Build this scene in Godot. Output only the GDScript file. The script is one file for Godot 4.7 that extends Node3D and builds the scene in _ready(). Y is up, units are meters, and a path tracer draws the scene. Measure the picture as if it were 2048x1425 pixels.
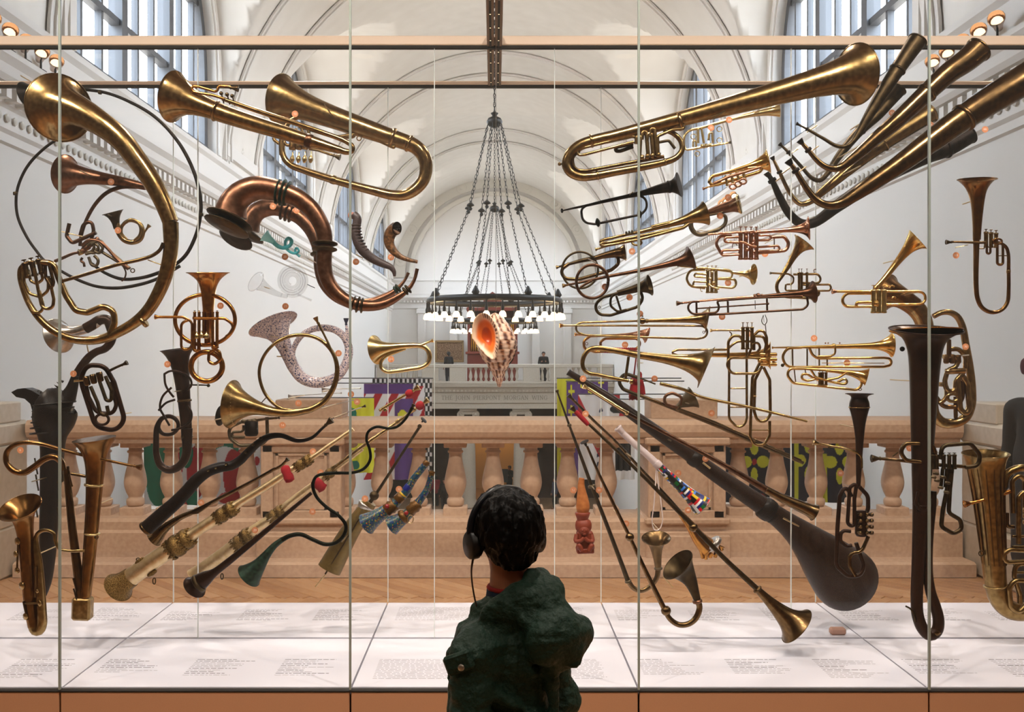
extends Node3D
# A glass case of brass instruments on a museum balcony; a long barrel-vaulted hall lies beyond it.
const LENS := 1900.0                      # focal length in pixels of a 2048 x 1425 frame
const EYE := Vector3(0, 1.75, 0)
const CASE_FRONT := 3.84                  # distances of the three glass walls of the case
const CASE_MID := 4.54
const CASE_BACK := 5.20
const CASE_TOP := 3.23
const DECK := 0.40
const HALL_W := 6.5                       # half width of the hall
const HALL_FAR := 60.0
const HALL_LOW := -6.6                    # floor of the court below
var M := {}
var taken := {}

func _ready():
	set_view()
	set_light()
	make_materials()
	build_hall()
	build_far_end()
	build_balcony()
	build_case()
	build_chandeliers()
	build_flags()
	build_instruments_left()
	build_instruments_right()
	build_person()
	build_visitors()
	build_track_lamps()
	build_unseen_lights()

func set_view():
	var c := Camera3D.new()
	c.name = "camera"
	add_child(c)
	c.position = EYE
	c.projection = Camera3D.PROJECTION_FRUSTUM
	c.keep_aspect = Camera3D.KEEP_HEIGHT
	c.near = 0.1
	c.far = 200.0
	c.size = 1425.0 / LENS * 0.1
	c.frustum_offset = Vector2(35.0, -0.5) / LENS * 0.1
	c.current = true

func set_light():
	var w := WorldEnvironment.new()
	w.name = "surroundings"
	var e := Environment.new()
	var s := Sky.new()
	var p := ProceduralSkyMaterial.new()
	p.sky_top_color = Color(0.86, 0.93, 1.0)
	p.sky_horizon_color = Color(0.93, 0.96, 1.0)
	p.ground_horizon_color = Color(0.80, 0.80, 0.80)
	p.ground_bottom_color = Color(0.55, 0.54, 0.52)
	p.sky_energy_multiplier = 1.0
	s.sky_material = p
	e.sky = s
	e.background_mode = Environment.BG_SKY
	e.background_energy_multiplier = 13.5
	e.tonemap_mode = Environment.TONE_MAPPER_LINEAR
	e.tonemap_exposure = 1.35
	e.sdfgi_enabled = true
	e.ssao_enabled = true
	e.ssil_enabled = true
	w.environment = e
	add_child(w)

# ---------------------------------------------------------------- naming
func numbered(called: String) -> String:
	if not taken.has(called):
		taken[called] = 0
		return called
	taken[called] += 1
	return "%s_%03d" % [called, taken[called]]

func tag(o: Node3D, label: String, category: String, group := ""):
	o.set_meta("label", label)
	o.set_meta("category", category)
	if group:
		o.set_meta("group", group)
	return o

func thing(called: String, label: String, category: String, at := Vector3.ZERO, group := "") -> Node3D:
	var o := Node3D.new()
	o.name = numbered(called)
	add_child(o)
	o.position = at
	tag(o, label, category, group)
	return o

func put(called: String, mb, mat: Material, parent: Node3D = null) -> MeshInstance3D:
	var o := MeshInstance3D.new()
	o.mesh = mb.mesh() if mb is MB else mb
	o.material_override = mat
	if parent == null:
		o.name = numbered(called)
		add_child(o)
	else:
		o.name = called
		parent.add_child(o, true)
	return o

func structure(called: String, mb, mat: Material, parent: Node3D = null) -> MeshInstance3D:
	var o := put(called, mb, mat, parent)
	o.set_meta("kind", "structure")
	return o

func at_px(x: float, y: float, d: float) -> Vector3:
	return Vector3((x - 989.0) * d / LENS, 1.75 - (y - 712.0) * d / LENS, -d)

# ---------------------------------------------------------------- mesh builder
class MB:
	var v := PackedVector3Array()
	var n := PackedVector3Array()
	var u := PackedVector2Array()
	var c := PackedColorArray()
	var ix := PackedInt32Array()

	func quad(a: Vector3, b: Vector3, cc: Vector3, d: Vector3, nn := Vector3.ZERO, ua := Vector2(0, 0), ub := Vector2(1, 0), uc := Vector2(1, 1), ud := Vector2(0, 1)):
		if nn == Vector3.ZERO:
			nn = (b - a).cross(cc - a)
			if nn.length_squared() < 1e-14:
				nn = (cc - a).cross(d - a)
			nn = nn.normalized()
		var s := v.size()
		v.append_array([a, b, cc, d])
		n.append_array([nn, nn, nn, nn])
		u.append_array([ua, ub, uc, ud])
		ix.append_array([s, s + 1, s + 2, s, s + 2, s + 3])

	func tri(a: Vector3, b: Vector3, cc: Vector3):
		var nn := (b - a).cross(cc - a).normalized()
		var s := v.size()
		v.append_array([a, b, cc])
		n.append_array([nn, nn, nn])
		u.append_array([Vector2(a.x, a.y), Vector2(b.x, b.y), Vector2(cc.x, cc.y)])
		ix.append_array([s, s + 1, s + 2])

	# a box whose faces look outwards, with chamfered edges when bevel > 0
	func box(at: Vector3, size: Vector3, bevel := 0.0, b := Basis.IDENTITY):
		var h := size * 0.5
		if bevel <= 0.0:
			for k in 3:
				for s in [-1.0, 1.0]:
					var e0 := Vector3.ZERO
					var e1 := Vector3.ZERO
					var e2 := Vector3.ZERO
					e0[k] = s * h[k]
					e1[(k + 1) % 3] = h[(k + 1) % 3]
					e2[(k + 2) % 3] = h[(k + 2) % 3]
					quad(at + b * (e0 - e1 - e2), at + b * (e0 + e1 - e2), at + b * (e0 + e1 + e2), at + b * (e0 - e1 + e2), b * (e0 / h[k]))
			return
		var i := h - Vector3.ONE * bevel
		for k in 3:
			var k1 := (k + 1) % 3
			var k2 := (k + 2) % 3
			for s in [-1.0, 1.0]:
				var e0 := Vector3.ZERO
				var e1 := Vector3.ZERO
				var e2 := Vector3.ZERO
				e0[k] = s * h[k]
				e1[k1] = i[k1]
				e2[k2] = i[k2]
				quad(at + b * (e0 - e1 - e2), at + b * (e0 + e1 - e2), at + b * (e0 + e1 + e2), at + b * (e0 - e1 + e2), b * (e0 / h[k]))
			for s1 in [-1.0, 1.0]:
				for s2 in [-1.0, 1.0]:
					var p := Vector3.ZERO
					var q := Vector3.ZERO
					p[k1] = s1 * h[k1]
					p[k2] = s2 * i[k2]
					q[k1] = s1 * i[k1]
					q[k2] = s2 * h[k2]
					var l := Vector3.ZERO
					l[k] = i[k]
					var nn := Vector3.ZERO
					nn[k1] = s1
					nn[k2] = s2
					quad(at + b * (p - l), at + b * (p + l), at + b * (q + l), at + b * (q - l), b * nn.normalized())
		for sx in [-1.0, 1.0]:
			for sy in [-1.0, 1.0]:
				for sz in [-1.0, 1.0]:
					var s := v.size()
					var nn := b * Vector3(sx, sy, sz).normalized()
					v.append_array([at + b * Vector3(sx * h.x, sy * i.y, sz * i.z), at + b * Vector3(sx * i.x, sy * h.y, sz * i.z), at + b * Vector3(sx * i.x, sy * i.y, sz * h.z)])
					n.append_array([nn, nn, nn])
					u.append_array([Vector2.ZERO, Vector2.ZERO, Vector2.ZERO])
					ix.append_array([s, s + 1, s + 2])

	# a swept tube: points with radii; its normals follow the flare
	func tube(p: PackedVector3Array, r: PackedFloat32Array, sides := 12, cap0 := false, cap1 := false, closed := false, flat := 1.0):
		var m := p.size()
		if m < 2:
			return
		var t := PackedVector3Array()
		t.resize(m)
		for i in m:
			var a: Vector3 = p[(i - 1 + m) % m] if closed else p[maxi(i - 1, 0)]
			var b: Vector3 = p[(i + 1) % m] if closed else p[mini(i + 1, m - 1)]
			t[i] = (b - a).normalized()
			if t[i] == Vector3.ZERO:
				t[i] = t[maxi(i - 1, 0)]
		var up := Vector3(0, 0, 1) if absf(t[0].z) < 0.8 else Vector3(0, 1, 0)
		var s0 := v.size()
		var along := 0.0
		var cs := PackedFloat32Array()
		var sn := PackedFloat32Array()
		for k in sides + 1:
			cs.append(cos(TAU * k / sides))
			sn.append(sin(TAU * k / sides))
		for i in m:
			up = (up - t[i] * up.dot(t[i])).normalized()
			var side := t[i].cross(up)
			var i0 := maxi(i - 1, 0)
			var i1 := mini(i + 1, m - 1)
			var ds := maxf(p[i1].distance_to(p[i0]), 1e-6)
			var slope := clampf((r[i1] - r[i0]) / ds, -6.0, 6.0)
			if i > 0:
				along += p[i].distance_to(p[i - 1])
			for k in sides + 1:
				var dir := side * cs[k] + up * (sn[k] * flat)
				v.append(p[i] + dir * r[i])
				n.append((side * cs[k] + up * (sn[k] / flat) - t[i] * slope).normalized())
				u.append(Vector2(float(k) / sides, along))
		var w := sides + 1
		for i in (m if closed else m - 1):
			var j := (i + 1) % m
			for k in sides:
				var a := s0 + i * w + k
				var b := s0 + j * w + k
				ix.append_array([a, b, b + 1, a, b + 1, a + 1])
		for e in 2:
			if (cap0 if e == 0 else cap1):
				var i := 0 if e == 0 else m - 1
				var nn := -t[i] if e == 0 else t[i]
				var s := v.size()
				v.append(p[i])
				n.append(nn)
				u.append(Vector2.ZERO)
				for k in w:
					v.append(v[s0 + i * w + k])
					n.append(nn)
					u.append(Vector2.ZERO)
				for k in sides:
					ix.append_array([s, s + 1 + k, s + 2 + k])

	# a turned shape: profile [radius, height, radius, height ...] about an axis from `at` along `axis`
	func lathe(at: Vector3, axis: Vector3, prof: Array, sides := 16, scale := 1.0):
		var p := PackedVector3Array()
		var r := PackedFloat32Array()
		axis = axis.normalized()
		var up := Vector3(0, 0, 1) if absf(axis.z) < 0.8 else Vector3(0, 1, 0)
		up = (up - axis * up.dot(axis)).normalized()
		var side := axis.cross(up)
		var m := prof.size() / 2
		for i in m - 1:
			var r0: float = prof[2 * i] * scale
			var h0: float = prof[2 * i + 1] * scale
			var r1: float = prof[2 * i + 2] * scale
			var h1: float = prof[2 * i + 3] * scale
			var d := Vector2(h1 - h0, r0 - r1)
			if d.length() < 1e-9:
				continue
			d = d.normalized()
			var s := v.size()
			for k in sides + 1:
				var a := TAU * k / sides
				var dir := side * cos(a) + up * sin(a)
				var nn := (dir * d.x + axis * d.y).normalized()
				v.append_array([at + dir * r0 + axis * h0, at + dir * r1 + axis * h1])
				n.append_array([nn, nn])
				u.append_array([Vector2(float(k) / sides, h0), Vector2(float(k) / sides, h1)])
			for k in sides:
				var q := s + 2 * k
				ix.append_array([q, q + 1, q + 3, q, q + 3, q + 2])

	# a turned shape with smooth normals along the profile (for stone balusters, vases)
	func turned(at: Vector3, axis: Vector3, prof: Array, sides := 20, scale := 1.0, cap0 := false, cap1 := false):
		var p := PackedVector3Array()
		var r := PackedFloat32Array()
		axis = axis.normalized()
		for i in prof.size() / 2:
			p.append(at + axis * float(prof[2 * i + 1]) * scale)
			r.append(float(prof[2 * i]) * scale)
		tube(p, r, sides, cap0, cap1)

	# an outline in the plane (a, b) swept by `along`; closed at both ends
	func prism(pts: PackedVector2Array, o: Vector3, a: Vector3, b: Vector3, along: Vector3):
		var m := pts.size()
		for i in m:
			var p := pts[i]
			var q := pts[(i + 1) % m]
			var p3 := o + a * p.x + b * p.y
			var q3 := o + a * q.x + b * q.y
			var nn := (q3 - p3).cross(along).normalized()
			quad(p3, q3, q3 + along, p3 + along, nn, Vector2(0, 0), Vector2(p.distance_to(q), 0), Vector2(p.distance_to(q), along.length()), Vector2(0, along.length()))
		var t := Geometry2D.triangulate_polygon(pts)
		for e in 2:
			var off := along * e
			var nn := a.cross(b).normalized() * (1.0 if e == 1 else -1.0)
			if a.cross(b).dot(along) < 0:
				nn = -nn
			var s := v.size()
			for p in pts:
				v.append(o + a * p.x + b * p.y + off)
				n.append(nn)
				u.append(p)
			for k in t:
				ix.append(s + k)

	# makes the triangles run clockwise as seen from where their normals point
	func mesh() -> ArrayMesh:
		var m := ArrayMesh.new()
		if v.is_empty():
			return m
		for k in ix.size() / 3:
			var a := ix[3 * k]
			var b := ix[3 * k + 1]
			var cc := ix[3 * k + 2]
			if (v[b] - v[a]).cross(v[cc] - v[a]).dot(n[a] + n[b] + n[cc]) > 0.0:
				ix[3 * k + 1] = cc
				ix[3 * k + 2] = b
		var arr := []
		arr.resize(Mesh.ARRAY_MAX)
		arr[Mesh.ARRAY_VERTEX] = v
		arr[Mesh.ARRAY_NORMAL] = n
		arr[Mesh.ARRAY_TEX_UV] = u
		if c.size() == v.size():
			arr[Mesh.ARRAY_COLOR] = c
		arr[Mesh.ARRAY_INDEX] = ix
		m.add_surface_from_arrays(Mesh.PRIMITIVE_TRIANGLES, arr)
		return m

func smooth_path(q: Array, step := 0.02) -> Array:
	# q: Array of Vector4 (position, radius); a chord-length Catmull-Rom curve through them
	var p := PackedVector3Array()
	var r := PackedFloat32Array()
	var m := q.size()
	for i in m - 1:
		var p1: Vector4 = q[i]
		var p2: Vector4 = q[i + 1]
		var p0: Vector4 = q[i - 1] if i > 0 else p1 * 2.0 - p2
		var p3: Vector4 = q[i + 2] if i < m - 2 else p2 * 2.0 - p1
		var t1 := sqrt(maxf(Vector3(p1.x - p0.x, p1.y - p0.y, p1.z - p0.z).length(), 1e-5))
		var t2 := t1 + sqrt(maxf(Vector3(p2.x - p1.x, p2.y - p1.y, p2.z - p1.z).length(), 1e-5))
		var t3 := t2 + sqrt(maxf(Vector3(p3.x - p2.x, p3.y - p2.y, p3.z - p2.z).length(), 1e-5))
		var len := Vector3(p2.x - p1.x, p2.y - p1.y, p2.z - p1.z).length()
		var k := clampi(int(ceil(len / step)), 2, 10)
		for j in k:
			var t := lerpf(t1, t2, float(j) / k)
			var a1 := p0 * ((t1 - t) / t1) + p1 * (t / t1)
			var a2 := p1 * ((t2 - t) / (t2 - t1)) + p2 * ((t - t1) / (t2 - t1))
			var a3 := p2 * ((t3 - t) / (t3 - t2)) + p3 * ((t - t2) / (t3 - t2))
			var b1 := a1 * ((t2 - t) / t2) + a2 * (t / t2)
			var b2 := a2 * ((t3 - t) / (t3 - t1)) + a3 * ((t - t1) / (t3 - t1))
			var cc := b1 * ((t2 - t) / (t2 - t1)) + b2 * ((t - t1) / (t2 - t1))
			p.append(Vector3(cc.x, cc.y, cc.z))
			r.append(maxf(cc.w, 0.0005))
	var e: Vector4 = q[m - 1]
	p.append(Vector3(e.x, e.y, e.z))
	r.append(e.w)
	return [p, r]

# ---------------------------------------------------------------- materials
func plain(col: Color, rough := 0.7, metal := 0.0) -> StandardMaterial3D:
	var m := StandardMaterial3D.new()
	m.albedo_color = col
	m.roughness = rough
	m.metallic = metal
	return m

func noise_tex(seed_: int, freq: float, a: Color, b: Color, size := 256, octaves := 4, c := Color(0, 0, 0, 0)) -> NoiseTexture2D:
	var f := FastNoiseLite.new()
	f.seed = seed_
	f.frequency = freq
	f.fractal_octaves = octaves
	var g := Gradient.new()
	g.set_color(0, a)
	g.set_color(1, b)
	if c.a > 0.0:
		g.add_point(0.5, c)
	var t := NoiseTexture2D.new()
	t.width = size
	t.height = size
	t.seamless = true
	t.noise = f
	t.color_ramp = g
	return t

func mottled(seed_: int, freq: float, a: Color, b: Color, rough: float, metal: float, tile: float, world := false) -> StandardMaterial3D:
	var m := plain(Color.WHITE, rough, metal)
	m.albedo_texture = noise_tex(seed_, freq, a, b)
	m.uv1_triplanar = true
	m.uv1_world_triplanar = world
	m.uv1_scale = Vector3.ONE * tile
	return m

func make_materials():
	M.wall = plain(Color(0.87, 0.85, 0.825), 0.9)
	M.vault = mottled(3, 0.02, Color(0.87, 0.845, 0.81), Color(0.91, 0.89, 0.86), 0.9, 0.0, 0.25, true)
	M.gallery = plain(Color(0.66, 0.60, 0.54), 0.9)
	M.trim = plain(Color(0.88, 0.86, 0.835), 0.85)
	M.relief = plain(Color(0.84, 0.815, 0.77), 0.9)
	M.stone = mottled(7, 0.06, Color(0.72, 0.605, 0.51), Color(0.80, 0.69, 0.59), 0.75, 0.0, 1.3, true)
	M.pale_stone = mottled(8, 0.05, Color(0.72, 0.69, 0.63), Color(0.78, 0.75, 0.70), 0.75, 0.0, 1.0, true)
	M.mullion = plain(Color(0.30, 0.31, 0.33), 0.5)
	M.wood_floor = mottled(11, 0.03, Color(0.66, 0.49, 0.33), Color(0.72, 0.56, 0.40), 0.4, 0.0, 1.0)
	M.wood_floor_b = mottled(12, 0.03, Color(0.62, 0.45, 0.30), Color(0.69, 0.52, 0.36), 0.4, 0.0, 1.0)
	M.wood_floor_c = mottled(13, 0.03, Color(0.70, 0.54, 0.38), Color(0.76, 0.60, 0.44), 0.4, 0.0, 1.0)
	M.court_floor = mottled(14, 0.03, Color(0.55, 0.45, 0.34), Color(0.62, 0.51, 0.40), 0.5, 0.0, 0.5, true)
	M.glass = plain(Color(0.97, 1.0, 0.98, 0.008), 0.0)
	M.glass.transparency = BaseMaterial3D.TRANSPARENCY_ALPHA
	M.glass.metallic_specular = 0.36
	M.window_glass = plain(Color(0.97, 1.0, 1.0, 0.02), 0.0)
	M.window_glass.transparency = BaseMaterial3D.TRANSPARENCY_ALPHA
	M.glass_edge = plain(Color(0.53, 0.56, 0.53), 0.3)
	M.deck = plain(Color(0.86, 0.84, 0.86), 0.55)
	M.fascia = mottled(15, 0.4, Color(0.69, 0.51, 0.385), Color(0.72, 0.54, 0.41), 0.6, 0.0, 2.0, true)
	M.bronze_bar = plain(Color(0.92, 0.83, 0.74), 0.5, 0.0)
	M.beam = plain(Color(0.50, 0.41, 0.33), 0.5)
	M.glass_edge_pale = plain(Color(0.88, 0.91, 0.90), 0.3)
	M.dark = plain(Color(0.03, 0.028, 0.026), 0.6)
	M.dark_gap = plain(Color(0.10, 0.085, 0.075), 0.8)
	M.iron = plain(Color(0.16, 0.155, 0.15), 0.45, 0.7)
	M.shade = plain(Color(0.95, 0.93, 0.88), 0.4)
	M.shade.emission_enabled = true
	M.shade.emission = Color(1.0, 0.86, 0.66)
	M.shade.emission_energy_multiplier = 1.6

# ---------------------------------------------------------------- the hall
const SPRING := 6.2                        # where the barrel vault springs
const SILL := 6.45
const ARCH_SPRING := 8.1
const BAY := 11.8
const WIN_HALF := 3.75

func bay_centres() -> Array:
	var a := []
	for k in 4:
		a.append(-18.45 - BAY * k)     # the first in view is centred 18.45 m away
	return a

func vault_height(x: float, z: float) -> float:
	var h := SPRING + sqrt(maxf(0.0, HALL_W * HALL_W - x * x)) * 1.03
	for zc in bay_centres():
		var dz: float = absf(z - zc)
		if dz < WIN_HALF + 0.25:
			var rr := WIN_HALF + 0.25
			h = maxf(h, ARCH_SPRING + sqrt(rr * rr - dz * dz))
	return h

func build_hall():
	var z_near := 3.0
	var z_far := -HALL_FAR
	# vault: a barrel with a cross vault over every window
	var mb := MB.new()
	var xs := []
	for i in 61:
		xs.append(-HALL_W * cos(PI * i / 60.0))
	var nz := int((z_near - z_far) / 0.2)
	for j in nz + 1:
		var z := lerpf(z_near, z_far, float(j) / nz)
		for i in 61:
			var x: float = xs[i]
			var h := vault_height(x, z)
			mb.v.append(Vector3(x, h, z))
			var e := 0.02
			var hx := (vault_height(clampf(x + e, -HALL_W, HALL_W), z) - vault_height(clampf(x - e, -HALL_W, HALL_W), z)) / (2 * e)
			var hz := (vault_height(x, z + e) - vault_height(x, z - e)) / (2 * e)
			mb.n.append(Vector3(clampf(hx, -20, 20), -1, clampf(hz, -20, 20)).normalized())
			mb.u.append(Vector2(x, z))
	for j in nz:
		for i in 60:
			var a := j * 61 + i
			mb.ix.append_array([a, a + 1, a + 62, a, a + 62, a + 61])
	# its outer skin, 0.4 m thick
	mb.quad(Vector3(-HALL_W - 0.6, 13.4, z_near), Vector3(HALL_W + 0.6, 13.4, z_near), Vector3(HALL_W + 0.6, 13.4, z_far), Vector3(-HALL_W - 0.6, 13.4, z_far), Vector3.UP)
	structure("ceiling", mb, M.vault)
	# side walls with arched window openings
	for s in [-1.0, 1.0]:
		var wall := MB.new()
		var x0: float = s * HALL_W
		wall.box(Vector3(x0 + s * 0.3, (HALL_LOW + SILL) / 2, (z_near + z_far) / 2), Vector3(0.6, SILL - HALL_LOW, z_near - z_far))
		var edge := z_near
		for zc in bay_centres():
			var a: float = zc + WIN_HALF
			var b: float = zc - WIN_HALF
			if edge > a:
				wall.box(Vector3(x0 + s * 0.3, (SILL + 13.2) / 2, (edge + a) / 2), Vector3(0.6, 13.2 - SILL, edge - a))
			edge = b
			for k in 24:
				var za: float = zc + WIN_HALF * cos(PI * k / 24.0)
				var zb: float = zc + WIN_HALF * cos(PI * (k + 1) / 24.0)
				var ya := ARCH_SPRING + WIN_HALF * sin(PI * k / 24.0)
				var yb := ARCH_SPRING + WIN_HALF * sin(PI * (k + 1) / 24.0)
				for xx in [x0, x0 + s * 0.6]:
					wall.quad(Vector3(xx, ya, za), Vector3(xx, yb, zb), Vector3(xx, 13.2, zb), Vector3(xx, 13.2, za), Vector3(-s if xx == x0 else s, 0, 0))
				wall.quad(Vector3(x0, ya, za), Vector3(x0, yb, zb), Vector3(x0 + s * 0.6, yb, zb), Vector3(x0 + s * 0.6, ya, za), Vector3(0, -sin(PI * (k + 0.5) / 24.0), -cos(PI * (k + 0.5) / 24.0)))
		wall.box(Vector3(x0 + s * 0.3, (SILL + 13.2) / 2, (edge + z_far) / 2), Vector3(0.6, 13.2 - SILL, edge - z_far))
		var w := structure("wall_left" if s < 0 else "wall_right", wall, M.wall)
		build_cornice(w, s, z_near, z_far)
		for zc in bay_centres():
			build_window(s, zc)
			build_bay_trim(w, s, zc)
	# end walls, court floor
	var near := MB.new()  # out of view behind the viewer; its tone shapes what the brass reflects
	near.box(Vector3(0, 3.0, z_near + 0.3), Vector3(2 * HALL_W + 1.2, 20.4, 0.6))
	structure("wall_near_unseen", near, M.gallery)
	# unseen low ceiling over the viewer, placed to dim the near side
	var gc := MB.new()
	gc.box(Vector3(0, 4.7, (z_near - 6.2) / 2), Vector3(2 * HALL_W, 0.4, z_near + 6.2))
	structure("ceiling_unseen", gc, M.gallery)
	for e in [-1.0, 1.0]:  # side walls out of view, enclosing and dimming the near side
		var gw := MB.new()
		gw.box(Vector3(e * (HALL_W - 0.62), 2.25, (z_near - 6.0) / 2), Vector3(0.2, 4.5, z_near + 6.0))
		structure("wall_unseen", gw, M.gallery)
	var fl := MB.new()
	fl.box(Vector3(0, HALL_LOW - 0.2, (z_near + z_far) / 2), Vector3(2 * HALL_W + 1.2, 0.4, z_near - z_far))
	structure("floor_court", fl, M.court_floor)
	# transverse ribs of the vault, between the windows
	var n := 0
	for k in range(-1, 4):
		var zc: float = -18.45 + BAY * 0.5 - BAY * k
		for side in [-1.0, 1.0]:
			var rib := MB.new()
			arc_band(rib, zc + side * 1.35, 0.34, 0.05, HALL_W - 0.02, 1.03)
			arc_band(rib, zc + side * 1.35, 0.12, 0.09, HALL_W - 0.02, 1.03)
			n += 1
			structure("trim_%d" % n, rib, M.trim)

func arc_band(mb: MB, z: float, width: float, proud: float, rad: float, squash: float):
	var m := 48
	for i in m:
		var a0 := PI * i / m
		var a1 := PI * (i + 1) / m
		var o0 := Vector3(-cos(a0) * rad, SPRING + sin(a0) * rad * squash, z)
		var o1 := Vector3(-cos(a1) * rad, SPRING + sin(a1) * rad * squash, z)
		var i0 := o0 + Vector3(cos(a0), -sin(a0), 0) * proud
		var i1 := o1 + Vector3(cos(a1), -sin(a1), 0) * proud
		var h := Vector3(0, 0, width / 2)
		mb.quad(i0 - h, i1 - h, i1 + h, i0 + h, Vector3(cos((a0 + a1) / 2), -sin((a0 + a1) / 2), 0))
		mb.quad(o0 - h, o1 - h, i1 - h, i0 - h, Vector3(0, 0, -1))
		mb.quad(o0 + h, o1 + h, i1 + h, i0 + h, Vector3(0, 0, 1))

func rosette(mb: MB, at: Vector3, out: Vector3, r: float):
	mb.lathe(at, out, [r, 0.0, r, 0.03, r * 0.82, 0.04, r * 0.78, 0.02, r * 0.35, 0.02, r * 0.3, 0.05, 0.0, 0.06], 14)

func build_cornice(w: Node3D, s: float, z0: float, z1: float):
	var prof := PackedVector2Array([Vector2(0, 4.55), Vector2(0.06, 4.57), Vector2(0.06, 4.68), Vector2(0.12, 4.72), Vector2(0.12, 4.98), Vector2(0.17, 5.02), Vector2(0.17, 5.2), Vector2(0.34, 5.22), Vector2(0.4, 5.28), Vector2(0.42, 5.4), Vector2(0.5, 5.48), Vector2(0.5, 5.55), Vector2(0.2, 5.58), Vector2(0.14, 5.66), Vector2(0.14, 6.14), Vector2(0.22, 6.2), Vector2(0.22, 6.3), Vector2(0.1, 6.36), Vector2(0, 6.36)])
	var mb := MB.new()
	mb.prism(prof, Vector3(s * HALL_W, 0, z0), Vector3(-s, 0, 0), Vector3(0, 1, 0), Vector3(0, 0, z1 - z0))
	var c := put("cornice", mb, M.trim, w)
	var d := MB.new()
	var z := -10.0
	while z > z1 + 1.0:
		d.box(Vector3(s * (HALL_W - 0.25), 5.11, z), Vector3(0.16, 0.15, 0.13))
		z -= 0.26
	put("dentils", d, M.trim, c).set_meta("kind", "stuff")
	var egg := MB.new()
	z = -10.0
	while z > -34.0:
		egg.lathe(Vector3(s * (HALL_W - 0.13), 4.85, z), Vector3(-s, 0, 0), [0.06, 0.0, 0.055, 0.02, 0.03, 0.035, 0.0, 0.04], 6)
		z -= 0.2
	put("egg_moulding", egg, M.relief, c).set_meta("kind", "stuff")

func build_window(s: float, zc: float):
	# bronze frame: three posts, thin mullions between, transoms, arched head; then the panes one by one
	var x := s * (HALL_W + 0.32)
	var st := WIN_HALF - 0.02
	var nm := numbered("window")
	var root := Node3D.new()
	root.name = nm.replace("window", "window_0") if nm == "window" else nm
	root.set_meta("kind", "structure")
	add_child(root)
	root.position = Vector3(x, SILL, zc)
	var f := MB.new()
	var head := func(dz: float) -> float:
		return ARCH_SPRING - SILL + sqrt(maxf(0.0, st * st - dz * dz))
	f.box(Vector3(0, 0.08, 0), Vector3(0.3, 0.16, 2 * st))
	for k in 36:
		var a0 := PI * k / 36.0
		var a1 := PI * (k + 1) / 36.0
		var c0 := Vector3(0, ARCH_SPRING - SILL + sin(a0) * st, cos(a0) * st)
		var c1 := Vector3(0, ARCH_SPRING - SILL + sin(a1) * st, cos(a1) * st)
		var q0 := Vector3(0, ARCH_SPRING - SILL + sin(a0) * (st - 0.22), cos(a0) * (st - 0.22))
		var q1 := Vector3(0, ARCH_SPRING - SILL + sin(a1) * (st - 0.22), cos(a1) * (st - 0.22))
		var hx := Vector3(0.12, 0, 0)
		f.quad(c0 + hx, c1 + hx, q1 + hx, q0 + hx, Vector3(1, 0, 0))
		f.quad(c0 - hx, c1 - hx, q1 - hx, q0 - hx, Vector3(-1, 0, 0))
		f.quad(q0 - hx, q1 - hx, q1 + hx, q0 + hx, Vector3(0, -sin(a0), -cos(a0)))
	for e in [-1.0, 1.0]:
		f.box(Vector3(0, (ARCH_SPRING - SILL) / 2, e * (st - 0.11)), Vector3(0.24, ARCH_SPRING - SILL, 0.22))
	put("window_frame", f, M.mullion, root)
	var cols := 9
	var w := 2.0 * st / cols
	for i in range(1, cols):
		var dz := -st + w * i
		var heavy := i % 3 == 0
		var h: float = head.call(dz)
		var b := MB.new()
		b.box(Vector3(0, h / 2, dz), Vector3(0.26 if heavy else 0.12, h, 0.26 if heavy else 0.09))
		put("mullion", b, M.mullion, root)
	for y in [1.3, 3.3]:
		var b := MB.new()
		b.box(Vector3(0, y, 0), Vector3(0.16, 0.12, 2 * st - 0.3))
		put("transom", b, M.mullion, root)
	for i in cols:
		var a := -st + w * i + 0.03
		var c := a + w - 0.06
		var ya: float = head.call(a)
		var yc: float = head.call(c)
		for q in [[0.14, 1.25], [1.35, 3.25], [3.35, 9.0]]:
			if maxf(ya, yc) <= q[0] + 0.05:
				continue
			var p := MB.new()
			p.quad(Vector3(0, q[0], a), Vector3(0, q[0], c), Vector3(0, clampf(yc, q[0] + 0.01, q[1]), c), Vector3(0, clampf(ya, q[0] + 0.01, q[1]), a), Vector3(-s, 0, 0))
			put("pane", p, M.window_glass, root)

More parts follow.
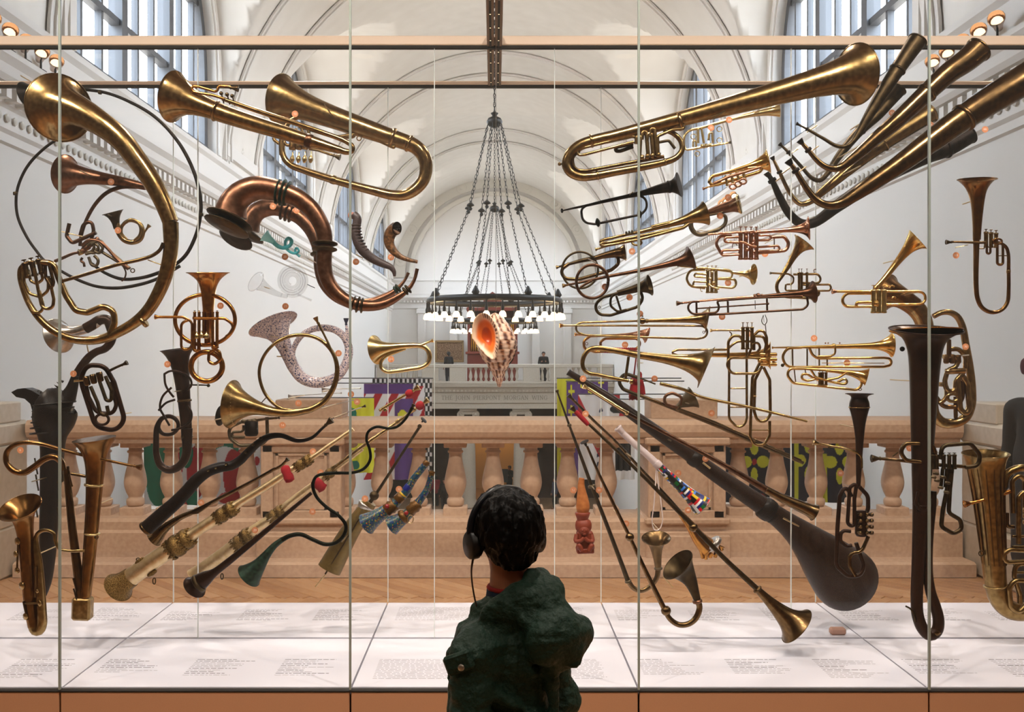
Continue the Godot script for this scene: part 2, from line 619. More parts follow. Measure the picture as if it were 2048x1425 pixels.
func build_bay_trim(w: Node3D, s: float, zc: float):
	# moulded archivolt round the window and a panelled pier beside it
	var mb := MB.new()
	for ring in [[WIN_HALF + 0.05, 0.22, 0.06], [WIN_HALF + 0.45, 0.1, 0.1]]:
		var r0: float = ring[0]
		var r1: float = r0 + ring[1]
		var px: float = ring[2]
		for k in 32:
			var a0 := PI * k / 32.0
			var a1 := PI * (k + 1) / 32.0
			var x1 := s * (HALL_W - px)
			var p := Vector3(x1, ARCH_SPRING + sin(a0) * r0, zc + cos(a0) * r0)
			var q := Vector3(x1, ARCH_SPRING + sin(a1) * r0, zc + cos(a1) * r0)
			var p2 := Vector3(x1, ARCH_SPRING + sin(a0) * r1, zc + cos(a0) * r1)
			var q2 := Vector3(x1, ARCH_SPRING + sin(a1) * r1, zc + cos(a1) * r1)
			mb.quad(p, q, q2, p2, Vector3(-s, 0, 0))
			var dx := Vector3(s * (px + 0.1), 0, 0)
			mb.quad(p, q, q + dx, p + dx, Vector3(0, -sin(a0), -cos(a0)))
			mb.quad(p2, q2, q2 + dx, p2 + dx, Vector3(0, sin(a0), cos(a0)))
		for e in [-1.0, 1.0]:
			mb.box(Vector3(s * (HALL_W - px / 2), (SILL + ARCH_SPRING) / 2, zc + e * (r0 + r1) / 2), Vector3(px, ARCH_SPRING - SILL, r1 - r0))
	put("archivolt", mb, M.trim, w)
	var pier := MB.new()
	var zp := zc - BAY / 2
	for e in [-1.0, 1.0]:
		pier.box(Vector3(s * (HALL_W - 0.05), (SILL + 9.4) / 2, zp + e * 1.35), Vector3(0.1, 9.4 - SILL, 0.3))
		pier.box(Vector3(s * (HALL_W - 0.08), (SILL + 9.4) / 2, zp + e * 1.35), Vector3(0.16, 9.4 - SILL, 0.1))
	pier.box(Vector3(s * (HALL_W - 0.06), 6.7, zp), Vector3(0.12, 0.3, 3.2))
	put("pier_panel", pier, M.trim, w)
	var orn := MB.new()
	for k in 7:
		rosette(orn, Vector3(s * (HALL_W - 0.01), 7.05 + k * 0.32, zp), Vector3(-s, 0, 0), 0.14)
	rosette(orn, Vector3(s * (HALL_W - 0.01), 9.6, zp), Vector3(-s, 0, 0), 0.5)
	put("pier_ornament", orn, M.relief, w)
	# outer building pieces seen through the panes are left to the sky

func build_far_end():
	var d := HALL_FAR
	var mb := MB.new()
	mb.box(Vector3(0, 3.3, -d - 0.3), Vector3(2 * HALL_W + 1.2, 20.4, 0.6))
	var w := structure("wall_far", mb, M.wall)
	# mouldings round the tympanum, its cornice, panels of the upper wall
	var arch := MB.new()
	for ring in [[5.15, 0.25, 0.25], [5.65, 0.7, 0.12]]:
		for k in 40:
			var a0 := PI * k / 40.0
			var a1 := PI * (k + 1) / 40.0
			var r0: float = ring[0]
			var r1: float = r0 + ring[1]
			var z: float = -d + ring[2]
			var y := 6.7
			arch.quad(Vector3(cos(a0) * r0, y + sin(a0) * r0, z), Vector3(cos(a1) * r0, y + sin(a1) * r0, z), Vector3(cos(a1) * r1, y + sin(a1) * r1, z), Vector3(cos(a0) * r1, y + sin(a0) * r1, z), Vector3(0, 0, 1))
			arch.quad(Vector3(cos(a0) * r0, y + sin(a0) * r0, z), Vector3(cos(a1) * r0, y + sin(a1) * r0, z), Vector3(cos(a1) * r0, y + sin(a1) * r0, -d), Vector3(cos(a0) * r0, y + sin(a0) * r0, -d), Vector3(-cos(a0), -sin(a0), 0))
	for k in 9:
		var a := PI * (k + 0.5) / 9.0
		rosette(arch, Vector3(cos(a) * 6.0, 6.7 + sin(a) * 6.0, -d + 0.12), Vector3(0, 0, 1), 0.38)
	put("arch_moulding", arch, M.relief, w)
	var co := MB.new()
	var prof := PackedVector2Array([Vector2(0, 4.7), Vector2(0.1, 4.75), Vector2(0.1, 5.1), Vector2(0.35, 5.25), Vector2(0.5, 5.4), Vector2(0.5, 5.55), Vector2(0, 5.65)])
	co.prism(prof, Vector3(-HALL_W, 0, -d), Vector3(0, 0, 1), Vector3(0, 1, 0), Vector3(2 * HALL_W, 0, 0))
	for k in 60:
		co.box(Vector3(-6.3 + k * 0.2136, 5.17, -d + 0.2), Vector3(0.11, 0.14, 0.2))
	co.box(Vector3(0, 6.55, -d + 0.06), Vector3(2 * HALL_W, 0.12, 0.12))
	put("cornice", co, M.trim, w)
	for x in [-4.6, -2.6, 2.6, 4.6]:
		var p := MB.new()
		p.box(Vector3(x * 1.0, 2.6, -d + 0.12), Vector3(0.5, 4.4, 0.24), 0.04)
		p.box(Vector3(x * 1.0, 4.55, -d + 0.16), Vector3(0.66, 0.3, 0.32), 0.04)
		put("pilaster", p, M.trim, w)
	# entablature and gallery of the far balcony, with its inscription
	var bd := 52.0
	var ent := MB.new()
	var k52 := bd / LENS
	var yb := func(py: float) -> float: return 1.75 - (py - 712.0) * k52
	var pr := PackedVector2Array()
	for q in [[-8.0, 818.0], [0.0, 818.0], [0.0, 808.0], [0.08, 806.0], [0.08, 786.0], [0.2, 784.0], [0.3, 776.0], [0.45, 774.0], [0.5, 768.0], [-8.0, 768.0]]:
		pr.append(Vector2(q[0], yb.call(q[1])))
	ent.prism(pr, Vector3(-HALL_W, 0, -bd), Vector3(0, 0, 1), Vector3(0, 1, 0), Vector3(2 * HALL_W, 0, 0))
	for k in 62:
		ent.box(Vector3(-6.4 + k * 0.21, yb.call(781.0), -bd + 0.18), Vector3(0.1, 0.14, 0.14))
	var e := structure("floor_gallery", ent, M.pale_stone)
	var t := TextMesh.new()
	var f := SystemFont.new()
	f.font_names = PackedStringArray(["Droid Serif"])
	t.font = f
	t.text = "THE  JOHN  PIERPONT  MORGAN  WING"
	t.font_size = 32
	t.pixel_size = 0.0095
	t.depth = 0.03
	t.curve_step = 2.0
	var tx := put("inscription", t, plain(Color(0.55, 0.52, 0.47), 0.8), e)
	tx.position = Vector3(0, yb.call(796.0), -bd + 0.09)
	var bal := thing("balustrade", "far pale stone balustrade across the end of the hall, above the carved inscription", "balustrade", Vector3(0, yb.call(768.0), -bd + 0.2))
	var rail := MB.new()
	rail.box(Vector3(0, 0.98, 0), Vector3(2 * HALL_W - 0.1, 0.2, 0.5), 0.03)
	put("rail", rail, M.pale_stone, bal)
	var base := MB.new()
	base.box(Vector3(0, 0.07, 0), Vector3(2 * HALL_W - 0.1, 0.14, 0.5), 0.03)
	put("base", base, M.pale_stone, bal)
	for x in [-6.0, -3.5, -2.0, 2.0, 3.5, 6.0]:
		var p := MB.new()
		p.box(Vector3(x, 0.5, 0), Vector3(0.9 if absf(x) < 5 else 0.8, 0.76, 0.46), 0.02)
		put("pedestal", p, M.pale_stone, bal)
	var bm := MB.new()
	bm.turned(Vector3.ZERO, Vector3.UP, [0.09, 0.0, 0.09, 0.08, 0.05, 0.12, 0.1, 0.25, 0.09, 0.35, 0.05, 0.55, 0.045, 0.62, 0.09, 0.68, 0.09, 0.76], 10)
	var bmesh := bm.mesh()
	for x in [-5.3, -5.0, -4.7, -4.4, -1.3, -1.02, -0.74, -0.46, -0.18, 0.1, 0.38, 0.66, 0.94, 1.22, 2.6, 2.9, 4.3, 4.6, 4.9, 5.2]:
		put("baluster", bmesh, M.pale_stone, bal).position = Vector3(x, 0.12, 0)
	# below: dark screen wall with a lit doorway and two ionic columns
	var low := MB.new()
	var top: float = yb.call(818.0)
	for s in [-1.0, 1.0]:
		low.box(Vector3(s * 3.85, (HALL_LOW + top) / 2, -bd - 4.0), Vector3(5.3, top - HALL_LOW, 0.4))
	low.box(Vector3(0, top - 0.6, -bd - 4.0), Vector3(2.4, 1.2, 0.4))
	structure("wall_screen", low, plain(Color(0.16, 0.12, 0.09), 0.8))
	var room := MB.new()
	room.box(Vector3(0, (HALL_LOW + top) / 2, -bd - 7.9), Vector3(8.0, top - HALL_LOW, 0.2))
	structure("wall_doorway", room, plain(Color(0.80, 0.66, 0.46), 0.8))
	var l := OmniLight3D.new()  # unseen source placed to give the doorway its amber light
	l.name = "doorway_light"
	l.light_color = Color(1.0, 0.80, 0.55)
	l.light_energy = 3.0
	l.light_size = 0.3
	l.omni_range = 30.0
	l.omni_attenuation = 2.0
	l.shadow_enabled = true
	add_child(l)
	l.position = Vector3(0, -1.6, -bd - 6.0)
	var lamp := MB.new()
	lamp.turned(Vector3.ZERO, Vector3.UP, [0.02, -0.15, 0.12, -0.1, 0.15, 0.0, 0.12, 0.1, 0.02, 0.15], 12)
	var lt := thing("unseen_doorway_lamp", "unseen small warm lamp behind the lintel, lighting the amber doorway under the far gallery", "lamp", Vector3(0, -1.6, -bd - 6.0))
	put("bulb", lamp, M.shade, lt)
	for x in [-1.45, 1.45]:
		var col := thing("column", "pale ionic column to the %s of the amber doorway under the far gallery" % ("left" if x < 0 else "right"), "column", Vector3(x, HALL_LOW, -bd - 0.6))
		var sh := MB.new()
		sh.turned(Vector3.ZERO, Vector3.UP, [0.52, 0.0, 0.52, 0.15, 0.46, 0.2, 0.48, 0.3, 0.42, 0.4, 0.42, 1.5, 0.35, top - HALL_LOW - 0.55], 24)
		put("shaft", sh, M.pale_stone, col)
		var cap := MB.new()
		cap.box(Vector3(0, top - HALL_LOW - 0.09, 0), Vector3(0.95, 0.14, 0.9), 0.02)
		cap.box(Vector3(0, top - HALL_LOW - 0.25, 0), Vector3(0.9, 0.2, 0.7), 0.05)
		for q in [-0.42, 0.42]:
			cap.lathe(Vector3(q, top - HALL_LOW - 0.34, -0.36), Vector3(0, 0, 1), [0.0, 0.0, 0.2, 0.0, 0.2, 0.72, 0.12, 0.75, 0.1, 0.72, 0.0, 0.78], 16)
		put("capital", cap, M.pale_stone, col)
	build_organ()
	var pic := thing("painting", "framed picture of a gallery interior on the far wall, left of the organ", "picture", at_px(899, 703, 59.7))
	var fr := MB.new()
	for q in [[0, 0.62, 1.8, 0.14], [0, -0.62, 1.8, 0.14], [-0.84, 0, 0.12, 1.3], [0.84, 0, 0.12, 1.3]]:
		fr.box(Vector3(q[0], q[1], 0.0), Vector3(q[2], q[3], 0.12), 0.02)
	put("frame", fr, plain(Color(0.62, 0.5, 0.34), 0.5), pic)
	var cv := MB.new()
	cv.box(Vector3(0, 0, -0.02), Vector3(1.62, 1.16, 0.04))
	put("canvas", cv, mottled(31, 0.05, Color(0.35, 0.24, 0.16), Color(0.74, 0.62, 0.5), 0.8, 0.0, 0.8), pic)

func build_organ():
	var o := thing("organ", "red brown wooden pipe organ with gilt pipes on the far gallery behind the conch", "organ", at_px(985, 768, 57.0))
	var wood := plain(Color(0.42, 0.13, 0.07), 0.5)
	var gold := plain(Color(0.85, 0.62, 0.25), 0.3, 0.9)
	var c := MB.new()
	c.box(Vector3(0, 0.9, 0), Vector3(3.0, 1.8, 1.2), 0.03)
	c.box(Vector3(0, 1.85, 0.05), Vector3(3.2, 0.16, 1.4), 0.03)
	for x in [-1.4, -0.5, 0.5, 1.4]:
		c.box(Vector3(x, 3.2, 0), Vector3(0.18, 2.8, 1.0), 0.02)
	c.box(Vector3(0, 4.45, 0), Vector3(3.1, 0.2, 1.2), 0.03)
	c.box(Vector3(0, 3.2, -0.5), Vector3(2.9, 2.7, 0.1))
	c.prism(PackedVector2Array([Vector2(-0.7, 4.5), Vector2(0.7, 4.5), Vector2(0.45, 5.2), Vector2(0, 5.5), Vector2(-0.45, 5.2)]), Vector3(0, 0, 0.4), Vector3(1, 0, 0), Vector3(0, 1, 0), Vector3(0, 0, -0.6))
	put("case", c, wood, o)
	for i in 22:
		var x := -1.25 + i * 2.5 / 21.0
		if absf(absf(x) - 0.5) < 0.1:
			continue
		var h := 1.7 + 0.5 * absf(sin(x * 3.0))
		var p := MB.new()
		p.turned(Vector3(x, 1.95, 0.3), Vector3.UP, [0.02, 0.0, 0.045, 0.3, 0.045, h], 8)
		put("pipe", p, gold, o)

# ---------------------------------------------------------------- the balcony we stand on
func build_balcony():
	var fl := MB.new()
	fl.box(Vector3(0, -0.205, -1.6), Vector3(2 * HALL_W, 0.4, 9.2))
	fl.box(Vector3(0, -0.205, -7.3), Vector3(8.6, 0.4, 2.2))
	var fo := structure("floor", fl, M.wood_floor)
	# floorboards laid in slanting rows, those between the case and the balustrade
	var boards := [M.wood_floor, M.wood_floor_b, M.wood_floor_c]
	var bm := MB.new()
	bm.box(Vector3.ZERO, Vector3(0.82, 0.022, 0.125), 0.003)
	var mesh := bm.mesh()
	var rng := RandomNumberGenerator.new()
	rng.seed = 5
	for row in 4:
		var z := -5.3 - row * 0.62
		for i in 62:
			var o := put("floorboard", mesh, boards[rng.randi() % 3], fo)
			o.position = Vector3(-4.0 + i * 0.1305, -0.010 + rng.randf() * 0.002, z)
			o.rotation.y = PI / 4 if row % 2 == 0 else -PI / 4
			o.scale = Vector3(0.98, 1, 0.72)
	var b := thing("balustrade", "near tan stone balustrade behind the glass case, with plump turned balusters", "balustrade", Vector3(0, 0, -7.77))
	var d := 7.9
	var rail := PackedVector2Array([Vector2(-0.02, 1.03), Vector2(0.02, 1.035), Vector2(0.02, 1.075), Vector2(0.06, 1.09), Vector2(0.08, 1.13), Vector2(0.08, 1.19), Vector2(0.05, 1.2246), Vector2(-0.5, 1.2246), Vector2(-0.53, 1.19), Vector2(-0.53, 1.13), Vector2(-0.48, 1.08), Vector2(-0.46, 1.03)])
	var base := PackedVector2Array([Vector2(-0.5, 0.0), Vector2(0.28, 0.0), Vector2(0.28, 0.1), Vector2(0.25, 0.115), Vector2(0.06, 0.115), Vector2(0.06, 0.31), Vector2(0.03, 0.33), Vector2(0.03, 0.395), Vector2(0.0, 0.42), Vector2(-0.46, 0.42), Vector2(-0.5, 0.38)])
	var rm := MB.new()
	rm.prism(rail, Vector3(-3.8, 0, 0), Vector3(0, 0, 1), Vector3(0, 1, 0), Vector3(7.6, 0, 0))
	put("rail", rm, M.stone, b)
	var bs := MB.new()
	bs.prism(base, Vector3(-3.8, 0, 0), Vector3(0, 0, 1), Vector3(0, 1, 0), Vector3(7.6, 0, 0))
	put("plinth", bs, M.stone, b)
	# pedestals: panelled blocks that carry low caps above the rail
	for q in [[610.0, 158.0], [1366.0, 152.0]]:
		var x: float = (q[0] - 989.0) * d / LENS
		var w: float = q[1] * d / LENS
		var p := MB.new()
		p.box(Vector3(x, 0.725, -0.22), Vector3(w, 0.62, 0.46))
		if w > 0.3:
			for e in [-1.0, 1.0]:
				p.box(Vector3(x + e * (w / 2 - 0.05), 0.725, 0.02), Vector3(0.1, 0.6, 0.04), 0.008)
				p.box(Vector3(x, 0.725 + e * 0.27, 0.02), Vector3(w - 0.02, 0.07, 0.04), 0.008)
				p.box(Vector3(x + e * (w / 2 - 0.13), 0.725, 0.012), Vector3(0.02, 0.46, 0.03))
				p.box(Vector3(x, 0.725 + e * 0.22, 0.012), Vector3(w - 0.24, 0.02, 0.03))
		p.box(Vector3(x, 1.055, -0.2), Vector3(w + 0.06, 0.06, 0.56), 0.012)
		p.box(Vector3(x, 0.405, -0.2), Vector3(w + 0.06, 0.05, 0.56), 0.012)
		p.box(Vector3(x, 0.2, 0.02), Vector3(w + 0.05, 0.19, 0.16), 0.01)
		put("pedestal", p, M.stone, b)
		if w > 0.5 and q[0] < 1500:
			var cp := MB.new()
			cp.box(Vector3(x + 0.02, 1.30, -0.35), Vector3(0.56, 0.16, 0.34), 0.008)
			put("pedestal_cap", cp, M.stone, b)
	var prof := [0.0, 0.0, 0.062, 0.0, 0.075, 0.02, 0.078, 0.045, 0.072, 0.066, 0.058, 0.075, 0.06, 0.09, 0.078, 0.125, 0.094, 0.175, 0.098, 0.21, 0.094, 0.25, 0.082, 0.31, 0.068, 0.37, 0.058, 0.43, 0.056, 0.47, 0.068, 0.475, 0.07, 0.49, 0.057, 0.497, 0.057, 0.535]
	var bt := MB.new()
	bt.box(Vector3(0, 0.05, 0), Vector3(0.2, 0.1, 0.2), 0.006)
	bt.turned(Vector3(0, 0.1, 0), Vector3.UP, prof, 24, 0.95)
	bt.box(Vector3(0, 0.62, 0), Vector3(0.19, 0.045, 0.19), 0.006)
	var bmesh := bt.mesh()
	for px in [138, 207, 271, 343, 419, 495, 690, 764, 838, 911, 986, 1062, 1135, 1212, 1476, 1553, 1632, 1707, 1785, 1858]:
		put("baluster", bmesh, M.stone, b).position = Vector3((px - 989.0) * 8.0 / LENS, 0.385, -0.23)
	# returns of the balustrade at both ends, running back along the balcony's sides
	for s in [-1.0, 1.0]:
		var r := thing("balustrade_return", "pale stone return of the balustrade at its %s end, turning towards the viewer" % ("left" if s < 0 else "right"), "balustrade", Vector3(s * 4.08, 0, -6.99))
		var m := MB.new()
		m.box(Vector3(0, 1.13, 0), Vector3(0.5, 0.19, 1.7), 0.03)
		put("rail", m, M.pale_stone, r)
		m = MB.new()
		m.box(Vector3(0, 0.2, 0), Vector3(0.5, 0.4, 1.7), 0.02)
		put("plinth", m, M.pale_stone, r)
		m = MB.new()
		m.box(Vector3(-s * 0.02, 0.72, -0.55), Vector3(0.46, 0.64, 0.5), 0.01)
		m.box(Vector3(-s * 0.02, 1.30, -0.5), Vector3(0.44, 0.16, 0.44), 0.01)
		put("pedestal", m, M.pale_stone, r)
		m = MB.new()
		m.box(Vector3(0, 0.72, 0.28), Vector3(0.36, 0.64, 1.1), 0.01)
		put("panel", m, M.pale_stone, r)

# ---------------------------------------------------------------- the glass case
func text_texture(seed_: int, cols: int, dense: bool) -> ImageTexture:
	# rows of unreadably small print, as dashes the length of words
	var im := Image.create(768, 448, false, Image.FORMAT_RGB8)
	im.fill(Color(0.835, 0.83, 0.87))
	var rng := RandomNumberGenerator.new()
	rng.seed = seed_
	for c in cols:
		var x0 := int(768.0 * (c + 0.12) / cols)
		var x1 := int(768.0 * (c + 0.82) / cols)
		var y := 208
		var lines := 14 if dense else 9 + rng.randi() % 5
		for l in lines:
			var head := not dense and (l == 0 or rng.randf() < 0.28)
			var x := x0
			var stop := x1 - int(rng.randf() * (20 if dense else 110))
			var col := Color(0.25, 0.23, 0.25) if head else Color(0.50, 0.48, 0.50)
			while x < stop:
				var w := 6 + rng.randi() % 18
				im.fill_rect(Rect2i(x, y, mini(w, stop - x), 4 if head else 3), col)
				x += w + 4
			y += 13 if dense else (15 if head else 13)
	return ImageTexture.create_from_image(im)

func build_case():
	var k := thing("display_case", "large glass display case with white text panels, holding the array of horns", "display case", Vector3(0, 0, 0))
	var xs := [-2.93, -1.757, -0.583, 0.583, 1.757, 2.93]
	var body := MB.new()
	body.box(Vector3(0, 0.185, -(CASE_FRONT + CASE_BACK) / 2), Vector3(5.86, 0.365, CASE_BACK - CASE_FRONT - 0.05))
	put("case_body", body, M.dark_gap, k)
	var tex := [text_texture(1, 3, false), text_texture(2, 3, false), text_texture(3, 2, true), text_texture(4, 3, false), text_texture(5, 3, false)]
	for i in 5:
		var a: float = xs[i]
		var b: float = xs[i + 1]
		var m := plain(Color.WHITE, 0.5)
		m.albedo_texture = tex[i]
		var f := MB.new()
		f.box(Vector3((a + b) / 2, 0.194, -CASE_FRONT - 0.012), Vector3(b - a - 0.008, 0.388, 0.024), 0.002)
		put("fascia_panel", f, M.fascia, k)
		for row in 2:
			var z0 := -CASE_FRONT - 0.03 if row == 0 else -CASE_BACK + 0.01
			var z1 := -CASE_MID + 0.012 if row == 0 else -CASE_MID - 0.012
			var p := MB.new()
			var x0 := a + 0.004
			var x1 := b - 0.004
			var zero := Vector2(0.01, 0.01)
			p.quad(Vector3(x0, DECK, z1), Vector3(x1, DECK, z1), Vector3(x1, DECK, z0), Vector3(x0, DECK, z0), Vector3.UP, Vector2(0, 0), Vector2(1, 0), Vector2(1, 1), Vector2(0, 1))
			for e in [[x0, z0, x1, z0], [x1, z0, x1, z1], [x1, z1, x0, z1], [x0, z1, x0, z0]]:
				var n := Vector3(e[3] - e[1], 0, e[0] - e[2]).normalized()
				if n.dot(Vector3((e[0] + e[2]) / 2 - (x0 + x1) / 2, 0, (e[1] + e[3]) / 2 - (z0 + z1) / 2)) < 0:
					n = -n
				p.quad(Vector3(e[0], DECK, e[1]), Vector3(e[2], DECK, e[3]), Vector3(e[2], DECK - 0.03, e[3]), Vector3(e[0], DECK - 0.03, e[1]), n, zero, zero, zero, zero)
			put("deck_panel", p, m, k)
	var sill := MB.new()
	sill.box(Vector3(0, DECK - 0.007, -CASE_FRONT - 0.012), Vector3(5.86, 0.008, 0.028), 0.002)
	put("front_sill", sill, M.dark_gap, k)
	# glass walls: front, middle and back, with the bright edges of their sheets
	var high := CASE_TOP - DECK
	var walls := [[CASE_FRONT, xs, CASE_TOP + 0.02, 0.009], [CASE_MID, [-2.93, -2.54, -1.417, -0.287, 0.287, 1.417, 2.54, 2.93], CASE_TOP, 0.0035], [CASE_BACK, xs, CASE_TOP, 0.004]]
	for q in walls:
		var d: float = q[0]
		var x: Array = q[1]
		for i in x.size() - 1:
			var g := MB.new()
			var h3: float = q[3] * 0.5
			g.quad(Vector3(x[i] + h3, DECK, -d), Vector3(x[i + 1] - h3, DECK, -d), Vector3(x[i + 1] - h3, q[2], -d), Vector3(x[i] + h3, q[2], -d), Vector3(0, 0, 1))
			put("glass_pane", g, M.glass, k)
			if i > 0:
				var e := MB.new()
				e.box(Vector3(x[i], (DECK + q[2]) / 2, -d), Vector3(q[3], q[2] - DECK, 0.012), 0.001)
				put("glass_edge", e, M.glass_edge if d < 4.0 else M.glass_edge_pale, k)
	for q in [[CASE_MID, 0.045], [CASE_BACK, 0.02]]:
		var r := MB.new()
		r.box(Vector3(0, CASE_TOP + q[1] / 2, -q[0]), Vector3(5.86, q[1], 0.04), 0.004)
		put("top_rail", r, M.bronze_bar, k)
		r = MB.new()
		r.box(Vector3(0, CASE_TOP - 0.006, -q[0]), Vector3(5.86, 0.012, 0.03))
		put("rail_channel", r, M.dark_gap, k)
	# double lighting beam from front to back, with pin-point lamps in its channels
	for e in [-1.0, 1.0]:
		var b := MB.new()
		b.box(Vector3(e * 0.019, CASE_TOP + 0.02, -4.35), Vector3(0.034, 0.05, 1.75), 0.003)
		put("light_beam", b, M.beam, k)
		var ch := MB.new()
		ch.box(Vector3(e * 0.019, CASE_TOP - 0.006, -4.35), Vector3(0.010, 0.006, 1.74))
		put("beam_channel", ch, M.dark, k)
		for i in 9:
			var l := MB.new()
			l.lathe(Vector3(e * 0.019, CASE_TOP - 0.008, -3.75 - i * 0.17), Vector3(0, -1, 0), [0.0, 0.002, 0.003, 0.002, 0.003, 0.0], 8)
			put("pin_light", l, M.shade, k)
	# numbered discs stuck on the middle glass
	var disc := plain(Color(0.83, 0.55, 0.38), 0.6)
	var ink := plain(Color(1.0, 0.92, 0.85), 0.6)
	var dm := MB.new()
	dm.lathe(Vector3.ZERO, Vector3(0, 0, 1), [0.0155, 0.0, 0.0155, 0.0012, 0.0, 0.0012], 20)
	var dmesh := dm.mesh()
	var font := SystemFont.new()
	font.font_names = PackedStringArray(["Droid Sans"])
	var marks := [[441, 612, "11"], [335, 729, "12"], [222, 364, "10"], [236, 461, "9"], [147, 748, "7"], [41, 901, "6"], [590, 228, "13"], [546, 413, "16"], [593, 421, "17"], [570, 514, "20"], [571, 613, "21"], [712, 524, "18"], [782, 515, "19"], [782, 719, "24"], [677, 707, "22"], [597, 807, "23"], [565, 851, "14"], [702, 789, "25"], [714, 804, "26"], [402, 1006, "15"], [626, 904, "28"], [641, 946, "27"], [510, 1061, "29"], [625, 1024, "30"], [730, 998, "31"], [798, 979, "32"], [817, 1022, "33"],
		[1198, 981, "50"], [1147, 981, "52"], [1252, 1048, "51"], [1356, 947, "47"], [1376, 1021, "48"], [1411, 918, "46"], [1171, 828, "49"], [1166, 758, "45"], [1423, 827, "43"], [1309, 758, "44"], [1280, 628, "42"], [1250, 690, "41b"], [1259, 595, "41a"], [1628, 677, "57"], [1681, 947, "60"], [1931, 694, "70"], [1694, 726, "59"], [1497, 667, "56"], [1456, 566, "55"], [1444, 634, "58"], [1456, 395, "38"], [1440, 432, "39"], [1784, 226, "62"], [1861, 250, "64"], [1970, 259, "66"], [1912, 511, "69"], [1458, 240, "34"], [1422, 256, "35"], [1819, 897, "71"], [1264, 503, "40"], [1210, 574, "37"], [1530, 508, "53"]]
	for q in marks:
		var o := put("number_disc", dmesh, disc, k)
		o.position = at_px(q[0], q[1], CASE_MID - 0.006)
		var t := TextMesh.new()
		t.font = font
		t.text = q[2]
		t.font_size = 16
		t.pixel_size = 0.00085 if q[2].length() < 3 else 0.0006
		t.depth = 0.0008
		t.curve_step = 4.0
		put("numeral", t, ink, o).position = Vector3(0, 0, 0.0018)

# ---------------------------------------------------------------- chandeliers
func link_chain(mb: MB, a: Vector3, b: Vector3, pitch: float, w: float, wire: float):
	var dir := (b - a).normalized()
	var side := dir.cross(Vector3(0.3, 0.1, 1)).normalized()
	var other := dir.cross(side).normalized()
	var m := int(a.distance_to(b) / pitch)
	for i in m:
		var c := a + dir * (pitch * (i + 0.5))
		var sd := side if i % 2 == 0 else other
		var p := PackedVector3Array()
		var r := PackedFloat32Array()
		for k in 8:
			var t := TAU * k / 8.0
			p.append(c + dir * cos(t) * pitch * 0.68 + sd * sin(t) * w)
			r.append(wire)
		mb.tube(p, r, 4, false, false, true)

func build_chandeliers():
	for q in [[22.0, "near ring chandelier of many white glass lamps hung on long chains"], [35.0, "far ring chandelier of lamps partly hidden behind the conch shell"]]:
		var d: float = q[0]
		var k := thing("chandelier", q[1], "chandelier", Vector3(0, 3.02, -d))
		var ring := MB.new()
		var p := PackedVector3Array()
		var r := PackedFloat32Array()
		for i in 64:
			p.append(Vector3(cos(TAU * i / 64), 0, sin(TAU * i / 64)) * 1.5)
			r.append(0.075)
		ring.tube(p, r, 10, false, false, true)
		put("ring", ring, M.iron, k)
		var hub := MB.new()
		hub.turned(Vector3(0, 4.15, 0), Vector3.UP, [0.0, -0.14, 0.13, -0.1, 0.19, 0.0, 0.15, 0.08, 0.05, 0.13, 0.09, 0.2, 0.0, 0.24], 16)
		put("crown", hub, M.iron, k)
		var ch := MB.new()
		link_chain(ch, Vector3(0, 4.3, 0), Vector3(0, 9.8, 0), 0.10, 0.028, 0.007)
		put("hanging_chain", ch, M.iron, k)
		for i in 8:
			var a := TAU * (i + 0.35) / 8.0
			var out := Vector3(cos(a), 0, sin(a))
			var c := MB.new()
			var knee := out * 0.63 + Vector3(0, 2.16, 0)
			link_chain(c, out * 1.5 + Vector3(0, 0.05, 0), knee, 0.09, 0.023, 0.006)
			link_chain(c, knee, out * 0.16 + Vector3(0, 4.12, 0), 0.09, 0.023, 0.006)
			var o := put("chain", c, M.iron, k)
			var dsc := MB.new()
			dsc.turned(knee, Vector3.UP, [0.0, -0.12, 0.034, -0.1, 0.045, -0.06, 0.02, -0.03, 0.09, 0.0, 0.075, 0.035, 0.025, 0.07], 12)
			put("bobeche", dsc, M.iron, o)
			dsc = MB.new()
			dsc.turned(out * 1.5 + Vector3(0, 0.05, 0), Vector3.UP, [0.05, 0.0, 0.09, 0.06, 0.06, 0.12, 0.02, 0.2], 10)
			put("ring_socket", dsc, M.iron, o)
		var shade := MB.new()
		shade.turned(Vector3.ZERO, Vector3.UP, [0.085, -0.38, 0.082, -0.34, 0.066, -0.285, 0.036, -0.25, 0.03, -0.24], 16, 1.0, true, false)
		var sock := MB.new()
		sock.turned(Vector3.ZERO, Vector3.UP, [0.034, -0.26, 0.038, -0.16, 0.02, -0.12, 0.016, 0.0], 10)
		var sm := shade.mesh()
		var km := sock.mesh()
		for i in 28:
			var a := TAU * (i + 0.5) / 28.0
			var lp := put("lamp", km, M.iron, k)
			lp.position = Vector3(cos(a), 0, sin(a)) * 1.56 + Vector3(0, -0.05, 0)
			put("lamp_shade", sm, M.shade, lp)
			if i % 7 == 0:
				var l := OmniLight3D.new()
				l.name = "chandelier_light"
				l.light_color = Color(1.0, 0.84, 0.62)
				l.light_energy = 1.2
				l.light_size = 0.12
				l.omni_range = 60.0
				l.omni_attenuation = 2.0
				l.shadow_enabled = true
				lp.add_child(l, true)
				l.position = Vector3(0, -0.5, 0)

# ---------------------------------------------------------------- heraldic flags
func blob(x: float, y: float, list: Array) -> bool:
	for e in list:
		var dx: float = (x - e[0]) / e[2]
		var dy: float = (y - e[1]) / e[3]
		if dx * dx + dy * dy < 1.0:
			return true
	return false

